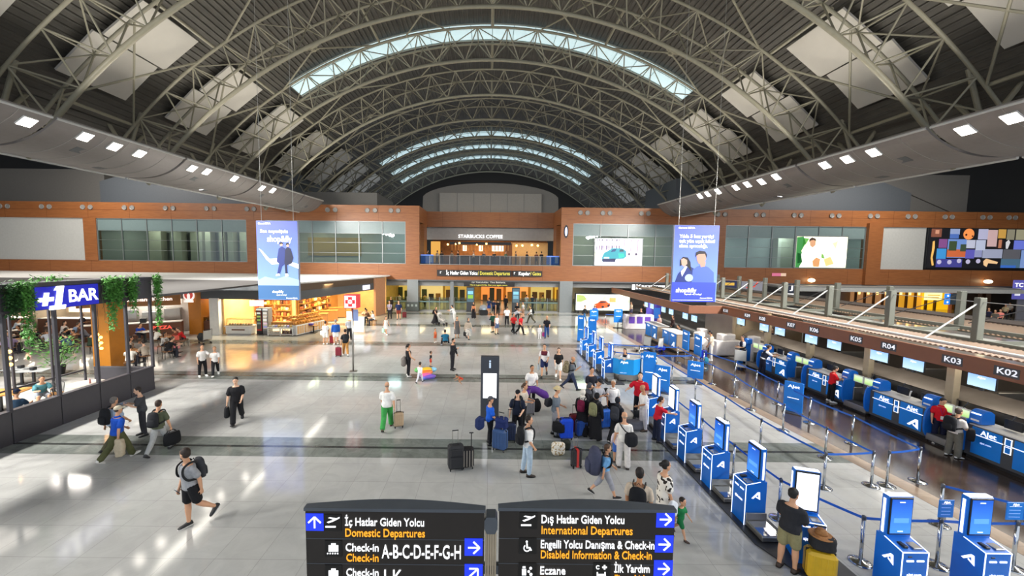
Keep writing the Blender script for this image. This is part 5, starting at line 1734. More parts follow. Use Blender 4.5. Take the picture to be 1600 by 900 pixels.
# furniture inside and behind the bar
q = fl(20, 607, .75)
table('bar_table', 'square light oak bar table nearest the viewer inside the enclosure', q.x, q.y-.4, 1.5, .95, .75, m_oak, .25)
q = fl(135, 599, .75)
t = table('bar_table', 'round pale bar table with a small bottle near the end of the enclosure', q.x, q.y, 1.15, 1, .75, M('d8d2c4', .4), 0, None, True)
o = obj('table_bottle', MB().lathe([(.035, 0), (.035, .13), (.015, .17), (.015, .2)], 10), M('c88a80', .3), None, True)
o.location = (q.x+.15, q.y, .75)
tag(o, 'small bottle standing on the round pale bar table', 'bottle')
for i, (px, py, rz) in enumerate(((85, 615, .4), (100, 618, 2.0))):
    q = fl(px, py, .45)
    chair('black wire chair with wooden seat inside the bar, '+['left one', 'right one'][i], q.x, q.y, rz, m_oak, 'wire chairs in the bar', True)
for i, (px, py) in enumerate(((33, 575), (52, 578))):
    q = fl(px, py, .75)
    table('bar_table', 'grey bar table with a napkin box, '+['left', 'right'][i]+' of the pair inside the bar', q.x, q.y, 1.1, .6, .75, paint('8d9090'), .2, 'grey bar tables')
    o = obj('napkin_box', MB().box(-.09, .09, -.09, .09, 0, .14, .02), m_black)
    o.location = (q.x, q.y, .75)
    tag(o, 'black napkin box on the '+['left', 'right'][i]+' grey bar table', 'napkin box', 'napkin boxes in the bar')
q = fl(78, 600)
t = thing('potted_plant', 'leafy green potted plant standing inside the bar behind the posts', 'potted plant', (q.x-1.2, q.y+1.5, 0))
obj('pot', MB().lathe([(.18, 0), (.24, .45), (.22, .45), (.2, .4)], 16), m_black, t)
lf = MB()
r = random.Random(5)
for k in range(420):
    a = r.uniform(0, 2*PI)
    rr = .75*math.sqrt(r.random())
    c = V((rr*math.cos(a), rr*math.sin(a), .5+r.uniform(0, 1.5)*(1-.3*rr)))
    d = V((math.cos(a)+r.uniform(-.6, .6), math.sin(a)+r.uniform(-.6, .6), r.uniform(-.3, .9))).normalized()
    s = d.cross(V((0, 0, 1))).normalized()
    b = r.uniform(.06, .11)
    lf.add([c, c+d*b+s*b*.5, c+d*b*2.2, c+d*b-s*b*.5], [(0, 1, 2), (0, 2, 3)])
obj('leaves', lf, m_leaf, t)['kind'] = 'stuff'
sm = MB()
for k in range(7):
    a = k*.9
    sm.tube((0, 0, .4), (.4*math.cos(a), .4*math.sin(a), 1.6), .012, 5)
obj('stems', sm, M('4a5a30', .7), t)

# ---- upper cafe in the recess
t = thing('coffee_shop', 'warmly lit coffee shop on the upper floor with a white lettered sign', 'cafe', (0, 0, 5.3))
bo('back_wall', t, M('8a5526', .6, 0, .3, 2), -7.9, 7.9, 53.2, 53.4, 0, 3.2)
bo('side_panel', t, M('c8a06a', .5), 2.8, 7.9, 52.8, 53.0, 0, 3.0)
bo('bar_counter', t, M('5a3a22', .5), -4.4, 2.2, 50.4, 51.1, 0, 1.1, .02)
bo('worktop', t, M('c9b28a', .4), -4.5, 2.3, 50.3, 51.2, 1.1, 1.15, .01)
bo('header', t, m_black, -5.2, 2.7, 49.9, 50.1, 2.55, 2.9)
for i in range(18):
    bo('timber_slat', t, m_oak, -5.0+i*.43, -4.9+i*.43, 50.12, 50.2, 1.8, 2.55)
for x, w_ in ((-3.3, .5), (-1.2, .5), (1.0, 1.5)):
    bo('menu_board', t, glow('fff3d6', 1.6), x-w_/2, x+w_/2, 50.3, 50.36, 1.75, 2.45)
a, b = aY(716, 370, 49.8), aY(785, 370, 49.8)
ftext('lettering', 'STARBUCKS COFFEE', .60, glow('ffffff', 1.25), t, (a.x, 49.78, 3.58), b.x-a.x, bold=.012)
bo('bottle_shelf', t, M('7a4a22', .5), 2.0, 2.9, 50.4, 50.8, 0, 2.8, .02)
bo('gold_screen', t, glow('d9a04a', .8), -7.6, -6.4, 49.6, 49.7, .2, 2.9)
for i, (px, py) in enumerate(((678, 382), (700, 382), (712, 381), (718, 380), (745, 382), (760, 381), (807, 384), (816, 384), (831, 383), (840, 384))):
    p = aY(px, py, 50.0)
    q = thing('cafe_lamp', f'small glowing globe lamp over the upper cafe, number {i+1} from its left end' if False else f'small glowing globe lamp over the upper cafe, {["first", "second", "third", "fourth", "fifth", "sixth", "seventh", "eighth", "ninth", "last"][i]} from its left end', 'lamp', (p.x, 50.0-.25*(i % 2), p.z), 0, 'globe lamps of the upper cafe')
    obj('cord', MB().tube((0, 0, .1), (0, 0, 8.4-p.z+.1), .01, 5), m_black, q)
    obj('bulb', MB().ball((0, 0, 0), .13), glow('ffc76a', 8), q, True)
lamp('cafe_light', (-1, 50.7, 8.0), (-1, 51.6, 5.5), 300, 6, (1, .70, .32), 1)
lamp('cafe_light', (5, 50, 8.3), (5, 51, 5.5), 150, 3, (1, .78, .5), 1)
t = thing('balcony_railing', 'glass balcony railing in front of the upper cafe', 'railing', (0, D+.15, 5.3))
bo('handrail', t, m_steelp, -8.1, 8.1, -.03, .03, 1.05, 1.1, .01)
bo('glass_panel', t, glass('b6bab6', .08), -8.0, 8.0, -.006, .006, .08, 1.02)
bo('bottom_rail', t, m_steelp, -8.1, 8.1, -.03, .03, .02, .08)
for i in range(15):
    x = -8.0+16*i/14
    bo('baluster', t, m_steelp, x-.025, x+.025, -.025, .025, 0, 1.06)
for px, lab in ((-7.2, 'left'), (7.2, 'right')):
    p = V((px, 0, 0))
    t = thing('balcony_poster', f'blue lit poster standing behind the balcony railing at its {lab} end', 'poster', (p.x, D+.45, 5.3))
    bo('sheet', t, glow('3f7ff0', .8), -.72, .72, 0, .05, .15, 1.15, .01)
    bo('foot', t, m_black, -.5, .5, -.1, .12, 0, .15, .01)
    bo('print_patch', t, glow('a9c8ff', .8), .25, .6, -.004, .002, .3, 1.0)
t = thing('pillar_badge', 'oval lit badge on the timber pillar right of the upper cafe', 'badge', (8.55, D-.08, 9.2))
obj('oval', MB().prism([(.26*math.cos(2*PI*i/20), -.02, .72*math.sin(2*PI*i/20)) for i in range(20)], (0, .06, 0)), m_black, t)
obj('light_core', MB().prism([(.13*math.cos(2*PI*i/20), -.03, .5*math.sin(2*PI*i/20)) for i in range(20)], (0, .012, 0)), glow('cfd6ff', 1.2), t)

# ---- departure signs over the gates
def longsign(name, label, px0, px1, py0, py1, Y, txts):
    a, b = aY(px0, py0, Y), aY(px1, (py0+py1)/2, Y)
    h_ = (py1-py0)/600*Y
    t = thing(name, label, 'direction sign', (a.x, Y, a.z-h_/2), 0)
    w_ = b.x-a.x
    bo('panel', t, M('2c2a2a', .4), 0, w_, -.06, D-Y+.005 if D-.15 < Y < D else .06, -h_/2, h_/2, .01)
    if Y > D:
        for x in (.5, w_-.5):
            bo('hanger', t, m_char, x-.03, x+.03, -.03, .03, h_/2, 3.46-a.z+h_/2)
    for s, f0, f1, dz, hh, m in txts:
        ftext('lettering', s, hh*h_, m, t, (f0*w_, -.068, dz*h_), (f1-f0)*w_, bold=.01)
    return t
t = longsign('gate_sign', 'long dark sign for domestic departures over the gates', 683, 799, 421.5, 431, D-.12, [('İç Hatlar Giden Yolcu', .12, .54, 0, .85, m_wlet), ('/ Domestic Departures', .55, .98, 0, .85, glow('c9c04a', .8))])
bo('arrow_mark', t, m_wlet, .35, .5, -.068, -.06, .12, .16)
bo('arrow_mark', t, m_wlet, .35, .39, -.068, -.06, -.08, .16)
t = longsign('gate_sign', 'short dark sign for the gates, right of the long departures sign', 801, 847, 423, 432, D-.12, [('Kapılar', .2, .58, 0, .85, m_wlet), ('/ Gates', .6, .96, 0, .85, glow('c9c04a', .8))])
bo('arrow_mark', t, m_wlet, .15, .3, -.068, -.06, .12, .16)
bo('arrow_mark', t, m_wlet, .15, .19, -.068, -.06, -.08, .16)
longsign('entry_sign', 'dark two-line sign hanging low over the gate entrance', 725, 804, 438.5, 447.5, D+.1, [('İyi Yolculuklar. Yine Bekleriz.', .15, .82, .25, .38, glow('b8b8b0', .7)), ('Have a good trip. See you again soon.', .12, .86, -.22, .38, glow('c9c04a', .7))])
# gate line
m_gl = glass('d9e2d2', .06)
for i, (x0, x1) in enumerate(((-13.2, -9.5), (-8.1, -4.6), (-4.0, -2.6), (3.0, 7.9), (9.6, 10.2))):
    t = thing('gate_screen', 'glass and steel gate screen of the departures line, '+['leftmost', 'right of the left pillar', 'left of the entrance', 'right of the entrance', 'behind the right pillar'][i], 'gate screen', (0, D+.3, 0), 0, 'gate screens')
    bo('glass_panel', t, m_gl, x0, x1, -.01, .01, .1, 1.55)
    bo('mid_rail', t, M('6f8a8a', .3, .4), x0, x1, -.04, .04, .98, 1.12, .01)
    bo('base_rail', t, m_steelp, x0, x1, -.05, .05, 0, .12, .01)
    k = x0
    while k <= x1+.01:
        bo('upright', t, m_steelp, k-.03, k+.03, -.03, .03, 0, 1.6)
        k += (x1-x0)/max(1, round((x1-x0)/1.2))
for i, (px, lab) in enumerate(((735, 'left'), (806, 'right'))):
    p = aY(px, 470, D-.1)
    t = thing('gate_monitor', f'tall dark screen totem on the {lab} side of the gate entrance', 'screen totem', (p.x, D-.1, 0), 0, 'screen totems at the gate entrance')
    bo('case', t, paint('3a3d40'), -.45, .45, 0, .2, .02, 2.8, .02)
    bo('plinth', t, m_black, -.5, .5, -.05, .25, 0, .05, .01)
    bo('screen', t, glow('3f5560', .7), -.38, .38, -.006, .004, 1.1, 2.7)
    bo('screen_patch', t, glow('6f9a3a' if i == 0 else '5f8a9a', .8), -.3, .3, -.01, -.004, 1.5, 1.9)
    bo('screen_patch', t, glow('6fa9c8', .8), -.3, .3, -.01, -.004, 2.0, 2.35)
t = thing('waste_station', 'dark three-slot waste station below the left steel pillar', 'waste station', (aY(644, 485, D-.45).x, D-.45, 0))
bo('cabinet', t, paint('4a5250'), -.72, .72, 0, .4, .03, 1.0, .02)
bo('plinth', t, m_black, -.68, .68, .02, .38, 0, .03)
for x in (-.45, 0, .45):
    bo('slot', t, paint('9aa7a2'), x-.12, x+.12, -.008, .002, .55, .8)
# hall behind the gates: lit shop fronts and goods
rr = random.Random(11)
for i, x in enumerate((-13.5, -10, -6.5, -1.2, 2.4, 6, 9.5, 13)):
    t = thing('far_shop', 'lit shop front in the hall behind the gates, '+['first', 'second', 'third', 'fourth', 'fifth', 'sixth', 'seventh', 'eighth'][i]+' from the left', 'shop front', (x, 55.5, 0), 0, 'shop fronts behind the gates')
    bo('back_panel', t, glow(['d8b85a', 'e8cf86', 'c9a24a', 'ff9a4a', 'ffb060', 'd9c070', 'e0b03a', 'cdb46a'][i], .75), 0, 3.2, .2, .3, .1, 2.4)
    bo('base', t, M('8a744a', .5), 0, 3.2, 0, .3, 0, .1)
    bo('sign_band', t, glow(['f2e2b0', 'c8862a', 'fff3d0', 'fff6e0', 'ffd9a0', 'f0b21a', 'f2c21a', 'fff0d0'][i], .9), .2, 3.0, .1, .25, 2.5, 2.95)
    for k in range(3):
        bo('shelf_block', t, M(['6a4a2a', '3a3a34', 'a87a3a', '4a5a3a'][rr.randrange(4)], .5), .2+k*1.0, .9+k*1.0, -.2, .1, 0, rr.uniform(.8, 2.0), .02)
# lit car advertisement by the right pillar
def lit(name, label, px0, px1, py0, py1, Y, mat, frame=m_black, group=None):
    a, b = aY(px0, (py0+py1)/2, Y), aY(px1, (py0+py1)/2, Y)
    zt, zb = aY((px0+px1)/2, py0, Y).z, aY((px0+px1)/2, py1, Y).z
    t = thing(name, label, 'lit picture', (a.x, Y, zb), 0, group)
    w_, h_ = b.x-a.x, zt-zb
    bo('case', t, frame, -.12, w_+.12, .02, .3, -.12, h_+.12, .02)
    obj('picture', MB().box(0, w_, 0, .02, 0, h_), mat, t)
    P = lambda px, py, l=1: V(((px-px0)/(px1-px0)*w_, -.004*l, (py1-py)/(py1-py0)*h_))
    return t, P, w_, h_
t, P, w_, h_ = lit('car_advertisement', 'lit advertisement of an orange car beside the right steel pillar', 900, 984, 460, 485, D-.6, glowtex('f4f2e0', 'cdd8c0', 1.1, 1.5))
for x in (.3, w_-.3):
    bo('leg', t, m_black, x-.1, x+.1, .05, .25, -t.location.z, 0)
shape(t, P, 'road_print', glow('e4ece8', 1.1), rect(900, 474, 984, 484))
shape(t, P, 'tree_print', glow('8fa05a', .9), [(901, 461), (912, 462), (917, 468), (908, 472), (901, 472)], 1)
shape(t, P, 'building_print', glow('d89a5a', .9), rect(952, 465, 962, 472), 1)
shape(t, P, 'car_print', glow('d9562a', 1.0), [(928, 479), (929, 475), (934, 473.5), (938, 470), (947, 470), (950, 473), (953.5, 474), (953.5, 478), (950, 480.5), (940, 482), (930, 482)], 2)
shape(t, P, 'windscreen_print', glow('5a4a4a', .7), [(935, 473.5), (939, 470.8), (946, 470.8), (948, 473)], 3)
for x, y in ((942, 479.5), (951, 477.5), (930, 480)):
    shape(t, P, 'wheel_print', glow('2a2a2e', .5), circ(x, y, 2.1), 3)
# lit pictures in the gallery windows
t, P, w_, h_ = lit('car_screen', 'bright screen showing a teal car in the gallery window right of the cafe', 930, 1003, 373.5, 414.5, D-.05, glowtex('ffffff', 'd9d3ea', 1.3, 1.2), m_alu)
for i in range(14):
    x = 932+i*2.6+(i % 3)*.6
    shape(t, P, 'tree_print', glow(['3a3550', '7a5a70', '8a7a9a'][i % 3], .7), rect(x, 374, x+1.0+.5*(i % 2), 391), 1)
for i in range(8):
    x = 974+i*3.6
    shape(t, P, 'tree_print', glow(['b08a9a', 'b9b4d0', 'd0cbe2'][i % 3], 1.0), rect(x, 374, x+1.6, 393), 1)
shape(t, P, 'road_print', glow('fbfaff', 1.3), [(931, 408), (950, 400), (985, 396), (1003, 399), (1003, 414), (931, 414)], 1)
shape(t, P, 'grass_print', glow('c9d8a0', 1.0), [(930, 394), (942, 395), (940, 403), (930, 405)], 1)
shape(t, P, 'headline', m_wlet, rect(934, 377, 974, 379.5), 2)
shape(t, P, 'headline', m_wlet, rect(934, 381, 971, 383.5), 2)
shape(t, P, 'car_print', glow('22808e', .9), [(941, 409), (941, 402), (944, 395), (952, 391), (956, 388), (972, 388), (978, 392), (979, 401), (975, 404), (963, 405), (961, 409)], 3)
shape(t, P, 'windscreen_print', glow('1c3f6a', .7), [(954, 394), (957, 389.5), (963, 389), (961, 393)], 4)
shape(t, P, 'window_print', glow('2a3a48', .7), [(968, 390), (973, 389.5), (975, 393), (968, 393.5)], 4)
shape(t, P, 'car_door_print', glow('1f9c90', .9), [(966, 396), (975, 396), (976, 402), (967, 403)], 4)
shape(t, P, 'car_shadow_print', glow('1a2048', .6), [(941, 405), (962, 404), (962, 409.5), (942, 409.5)], 4)
shape(t, P, 'plate_print', m_wlet, rect(944, 402, 952, 404), 5)
for x, y in ((983, 397), (994, 397)):
    shape(t, P, 'passer_print', glow('3a2a48', .6), circ(x, y, 2), 3)
t, P, w_, h_ = lit('garden_screen', 'bright screen showing a man in a white shirt among leaves, in the right gallery window', 1244, 1323, 370, 418, D-.05, glowtex('fffde8', 'dfe6b8', 1.4, 1.0), m_alu)
for pts, c in (([(1244, 371), (1254, 370), (1258, 380), (1252, 392), (1256, 405), (1250, 418), (1244, 418)], '2f7a3a'), ([(1254, 372), (1263, 373), (1258, 382), (1253, 384)], '5a9a4a'), ([(1246, 395), (1254, 398), (1256, 410), (1247, 412)], '1f4a2c'), ([(1283, 395), (1287, 398), (1289, 404), (1284, 403)], '6aa04a'), ([(1300, 380), (1308, 376), (1305, 388)], 'd8dca0'), ([(1288, 405), (1298, 401), (1304, 412), (1292, 416)], 'e2b878')):
    shape(t, P, 'leaf_print', glow(c, .9), pts, 1)
shape(t, P, 'shirt_print', glow('fffdf2', 1.3), [(1256, 417), (1252, 398), (1258, 386), (1267, 383), (1275, 385), (1284, 396), (1282, 410), (1276, 417)], 2)
shape(t, P, 'face_print', glow('b98a68', .9), [(1264, 376), (1268, 373.5), (1273, 376), (1273, 383), (1269, 387), (1265, 384)], 3)
shape(t, P, 'hair_print', glow('3a2a20', .6), [(1263, 379), (1263, 374), (1267, 371), (1273, 373), (1273.5, 377), (1270, 375), (1265, 376)], 4)
shape(t, P, 'hands_print', glow('c08a5a', .9), [(1270, 408), (1276, 402), (1282, 405), (1281, 417), (1272, 417)], 4)
# the big wall of small photographs
t, P, w_, h_ = lit('photo_wall', 'dark wall panel covered with small colourful photographs at the right', 1450, 1609, 357, 419, D+.04, glow('17171c', .4), m_black)
for k, (a, b, c, d, col) in enumerate(((1453, 358, 1469, 371, '7a4a3a'), (1459, 360, 1465, 366, 'c08a70'), (1482, 358, 1497, 367, '8a9ac0'), (1482, 366, 1496, 373, '4a6ab0'), (1526, 358, 1541, 374, 'b0b0cc'), (1541, 359, 1556, 385, 'c8a8a8'), (1557, 358, 1569, 372, 'c89a4a'), (1571, 358, 1583, 374, '8a8672'), (1585, 358, 1600, 374, '9a967c'),
                                       (1466, 374, 1479, 388, '7a4a80'), (1480, 374, 1509, 403, '6a8ac8'), (1480, 390, 1509, 402, 'c0623a'), (1482, 377, 1494, 392, '3a4a30'), (1500, 382, 1509, 393, '3a4a38'), (1464, 389, 1479, 406, '3a8ac8'), (1509, 375, 1523, 388, 'b8bcd0'), (1524, 375, 1539, 391, 'b4bcd4'), (1555, 375, 1567, 388, '2a1c1c'), (1559, 374, 1564, 387, 'b8785a'), (1583, 375, 1605, 389, '6a78d8'), (1509, 390, 1523, 404, '5a58b0'), (1536, 389, 1567, 403, '9aa0b8'), (1568, 389, 1595, 405, '5a5a60'), (1566, 404, 1596, 418, '4a6a80'), (1566, 414, 1590, 418, '3a6ac0'), (1520, 391, 1535, 402, '8a90b8'),
                                       (1464, 405, 1505, 418, '3f3f88'), (1596, 390, 1608, 418, '7f9ad0'))):
    shape(t, P, 'photo_print', glow(col, .62), rect(a, b, c, d), 1+k % 7)
shape(t, P, 'sun_print', glow('e58a4a', .8), circ(1511, 366, 8.5, 20), 8)
shape(t, P, 'rider_print', glow('4a2418', .4), circ(1507, 367, 1.8, 8), 9)
shape(t, P, 'rider_print', glow('4a2418', .4), circ(1517, 369, 1.4, 8), 9)
shape(t, P, 'statuette_print', glow('d8a85a', .8), [(1456, 378), (1459, 377), (1460, 388), (1458, 403), (1461, 415), (1458, 416), (1455, 404), (1456, 392)], 8)
shape(t, P, 'statuette_print', glow('e0b888', .8), [(1538, 408), (1542, 404), (1561, 409), (1560, 412), (1546, 411), (1544, 417), (1539, 414)], 8)
shape(t, P, 'vase_print', glow('d0d0d4', .7), [(1571, 388), (1570, 378), (1574, 374), (1577, 378), (1574, 388)], 8)
for x, y in ((1469, 410), (1485, 410), (1500, 408), (1514, 409), (1530, 408)):
    shape(t, P, 'ornament_print', glow('b8b4d0', .6), circ(x, y, 3.6, 10), 8)

# ---- lower right: far shops, canopy, signs under the timber wall
struct('wall_rightshops', MB().box(10.5, 78, 52, 52.3, 0, 3.5), paint('8f8a86', .6))
for i, (px0, px1, py0, py1, c, lab) in enumerate(((1440, 1482, 452, 490, 'e8b21a', 'golden lit restaurant front far right behind the canopy frame, brightest part'), (1395, 1440, 452, 482, 'd89a2a', 'amber lit restaurant front left of the brightest golden one'), (1330, 1392, 450, 472, 'c08a5a', 'dim warm restaurant front left of the amber one'), (1484, 1500, 452, 490, '9a5a3a', 'narrow reddish shop front right of the golden restaurant'), (1530, 1548, 455, 500, '4a3a30', 'dark brown shop front behind the seated people at the far right'))):
    a, b = aY(px0, 470, 51), aY(px1, 470, 51)
    t = thing('restaurant', lab, 'restaurant front', (a.x, 51, 0), 0, 'far restaurant fronts')
    w_ = b.x-a.x
    bo('back_panel', t, glow(c, [1.1, .9, .6, .5, .3][i]), 0, w_, 0, .2, 0, 3.2)
    for k in range(int(w_/1.2)):
        bo('slat', t, M('5a3a1a', .5), .3+k*1.2, .45+k*1.2, -.3, -.05, 0, 2.6)
        if i < 3:
            bo('light_rod', t, glow('ffe28a', 2.2), .8+k*1.2, .95+k*1.2, -.2, -.05, 1.9, 2.9)
p = aY(1459, 463, 49.5)
t = thing('restaurant_sign', 'bright yellow rectangular sign inside the golden restaurant', 'sign', (p.x, 49.5, p.z))
bo('panel', t, glow('fff0a0', 1.6), -1.1, 1.1, 0, .15, -.5, .5, .02)
bo('text_line', t, glow('d0a030', 1), -.8, .8, -.01, 0, .1, .2)
for x in (-.8, .8):
    bo('hanger', t, m_char, x-.02, x+.02, .05, .1, .5, 3.46-p.z)
bo('text_line', t, glow('d0a030', 1), -.7, .7, -.01, 0, -.2, -.1)
p = aY(1486, 467, 40)
t = thing('flight_board', 'blue and dark flight board hanging far right behind the canopy posts', 'flight board', (p.x, 40, p.z))
bo('case', t, paint('3a4652'), -.1, 1.4, 0, .1, -.6, .55, .02)
bo('blue_field', t, glow('2a7ae0', .9), -.6, -.1, -.01, .1, -.6, .55)
for z in (.32, -.35):
    bo('text_line', t, glow('d8c060', .9), .8, 1.3, -.012, 0, z-.1, z+.1)
    obj('pictogram', MB().prism([(-.35+.1*math.cos(k*.7), -.02, z+.1*math.sin(k*.7)) for k in range(9)], (0, .01, 0)), m_wlet, t)
bo('stand', t, m_char, .6, .7, .03, .1, -p.z, .5)
slant('wall_canopy', (31, 41.2), (58.5, 41.2), 2.95, 3.35, .1, m_lgrey)
struct('ceiling_canopy', MB().box(31, 57.2, 41.2, 43.7, 3.35, 3.5), m_grey)
slant('wall_canopy', (58.6, 42.5), (70, 42.5), 0, 3.5, .1, paint('8d8d95'))
p = aY(1592, 452, 41.9)
t = thing('corner_screen', 'lit purple and white shop screen at the right edge below the photo wall', 'screen', (p.x, 41.9, p.z))
bo('panel', t, glow('5a58a8', .7), -.6, 1.2, 0, .1, -1.1, 1.0, .02)
ftext('lettering', 'TC', .6, m_wlet, t, (-.5, -.01, .45), .9, bold=.03)
bo('print_patch', t, glow('e8e8f4', .8), -.4, .2, -.01, 0, -.7, .1)
q = aY(1000, 447, D-.2)
t = thing('shop_lettering', 'white shop lettering on the dark fascia right of the car advertisement', 'shop sign', (aY(990, 447, D).x, D+.5, q.z-.16))
bo('back_board', t, m_char, -.05, 4.0, 0, .09, -.38, .30)
bo('badge', t, m_wlet, 0, .35, -.05, 0, -.3, .3)
ftext('lettering', 'K', .75, m_wlet, t, (.45, -.03, 0), .55, bold=.03)
ftext('lettering', 'BUCKS COFFEE', .32, m_wlet, t, (1.1, -.03, .1), 2.7, bold=.03)
t = thing('lamp_disc_row', '', 'lamp', (0, 0, 0)) if False else None
for i, (px, py, lab) in enumerate(((1268, 438, 'left'), (1544, 440, 'right'))):
    p = aY(px, py, D-.4)
    t = thing('wall_uplight', f'bright oval lamp hanging below the timber wall, {lab} of the two at the right', 'lamp', p, 0, 'oval lamps below the timber wall')
    obj('disc', MB().ball((0, 0, 0), .34, .34, .22), glow('fff2c4', 4.5), t, True)
    obj('arm', MB().tube((0, .1, .15), (0, .38, .3), .03, 6), m_char, t)
p = aY(1206, 429, D-.02)
t = thing('small_wall_sign', 'small pink and white sign low on the timber wall at the right', 'sign', (p.x, D-.02, p.z))
bo('panel', t, glow('c86a8a', .6), 0, 1.0, -.04, .0, -.17, .17, .01)
bo('panel_end', t, glow('d8b8a0', .6), 1.0, 1.6, -.04, .0, -.17, .17, .01)
for i, (px, py, w_, c) in enumerate(((1117, 452, .9, 'ffffff'), (1140, 446, 2.6, '242a4a'), (1175, 447, 2.4, '80808a'), (1232, 450, 1.3, '2a3040'))):
    p = aY(px, py, 41)
    t = thing('far_shop_sign', 'shop sign over the far end of the canopy, '+['round white one', 'dark blue one with a red badge', 'grey one with a red curve', 'dark one with white letters'][i], 'shop sign', p, 0, 'far shop signs over the canopy')
    if i == 0:
        obj('disc', MB().prism([(.36*math.cos(k*.4), 0, .5*math.sin(k*.4)) for k in range(16)], (0, .1, 0)), glow(c, 1.2), t)
    else:
        bo('panel', t, glow(c, .6), -w_/2, w_/2, 0, .1, -.5, .5, .02)
        bo('light_strip', t, m_wlet, -w_*.7, w_*.7, -.01, .05, -.72, -.6)
    if i == 1:
        bo('badge', t, glow('e0402a', 1), -w_/2-.5, -w_/2, -.01, .1, -.4, .4, .02)
        bo('lettering_strip', t, glow('c9a040', .9), -.6, .5, -.01, 0, 0, .3)
    if i == 2:
        obj('curve', MB().path([(-.6, -.02, -.2), (-.2, -.02, .1), (.2, -.02, -.1), (.6, -.02, .45)], .05, 6), glow('e0402a', 1), t)
    if i == 3:
        ftext('lettering', 'I J', .6, m_wlet, t, (-.45, -.01, 0), .8, bold=.02)
    bo('hanger', t, m_char, -.03, .03, .03, .06, .4, 3.5-p.z if 3.5-p.z > .45 else .5)
# purple counters at the far end of the canopy
for i, (px0, px1, py0, py1, lab) in enumerate(((1004, 1042, 489, 503, 'low white counter with purple panels at the far end of the desks'),)):
    q = fl(1022, 503)
    t = thing('purple_counter', lab, 'counter', (13.2, 33.5, 0))
    bo('body', t, M('e6dede', .4), -1.2, 1.3, 0, .7, 0, 1.25, .02)
    for x in (-.9, -.2, .5):
        bo('purple_panel', t, glow('5a3a98', .5), x, x+.5, -.012, .002, .5, 1.1)
p = aY(1032, 474, 36)
t = thing('purple_banner', 'tall purple and blue picture board between the far flight screens', 'picture board', (p.x-.4, 36, 0))
bo('panel', t, glow('4a3f9a', .6), -.9, .5, 0, .1, .3, 2.5, .02)
bo('foot', t, m_char, -.9, .5, -.15, .25, 0, .3, .01)
bo('print_patch', t, glow('3a78d0', .7), -.2, .4, -.012, 0, .6, 1.6)
# ================================================================ PEOPLE
def sn(d): return math.sin(math.radians(d))
def cs(d): return math.cos(math.radians(d))
POSE = {
    'stand': ((2, 3, 3), (-3, 2, 4), (4, 8, 14, .05), (6, 8, 18, .05), 0),
    'easy': ((8, 14, 5), (-2, 1, 3), (0, 10, 20, .1), (12, 8, 40, .25), 0),
    'walk': ((25, 7, 1), (-20, 22, 1), (-20, 7, 14, .05), (22, 7, 28, .1), 3),
    'walk2': ((-18, 26, 1), (24, 6, 1), (20, 7, 26, .1), (-18, 7, 12, .05), 3),
    'stride': ((2, 2, 0), (-14, 36, 1), (-6, 12, 30, .25), (-22, 8, 16, .05), 4),
    'phone': ((3, 6, 3), (-3, 2, 4), (28, 4, 98, .35), (5, 8, 20, .05), 3),
    'phone2': ((3, 6, 3), (-3, 2, 4), (30, 4, 88, .45), (30, 4, 88, .45), 4),
    'hold': ((3, 4, 3), (-3, 2, 4), (12, 6, 78, .35), (14, 6, 74, .35), 2),
    'reach': ((4, 5, 3), (-3, 2, 4), (58, 4, 25, .1), (40, 6, 50, .2), 8),
    'push': ((20, 8, 1), (-16, 18, 1), (32, 6, 42, .1), (32, 6, 42, .1), 6),
    'lean': ((5, 8, 4), (-5, 2, 4), (50, 6, 50, .25), (50, 6, 50, .25), 22),
    'drag': ((22, 7, 1), (-18, 22, 1), (-22, 14, 6, 0), (16, 7, 26, .1), 3),
    'bag': ((3, 4, 3), (-3, 2, 4), (3, 12, 6, 0), (10, 8, 60, .3), 2),
    'walkbag': ((25, 7, 1), (-20, 22, 1), (6, 13, 8, 0), (18, 7, 40, .2), 3),
    'up': ((24, 6, 1), (-22, 24, 1), (32, 8, 100, .1), (-10, 8, 15, .05), 4),
    'hip': ((4, 8, 4), (-6, 2, 5), (-4, 14, 40, .3), (6, 8, 16, .05), 0),
    'fold': ((2, 3, 4), (-2, 2, 4), (10, 8, 88, .55), (14, 8, 84, .55), 0),
    'point': ((4, 6, 5), (-3, 2, 5), (36, 30, 50, -.1), (2, 10, 18, .05), 3),
    'sit': ((86, 86, 8), (84, 84, 8), (32, 8, 62, .25), (30, 8, 66, .25), 10),
    'sitlean': ((86, 88, 9), (82, 80, 9), (44, 10, 60, .3), (44, 10, 56, .3), 24),
    'crouch': ((112, 142, 16), (104, 136, 16), (50, 8, 45, .2), (55, 8, 40, .2), 34),
    'bend': ((6, 8, 5), (-3, 4, 5), (60, 8, 20, .1), (55, 8, 25, .1), 52),
    'crawl': ((96, 120, 14), (84, 118, 14), (70, 10, 8, 0), (62, 10, 12, 0), 58),
}
def lrp(a, b, t): return a+(b-a)*t
class Loft:
    "rings joined into a closed skin"
    def __init__(self, mb, n=12): self.mb, self.n, self.r = mb, n, []
    def ring(self, c, u, v):
        self.r.append([V(c)+V(u)*math.cos(2*PI*i/self.n)+V(v)*math.sin(2*PI*i/self.n) for i in range(self.n)])
        return self
    def done(self):
        n, vs = self.n, [p for r in self.r for p in r]
        m = len(self.r)
        fs = [(j*n+i, j*n+(i+1) % n, (j+1)*n+(i+1) % n, (j+1)*n+i) for j in range(m-1) for i in range(n)]
        fs += [tuple(range(n))[::-1], tuple(range((m-1)*n, m*n))]
        self.mb.add(vs, fs)
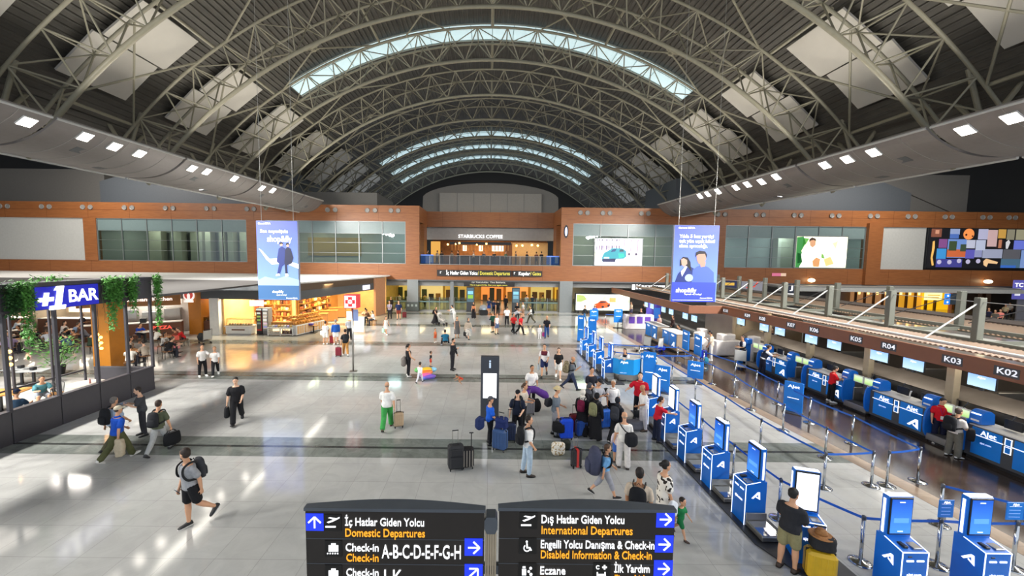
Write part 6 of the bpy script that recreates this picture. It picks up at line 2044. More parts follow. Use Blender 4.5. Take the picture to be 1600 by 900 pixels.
def limb(mb, pts, rad, n=10):
    "tapering limb with round ends"
    pts = [V(p) for p in pts]
    d0, d1 = (pts[0]-pts[1]).normalized(), (pts[-1]-pts[-2]).normalized()
    q, r = [pts[0]+d0*rad[0]*.8], [rad[0]*.45]
    for p, a in zip(pts, rad):
        q.append(p); r.append(a)
    q.append(pts[-1]+d1*rad[-1]*.8); r.append(rad[-1]*.45)
    mb.path(q, r, n)
def spots(c1, c2, scale, lo, hi, name):
    m = bpy.data.materials.new(name)
    m.use_nodes = True
    nt = m.node_tree
    b = nt.nodes['Principled BSDF']
    tc = nt.nodes.new('ShaderNodeTexCoord')
    nz = nt.nodes.new('ShaderNodeTexNoise')
    nz.inputs['Scale'].default_value = scale
    nz.inputs['Detail'].default_value = 1
    cr = nt.nodes.new('ShaderNodeValToRGB')
    cr.color_ramp.interpolation = 'CONSTANT'
    cr.color_ramp.elements[0].color = lin(c1)+(1,)
    cr.color_ramp.elements[1].position = lo
    cr.color_ramp.elements[1].color = lin(c2)+(1,)
    nt.links.new(tc.outputs['Object'], nz.inputs['Vector'])
    nt.links.new(nz.outputs['Fac'], cr.inputs[0])
    nt.links.new(cr.outputs[0], b.inputs['Base Color'])
    b.inputs['Roughness'].default_value = .85
    return m
m_cow = spots('f0ebe0', '2a221e', 9, .57, .6, 'spotted_cotton')
m_camo = spots('6a5f48', '8d8264', 12, .5, .6, 'camouflage_canvas')
m_floral = spots('e6e0d2', 'a89060', 16, .55, .6, 'floral_canvas')
m_pat = spots('8a8680', 'd0cbc2', 14, .5, .6, 'patterned_cotton')
MATS = {'cow': m_cow, 'camo': m_camo, 'floral': m_floral, 'pat': m_pat}
def fab(c): return MATS[c] if c in MATS else cloth(c)
SKIN = {0: 'e0b394', 1: 'cf9c79', 2: 'b98560', 3: '94633f'}
PEO = []
def remesh(o, vox, sm=2):
    r = o.modifiers.new('skin', 'REMESH')
    r.mode = 'VOXEL'
    r.voxel_size = vox
    if sm:
        s = o.modifiers.new('smooth', 'SMOOTH')
        s.factor = .5
        s.iterations = sm
def person(label, at, H, heading, pose, top, bot, hair='short 2a211c', skin=1, shoe='2a2a2c', fem=False, wide=1.0, yaw=0, nod=0, group=None, mir=False, seat=None, z0=0.0):
    if len(at) == 3:
        loc = fl(at[1], at[2], H if seat is None else seat)
        loc.z = 0
    elif len(at) == 4:
        loc = V(at[1:])
    else:
        loc = fl(*at)
    loc.z = max(loc.z, z0)
    heading += math.degrees(math.atan2(loc.y, loc.x))-90      # given as seen along the line of sight
    dist = loc.y
    vox = .0125 if dist < 17 else (.015 if dist < 27 else .018)
    k = H*.958          # H is the height to the top of the hair
    lR, lL, aR, aL, lean = POSE[pose]
    if mir: lR, lL, aR, aL = lL, lR, aL, aR
    kid = H < 1.45
    hs = 1.0 if not kid else lrp(1.45, 1.0, max(0, (H-.8)/.65))
    sw = (.098 if fem else .106)*wide
    hipw = .050*(1.04 if fem else 1)
    # ---- joints
    hip0 = V((0, 0, 0))
    sp = V((0, sn(lean), cs(lean)))
    fw = V((0, cs(lean), -sn(lean)))
    X = V((1, 0, 0))
    S = lambda t, f=0: hip0+sp*t+fw*f
    legs = []
    for s, (swg, bend, spl) in ((1, lR), (-1, lL)):
        h = hip0+X*s*hipw+V((0, 0, -.005))
        d = V((s*sn(spl), sn(swg)*cs(spl), -cs(swg)*cs(spl)))
        kn = h+d*.245
        e = swg-bend
        d2 = V((s*sn(spl)*.5, sn(e), -cs(e))).normalized()
        an = kn+d2*.245
        pit = max(-58, min(24, e*.75)) if pose[:3] not in ('sit', 'cro', 'cra') else (0 if pose != 'crawl' else -60)
        legs.append((s, h, kn, an, pit))
    zmin = 9
    feet = []
    for s, h, kn, an, pit in legs:
        f = V((s*.12, cs(pit), sn(pit))).normalized()
        u = V((0, -sn(pit), cs(pit)))
        heel, toe = an-u*.040-f*.032, an-u*.040+f*.105
        feet.append((s, an, f, u, heel, toe))
        zmin = min(zmin, heel.z, toe.z)
    if pose == 'crawl':
        zmin = min(zmin, min(kn.z for _, _, kn, _, _ in legs)-.035)
    off = V((0, 0, -zmin+.004/k))
    ARM = []
    for s, (swg, abd, bend, inw) in ((1, aR), (-1, aL)):
        sh = S(.258)+X*s*sw
        d = V((s*sn(abd), sn(swg)*cs(abd), -cs(swg)*cs(abd)))
        el = sh+d*.165
        e = swg+bend
        d2 = V((s*sn(abd)*.6-s*inw, sn(e), -cs(e))).normalized()
        wr = el+d2*.145
        ARM.append((s, sh, el, wr, d2))
    G = lambda p: (V(p)+off)*k
    # ---- body
    B = MB()
    secs = [(-.06, .040, .045, 0), (-.025, .088, .066, -.004), (.03, .090*(1.05 if fem else 1), .068, -.006), (.09, .078*(.93 if fem else 1), .060, 0), (.15, .084, .064, .004), (.21, .096*(.93 if fem else 1), .068+(.006 if fem else 0), .006), (.255, .100*(.92 if fem else 1), .062, 0), (.285, .083, .048, -.006), (.303, .046, .038, -.006), (.322, .032, .034, -.002), (.372, .031, .033, .008)]
    def torso(mb, lo, hi, g, gw=1.0, nn=16):
        L = Loft(mb, nn)
        for t, rx, ry, f in secs:
            if t < lo-1e-6 or t > hi+1e-6: continue
            belly = wide*1.05 if t < .28 else 1
            L.ring(G(S(t, f)), X*(rx*belly*gw+g)*k, fw*(ry*belly*gw+g)*k)
        L.done()
    torso(B, -.07, .4, 0)
    # head
    neck = S(.372, .008)
    hr = Matrix.Rotation(math.radians(yaw), 3, 'Z') @ Matrix.Rotation(math.radians(-nod-lean*.35), 3, 'X')
    hc = neck+hr @ V((0, .006, .058*hs))
    HP = lambda p: G(hc+hr @ (V(p)*hs))
    L = Loft(B, 14)
    for z, rx, ry, y in ((-.076, .014, .016, .030), (-.066, .028, .032, .020), (-.045, .039, .044, .008), (-.015, .045, .053, .001), (.012, .047, .057, -.002), (.036, .045, .056, -.004), (.055, .034, .043, -.006), (.067, .012, .018, -.008)):
        L.ring(HP((0, y, z)), hr @ V((rx*hs*k, 0, 0)), hr @ V((0, ry*hs*k, 0)))
    L.done()
    B.path([HP((0, .050, .010)), HP((0, .060, -.008)), HP((0, .066, -.020)), HP((0, .054, -.026))], [.004*k, .006*k, .0085*k, .006*k], 6)
    for s in (-1, 1):
        B.ball(HP((s*.047, -.004, -.008)), .007*k*hs, .013*k*hs, .018*k*hs, 8, 6, hr.to_4x4())
    # limbs
    for s, h, kn, an, pit in legs:
        limb(B, [G(h), G(h.lerp(kn, .45)), G(kn), G(kn.lerp(an, .3)), G(kn.lerp(an, .7)), G(an)], [a*k*(1.0 if fem else 1.06)*(1+.5*(wide-1)) for a in (.052, .046, .034, .035, .025, .021)])
    for s, an, f, u, heel, toe in feet:
        limb(B, [G(heel+u*.020+f*.01), G(an+f*.035-u*.020), G(toe+u*.014-f*.02)], [.015*k, .016*k, .011*k], 8)
    for s, sh, el, wr, d2 in ARM:
        limb(B, [G(sh), G(sh.lerp(el, .5)), G(el), G(el.lerp(wr, .35)), G(wr)], [a*k*(.9 if fem else 1) for a in (.026, .028, .024, .0235, .016)])
        # hand: palm, four fingers that curl, thumb from the side of the palm
        side = d2.cross(V((s*.9, 0, .2))).normalized()
        pal = side.cross(d2).normalized()
        if pal.x*s > 0: pal = -pal
        pc = wr+d2*.028
        L = Loft(B, 10)
        for t, a, b in ((-.006, .013, .012), (.016, .021, .011), (.045, .022, .0095), (.052, .018, .007)):
            L.ring(G(wr+d2*t), side*a*k, pal*b*k)
        L.done()
        for j, (o, ln) in enumerate(((.0165, .036), (.0055, .041), (-.0055, .038), (-.0165, .031))):
            b0 = wr+d2*.046+side*o
            m1 = b0+(d2*.9+pal*.35).normalized()*ln*.5
            t1 = m1+(d2*.5+pal*.85).normalized()*ln*.5
            limb(B, [G(b0-d2*.006), G(m1), G(t1)], [.0058*k, .0056*k, .0048*k], 6)
        b0 = wr+d2*.014+side*.018
        m1 = b0+(side*.75+d2*.6+pal*.3).normalized()*.022
        t1 = m1+(d2*.85+side*.2+pal*.35).normalized()*.02
        limb(B, [G(b0-side*.006), G(m1), G(t1)], [.0075*k, .0065*k, .0052*k], 6)
    o = obj('person', B, M(SKIN[skin], .6, 0, .04, 9))
    remesh(o, vox, 1)
    tag(o, label, 'person', group)
    o.location = loc
    o.rotation_euler = (0, 0, math.radians(heading-90))
    # ---- face
    if dist < 24:
        for s in (-1, 1):
            e = MB().ball(HP((s*.019, .051, .004)), .0075*k*hs, .005*k*hs, .0045*k*hs, 8, 6)
            obj('eye', e, M('1f1714', .2), o, True)
        obj('mouth', MB().ball(HP((0, .0525, -.043)), .014*k*hs, .005*k*hs, .0035*k*hs, 8, 6), M('8f5046', .5), o, True)
    # ---- hair and headwear
    st, hcol = hair.split()[:2]
    hm = M(hcol, .7, 0, .25, 30, .4)
    hb = MB()
    def hball(c, r): hb.ball(HP(c), r[0]*k*hs, r[1]*k*hs, r[2]*k*hs, 14, 10, hr.to_4x4())
    if st in ('short', 'long', 'bun', 'pony', 'beard', 'fringe'):
        hball((0, -.011, .020), (.0515, .060, .056))
        hball((0, -.024, -.010), (.048, .042, .045))
        if st == 'long':
            L = Loft(hb, 12)
            for z, a, b, y in ((.02, .045, .03, -.03), (-.04, .052, .03, -.034), (-.10, .054, .026, -.040), (-.15, .040, .018, -.042)):
                L.ring(HP((0, y, z)), hr @ V((a*k*hs, 0, 0)), hr @ V((0, b*k*hs, 0)))
            L.done()
        if st == 'pony':
            limb(hb, [HP((0, -.06, .02)), HP((0, -.085, -.02)), HP((0, -.075, -.09))], [.014*k*hs, .02*k*hs, .010*k*hs], 8)
        if st == 'bun':
            hball((0, -.078, .012), (.030, .028, .028))
        if st == 'beard':
            hball((0, .022, -.055), (.036, .034, .026))
        hn = 'hair'
    elif st == 'bald':
        hball((0, -.022, -.012), (.0475, .040, .026))
        hn = 'hair'
    elif st == 'cap':
        hball((0, -.006, .030), (.053, .064, .046))
        L = Loft(hb, 12)
        for y, a in ((.03, .046), (.075, .040), (.105, .026)):
            L.ring(HP((0, y, .026-.1*(y-.03))), hr @ V((a*k*hs, 0, 0)), hr @ V((0, 0, .005*k*hs)))
        L.done()
        hn = 'cap'
    elif st == 'hat':
        hball((0, -.004, .040), (.052, .060, .042))
        hb.path([HP((0, 0, .022)), HP((0, 0, .030))], [.098*k*hs, .085*k*hs], 20)
        hn = 'hat'
    elif st == 'scarf':
        hball((0, -.014, .004), (.058, .066, .074))
        L = Loft(hb, 16)
        for t, a, b, f in ((.36, .050, .052, -.006), (.32, .060, .060, -.006), (.285, .092, .074, -.004), (.24, .104, .080, 0), (.21, .098, .078, 0)):
            L.ring(G(S(t, f)), X*a*k, fw*b*k)
        L.done()
        hn = 'headscarf'
    ho = obj(hn, hb, hm if st not in ('scarf', 'cap', 'hat') else fab(hcol), o)
    remesh(ho, max(.009, vox*.8), 2)
    if st in ('cap', 'hat'):
        h2 = MB()
        h2.ball(HP((0, -.024, -.004)), .047*k*hs, .040*k*hs, .034*k*hs, 12, 8, hr.to_4x4())
        obj('hair', h2, M('3a2f28', .7, 0, .2, 30), o, True)
    # ---- clothes
    tk, tc = top.split()[:2]
    bk, bc = bot.split()[:2]
    if bk in ('long', 'wide', 'shorts', 'capri', 'slim'):
        T = MB()
        torso(T, -.07, .10, .010)
        g = {'long': .011, 'wide': .020, 'shorts': .016, 'capri': .014, 'slim': .006}[bk]
        for s, h, kn, an, pit in legs:
            if bk == 'shorts':
                p = h.lerp(kn, .82)
                limb(T, [G(h+V((0, 0, .02))), G(h.lerp(kn, .45)), G(p)], [(.052+g)*k, (.047+g)*k, (.043+g)*k], 12)
            else:
                end = kn.lerp(an, .96 if bk != 'capri' else .45)
                limb(T, [G(h+V((0, 0, .02))), G(h.lerp(kn, .45)), G(kn), G(kn.lerp(end, .4)), G(end)], [(.052+g)*k*(.97), (.046+g)*k, (.036+g)*k, (.035+g)*k, ((.024 if bk != 'wide' else .034)+g)*k], 12)
        to = obj('trousers' if bk not in ('shorts',) else 'shorts', T, fab(bc), o)
        remesh(to, vox, 2)
    elif bk in ('skirt', 'dress', 'abaya'):
        T = MB()
        fr = {'skirt': .38, 'dress': .70, 'abaya': .97}[bk]
        L = Loft(T, 18)
        L.ring(G(S(.11)), X*.092*k*wide, fw*.072*k*wide)
        L.ring(G(S(.02)), X*.106*k*wide, fw*.086*k*wide)
        for i in range(1, 6):
            u = fr*i/5
            pts = []
            for s, h, kn, an, pit in legs:
                pts.append(h.lerp(kn, u*2) if u < .5 else kn.lerp(an, u*2-1))
            c = (pts[0]+pts[1])/2
            dx, dy = abs(pts[0].x-pts[1].x)/2, abs(pts[0].y-pts[1].y)/2
            L.ring(G(c), X*(dx+.066+.02*u)*k, V((0, 1, 0))*(dy+.072+.02*u)*k)
        L.done()
        to = obj({'skirt': 'skirt', 'dress': 'dress_skirt', 'abaya': 'robe_skirt'}[bk], T, fab(bc), o)
        remesh(to, vox, 2)
    T = MB()
    loose = .013 if tk[-1] != 'L' else .022
    tkk = tk.rstrip('L')
    lo = -.028 if tkk != 'crop' else .08
    torso(T, lo, .302, loose)
    for s, sh, el, wr, d2 in ARM:
        if tkk in ('tee', 'polo', 'crop'):
            e = sh.lerp(el, .72)
            limb(T, [G(sh-X*s*.025+sp*.004), G(sh-sp*.010), G(sh.lerp(e, .5)), G(e)], [(.022+loose)*k, (.026+loose)*k, (.029+loose)*k, (.031+loose)*k], 12)
        elif tkk == 'long':
            limb(T, [G(sh-X*s*.025+sp*.004), G(sh-sp*.010), G(sh.lerp(el, .5)), G(el), G(el.lerp(wr, .4)), G(el.lerp(wr, .92))], [(.022+loose)*k, (.026+loose)*k, (.029+loose)*k, (.026+loose)*k, (.023+loose*.8)*k, (.017+loose*.8)*k], 12)
    to = obj({'tee': 'shirt', 'polo': 'polo_shirt', 'long': 'long_sleeved_top', 'tank': 'vest', 'crop': 'shirt'}[tkk], T, fab(tc), o)
    remesh(to, vox, 2)
    if tkk == 'polo':
        cm = MB()
        L = Loft(cm, 14)
        for t, a in ((.292, .062), (.315, .046), (.322, .044)):
            L.ring(G(S(t, -.002)), X*a*k, fw*(a*.86)*k)
        L.done()
        obj('collar', cm, fab(tc), o, True)
    # ---- shoes
    if shoe != 'bare':
        for s, an, f, u, heel, toe in feet:
            sd = f.cross(u)
            F = MB()
            L = Loft(F, 12)
            for t, a, hgt in ((-.012, .016, .030), (-.004, .024, .050), (.015, .028, .060), (.04, .029, .056), (.065, .029, .044), (.09, .031, .034), (.12, .030, .027), (.14, .022, .020), (.150, .011, .012)):
                c = heel+f*t+u*hgt*.5
                L.ring(G(c), sd*a*k, u*hgt*.5*k)
            L.done()
            obj('shoe', F, M(shoe, .6, 0, .1, 20), o, True)
            Z = MB()
            out = [(-.014, .016), (.0, .026), (.04, .031), (.09, .034), (.125, .031), (.152, .012)]
            ring = [heel+f*t+sd*a for t, a in out]+[heel+f*t-sd*a for t, a in out[::-1]]
            Z.prism([G(p) for p in ring], u*.008*k)
            obj('sole', Z, M('e2e0da' if shoe in ('f0efea', 'e8e6e0', '1f1f20') else '141415', .7), o)
    o['hands'] = 0
    del o['hands']
    info = dict(o=o, loc=loc, h=heading, k=k, back=G(S(.20, -.07)), bsp=sp, bfw=fw, sw=sw*k, front=G(S(.20, .075)), shz=G(S(.28)).z,
                R=G(ARM[0][3]+ARM[0][4]*.05), L=G(ARM[1][3]+ARM[1][4]*.05), off=off, S=lambda t, f=0: G(S(t, f)), lean=lean, Rd=ARM[0][4], Ld=ARM[1][4])
    PEO.append(info)
    return info
def wpos(i, p):
    a = math.radians(i['h']-90)
    c, s = math.cos(a), math.sin(a)
    return V((i['loc'].x+p[0]*c-p[1]*s, i['loc'].y+p[0]*s+p[1]*c, i['loc'].z+p[2]))
def spline(p, n):
    "points on a smooth curve through p"
    q = [p[0]*2-p[1]]+list(p)+[p[-1]*2-p[-2]]
    out = []
    for i in range(1, len(q)-2):
        for j in range(n):
            t = j/n
            a, b, c, d = q[i-1], q[i], q[i+1], q[i+2]
            out.append(.5*((2*b)+(c-a)*t+(2*a-5*b+4*c-d)*t*t+(3*b-a-3*c+d)*t**3))
    return out+[p[-1]]
def adopt(o, t):
    "hang a part that was built in another frame onto its thing"
    m = Matrix.Translation(t.location) @ Matrix.Rotation(t.rotation_euler[2], 4, 'Z')
    w0 = Matrix.Translation(o.location) @ Matrix.Rotation(o.rotation_euler[2], 4, 'Z')
    o.parent = t
    o.matrix_basis = m.inverted() @ w0
# ---- bags and suitcases
def backpack(i, label, col, w_=.30, h_=.44, d_=.17, front=False, shift=0.0, group=None, name='backpack'):
    t = thing(name, label, 'backpack', wpos(i, (0, 0, 0)), math.radians(i['h']-90), group)
    s = -1 if not front else 1
    c = i['S'](.175, s*.075)
    up = i['bsp']
    fwd = i['bfw']*s
    m = fab(col)
    b = MB()
    L = Loft(b, 16)
    for tt, a, dd in ((-.5, .35, .5), (-.46, .9, .9), (-.2, 1, 1.05), (.1, 1, 1.0), (.35, .92, .85), (.46, .7, .6), (.5, .35, .3)):
        L.ring(c+up*tt*h_+fwd*(d_*.5+.01)+V((shift, 0, 0)), V((1, 0, 0))*a*w_/2, fwd*dd*d_/2)
    L.done()
    obj('bag_body', b, m, t, True)
    b = MB()
    L = Loft(b, 14)
    for tt, a, dd in ((-.40, .7, .5), (-.30, .8, .7), (-.05, .78, .7), (.05, .5, .4)):
        L.ring(c+up*tt*h_+fwd*(d_*.98)+V((shift, 0, 0)), V((1, 0, 0))*a*w_/2, fwd*dd*d_/3)
    L.done()
    obj('front_pocket', b, m, t, True)
    for x in (-1, 1):
        xs = x*i['sw']*.62
        kk = i['k']
        pts = [c+up*.40*h_+V((xs*.8+shift*.5, 0, 0)), i['S'](.306, .055*s)+V((xs*.95, 0, 0)), i['S'](.318, .0)+V((xs, 0, 0)), i['S'](.285, .072*-s)+V((xs*1.02, 0, 0)), i['S'](.20, .088*-s)+V((xs*1.08, 0, 0)), i['S'](.13, .058*-s)+V((x*.098*kk, 0, 0)), i['S'](.11, .0)+V((x*.108*kk, 0, 0)), i['S'](.09, .072*s)+V((x*.085*kk, 0, 0)), c-up*.34*h_+V((xs*.9, 0, 0))]
        st = MB().path(spline(pts, 4), 0, flat=(.045, .012))
        obj('strap', st, M('1a1a1c', .8), t)
    obj('top_loop', MB().path([c+up*.5*h_+V((-.03+shift, 0, 0)), c+up*.58*h_+V((shift, 0, 0)), c+up*.5*h_+V((.03+shift, 0, 0))], .008, 6), M('1a1a1c', .8), t)
    return t
def handbag(i, label, col, side='R', w_=.34, h_=.26, d_=.14, name='handbag', drop=.16, cat='bag', rz=0):
    p = wpos(i, i[side])
    t = thing(name, label, cat, p, math.radians(i['h']+rz))
    b = MB()
    L = Loft(b, 16)
    z = -drop
    for tt, a, dd in ((0, .85, .6), (-.1, .95, .85), (-.5, 1.02, 1), (-.9, 1, 1), (-1, .9, .85)):
        L.ring((0, 0, z+tt*h_), (a*w_/2, 0, 0), (0, dd*d_/2, 0))
    L.done()
    obj('bag_body', b, fab(col), t, True)
    for y in (-d_*.2, d_*.2):
        obj('handle', MB().path([(-w_*.25, y, z), (-w_*.16, y*.6, -.03), (0, 0, -.005), (w_*.16, y*.6, -.03), (w_*.25, y, z)], .010, 6), M('1d1b1b', .7), t)
    bo('zip', t, M('8a8a88', .4, .6), -w_*.38, w_*.38, -.004, .004, z-.004, z+.006)
    return t
def suitcase(label, loc, rz, w_, d_, h_, col, handle=.0, group=None, soft=False, strap=None):
    t = thing('suitcase', label, 'suitcase', loc, rz, group)
    m = M(col, .35 if not soft else .8, 0, .05, 8, .1 if soft else 0)
    sh = bo('shell', t, m, -w_/2, w_/2, -d_/2, d_/2, .06, .06+h_, min(.05, d_*.25))
    if not soft:
        for k in range(4):
            x = -w_*.33+w_*.22*k
            bo('rib', sh, m, x-.012, x+.012, -d_/2-.006, d_/2+.006, .12, h_, .004)
        bo('seam_band', t, M('1c1c1e', .5), -w_/2-.003, w_/2+.003, -.008, .008, .09, .06+h_+.003)
    else:
        bo('outer_pocket', t, m, -w_*.40, w_*.40, -d_/2-.045, -d_/2+.01, .12, .06+h_*.55, .02)
        bo('outer_pocket', t, m, -w_*.38, w_*.38, -d_/2-.035, -d_/2+.01, .08+h_*.58, .03+h_*.95, .02)
    for x in (-w_*.38, w_*.38):
        for y in (-d_*.32, d_*.32):
            obj('wheel', MB().tube((x-.014, y, .032), (x+.014, y, .032), .032, 12), m_black, t)
            bo('wheel_mount', t, m_black, x-.022, x+.022, y-.02, y+.02, .04, .075)
    obj('carry_handle', MB().path([(-.09, 0, .06+h_), (-.07, 0, .09+h_), (.07, 0, .09+h_), (.09, 0, .06+h_)], .012, 6), m_black, t)
    if handle:
        hm = MB()
        for x in (-w_*.18, w_*.18):
            hm.tube((x, d_*.3, .05+h_), (x, d_*.3, .06+h_+handle), .010, 8)
        obj('pull_rods', hm, m_steelp, t)
        obj('grip', MB().tube((-w_*.2, d_*.3, .06+h_+handle), (w_*.2, d_*.3, .06+h_+handle), .016, 8), m_black, t)
    if strap:
        bo('strap', t, M(strap, .6), -.035, .035, -d_/2-.008, d_/2+.008, .055, .067+h_)
    return t
def soft(name, label, cat, loc, rz, w_, d_, h_, col, lump=.2, seed=1, group=None):
    "a slumped cloth bag or folded garment"
    t = thing(name, label, cat, loc, rz, group)
    b = MB().ball((0, 0, h_*.5), w_/2, d_/2, h_*.5, 20, 14)
    r = random.Random(seed)
    ph = [r.uniform(0, 6) for _ in range(6)]
    vs = []
    for x, y, z in b.v:
        f = 1+lump*(math.sin(9*x/w_+ph[0])*math.sin(8*y/d_+ph[1])+.5*math.sin(14*z/h_+ph[2]))*.5
        zn = (z-h_*.5)/(h_*.5)
        zn = math.copysign(abs(zn)**.72, zn)
        zz = max(0.0, zn*h_*.5*(f if zn > 0 else 1)+h_*.5)
        rr = math.hypot(x/(w_/2), y/(d_/2))
        g = (rr**.55/rr) if rr > 1e-6 else 1
        an = math.atan2(y/(d_/2), x/(w_/2))
        g *= min(1.22, 1/max(abs(math.cos(an)), abs(math.sin(an))))*.92
        vs.append((x*g*f, y*g*f, zz))
    b.v = vs
    obj('cloth_body', b, fab(col), t, True)
    return t
def phone(i, label, side='R'):
    p = wpos(i, i[side])
    d = i[side+'d']
    t = thing('phone', label, 'phone', p, math.radians(i['h']-90))
    T = Matrix.Rotation(math.radians(-35), 4, 'X')
    obj('case', MB().box(-.036, .036, -.005, .005, -.05, .10, .004, T), m_black, t)
    obj('screen', MB().box(-.032, .032, -.0065, -.005, -.045, .095, 0, T), glow('8fa8c8', .6), t)
    return t
# ---------------------------------------------------------------- who stands where
# nearest left
a = person('tall man in grey T-shirt and black shorts striding alone across the lower left floor', (300, 822), 1.84, 205, 'stride', 'tee 9b9c9e', 'shorts 1c1c1f', 'beard 2e221a', 1, '1f1f20', yaw=-75)
backpack(a, 'dark grey backpack on the tall man in black shorts', '3a3b3f', .30, .46, .18)
phone(a, 'phone in the hand of the tall man in black shorts')
a = person('man in black T-shirt and black trousers walking towards the viewer, left middle', (371, 660), 1.76, 262, 'walkbag', 'teeL 202023', 'wide 1d1d20', 'short 17130f', 0, '17171a', nod=14)
handbag(a, 'black travel bag carried low by the man dressed in black', '1e1f22', 'R', .26, .36, .18, drop=.05, cat='bag', name='travel_bag')
a = person('man in royal blue polo shirt, khaki trousers and beige cap, walking past the bar', (186, 718), 1.66, 25, 'walk', 'polo 1f55c0', 'wide 5a5c3c', 'cap cbc0a8', 1, 'e8e6e0', wide=1.1)
soft('jacket', 'beige jacket over the arm of the man in royal blue polo', 'jacket', wpos(a, a['R'])+V((.08, -.05, -.46)), .4, .24, .18, .5, 'b9ab92', .3, 2)
a = person('grey-haired man in light blue shirt with a backpack, half hidden by the blue polo', (180, 702), 1.70, 35, 'walk2', 'tee a9bcd4', 'long 5c5a44', 'short 6a6560', 1, '232326')
backpack(a, 'big black backpack on the grey-haired man in light blue', '1d1e21', .34, .50, .20)
a = person('man in olive T-shirt and light grey trousers carrying two black bags past the bar', (250, 708), 1.7, 55, 'walkbag', 'tee 565b47', 'long a4a5a3', 'short 3a2a1f', 1, '3a3a3c')
backpack(a, 'black backpack on the man in olive T-shirt', '26272a', .30, .46, .18)
handbag(a, 'black duffel bag in the hand of the man in olive T-shirt', '17181a', 'R', .46, .36, .26, drop=.10, name='duffel_bag', rz=-30)
a = person('man in charcoal uniform walking left beside the bar panels, looking at a tablet', (224, 680), 1.68, 182, 'phone2', 'tee 47484c', 'slim 333338', 'short 2b2320', 0, '1a1a1c', nod=10)
t = thing('tablet', 'dark tablet held by the man in charcoal uniform', 'tablet', wpos(a, (a['R']+a['L'])/2), math.radians(a['h']-90))
obj('case', MB().box(-.10, .10, -.08, .10, .0, .012, .004), m_black, t)
obj('screen', MB().box(-.09, .09, -.07, .09, .012, .014), glow('5a6a80', .4), t)
# two colleagues in white shirts
person('woman in white shirt and black trousers, left of the walking pair before the food counters', (317, 588), 1.62, 285, 'point', 'tee e6e2dc', 'long 1f1f22', 'bun 4a3326', 1, 'f0efea', True, mir=True)
person('woman in white shirt and black trousers, right of the walking pair before the food counters', (337, 587), 1.55, 265, 'walk', 'tee e6e2dc', 'long 1f1f22', 'bun 8a6238', 1, 'f0efea', True)
# bald man in white with green trousers
a = person('bald man in white shirt and green trousers walking away in mid-hall with a beige suitcase', (605, 670), 1.72, 80, 'drag', 'teeL eeece6', 'wide 3f9a4c', 'bald 8a7a6a', 1, '5a4a3a')
handbag(a, 'black shopping bag in the left hand of the bald man in green trousers', '202226', 'L', .28, .34, .12, drop=.1, name='shopping_bag')
suitcase('small beige cabin suitcase pulled by the man in green trousers', fl(623, 668), .3, .34, .22, .50, 'b39a7c', .42)
# family by the bread rack
a = person('person in black shirt, tan trousers and backpack walking towards the bakery', (540, 556), 1.70, 95, 'drag', 'tee 24262a', 'long b07f45', 'short 201a17', 1, 'e8e6e0', mir=True)
backpack(a, 'black backpack on the person in tan trousers', '1f2227', .34, .50, .18)
suitcase('dark red cabin suitcase beside the person in tan trousers', fl(529, 557), .1, .34, .22, .50, '7a1f30', .40)
person('man in blue sweatshirt and white shorts standing with his back turned near the bakery', (525, 538), 1.74, 95, 'stand', 'long 2356a8', 'shorts e4e2dc', 'short 8a8580', 1, 'f0efea', wide=1.12)
suitcase('red suitcase standing at the feet of the man in blue sweatshirt', fl(519, 537), .2, .32, .22, .5, '8a1f28', .35)
a = person('woman in white top and white shorts standing left of the man in blue sweatshirt', (509, 538), 1.64, 80, 'stand', 'tee eceae4', 'shorts e6e4de', 'bun 3a2a22', 1, 'f0efea', True)
soft('tote_bag', 'white cloth bag at the hip of the woman in white shorts', 'bag', wpos(a, (-.22, 0, .62)), .3, .26, .16, .34, 'e2e0da', .2, 4)
person('man in grey shirt and black trousers standing left of the pharmacy pole', (546, 531), 1.74, 100, 'hold', 'long a9abb0', 'long 26262a', 'short 8a8884', 1)
# left mid-hall group with children
a = person('woman in black sleeveless top and trousers standing with a grey bag left of the children', (638, 588), 1.70, 20, 'easy', 'tank 232327', 'long 1b1b1f', 'pony 17120f', 1, 'e8e6e0', True, mir=True)
soft('shoulder_bag', 'grey shoulder bag on the woman in black by the children', 'bag', wpos(a, (.02, -.24, .55)), 1.2, .30, .18, .50, '77716c', .25, 5)
person('toddler in white pyjamas standing by the rainbow toy', (656, 598), 1.02, 60, 'walk', 'long e6e6ea', 'long dddde4', 'short 2f241c', 1, '2a2a2c')
person('small boy in black T-shirt and red shorts by the rainbow toy', (673, 573), 0.84, 10, 'stand', 'tee 1f1f22', 'shorts c03a2a', 'short 3a2a1e', 1, '232326')
person('bearded man all in black standing right of the children, holding a cup', (707, 578), 1.74, 330, 'phone', 'long 222226', 'slim 242428', 'beard 120e0c', 1, '1b1b1d')
person('toddler in red dress crawling on the floor left of the information totem', (722, 601), .80, 200, 'crawl', 'tank c0402c', 'skirt c8442e', 'short 241a14', 2, 'bare', True)
t = thing('rainbow_toy', 'inflatable rainbow-coloured toy on the floor beside the two small boys', 'toy', fl(667, 590), .5)
for k, (c, x, y, z, sx, sy, sz) in enumerate((('6fbf6a', -.32, .25, .38, .26, .16, .14), ('8fd0f0', .42, .25, .30, .2, .14, .12), ('f0c43a', 0, .15, .34, .34, .18, .16), ('ef7f3a', -.05, .02, .26, .38, .18, .14), ('e86aa8', -.1, -.12, .17, .30, .16, .13), ('7a58c0', .05, -.25, .11, .34, .14, .11))):
    obj('air_chamber', MB().ball((x, y, z if k > 1 else z), sx, sy, sz, 14, 10), M(c, .3, 0, .03), t, True)
bo('base_pad', t, M('5a78d0', .4), -.3, .3, -.35, .3, 0, .14, .04)
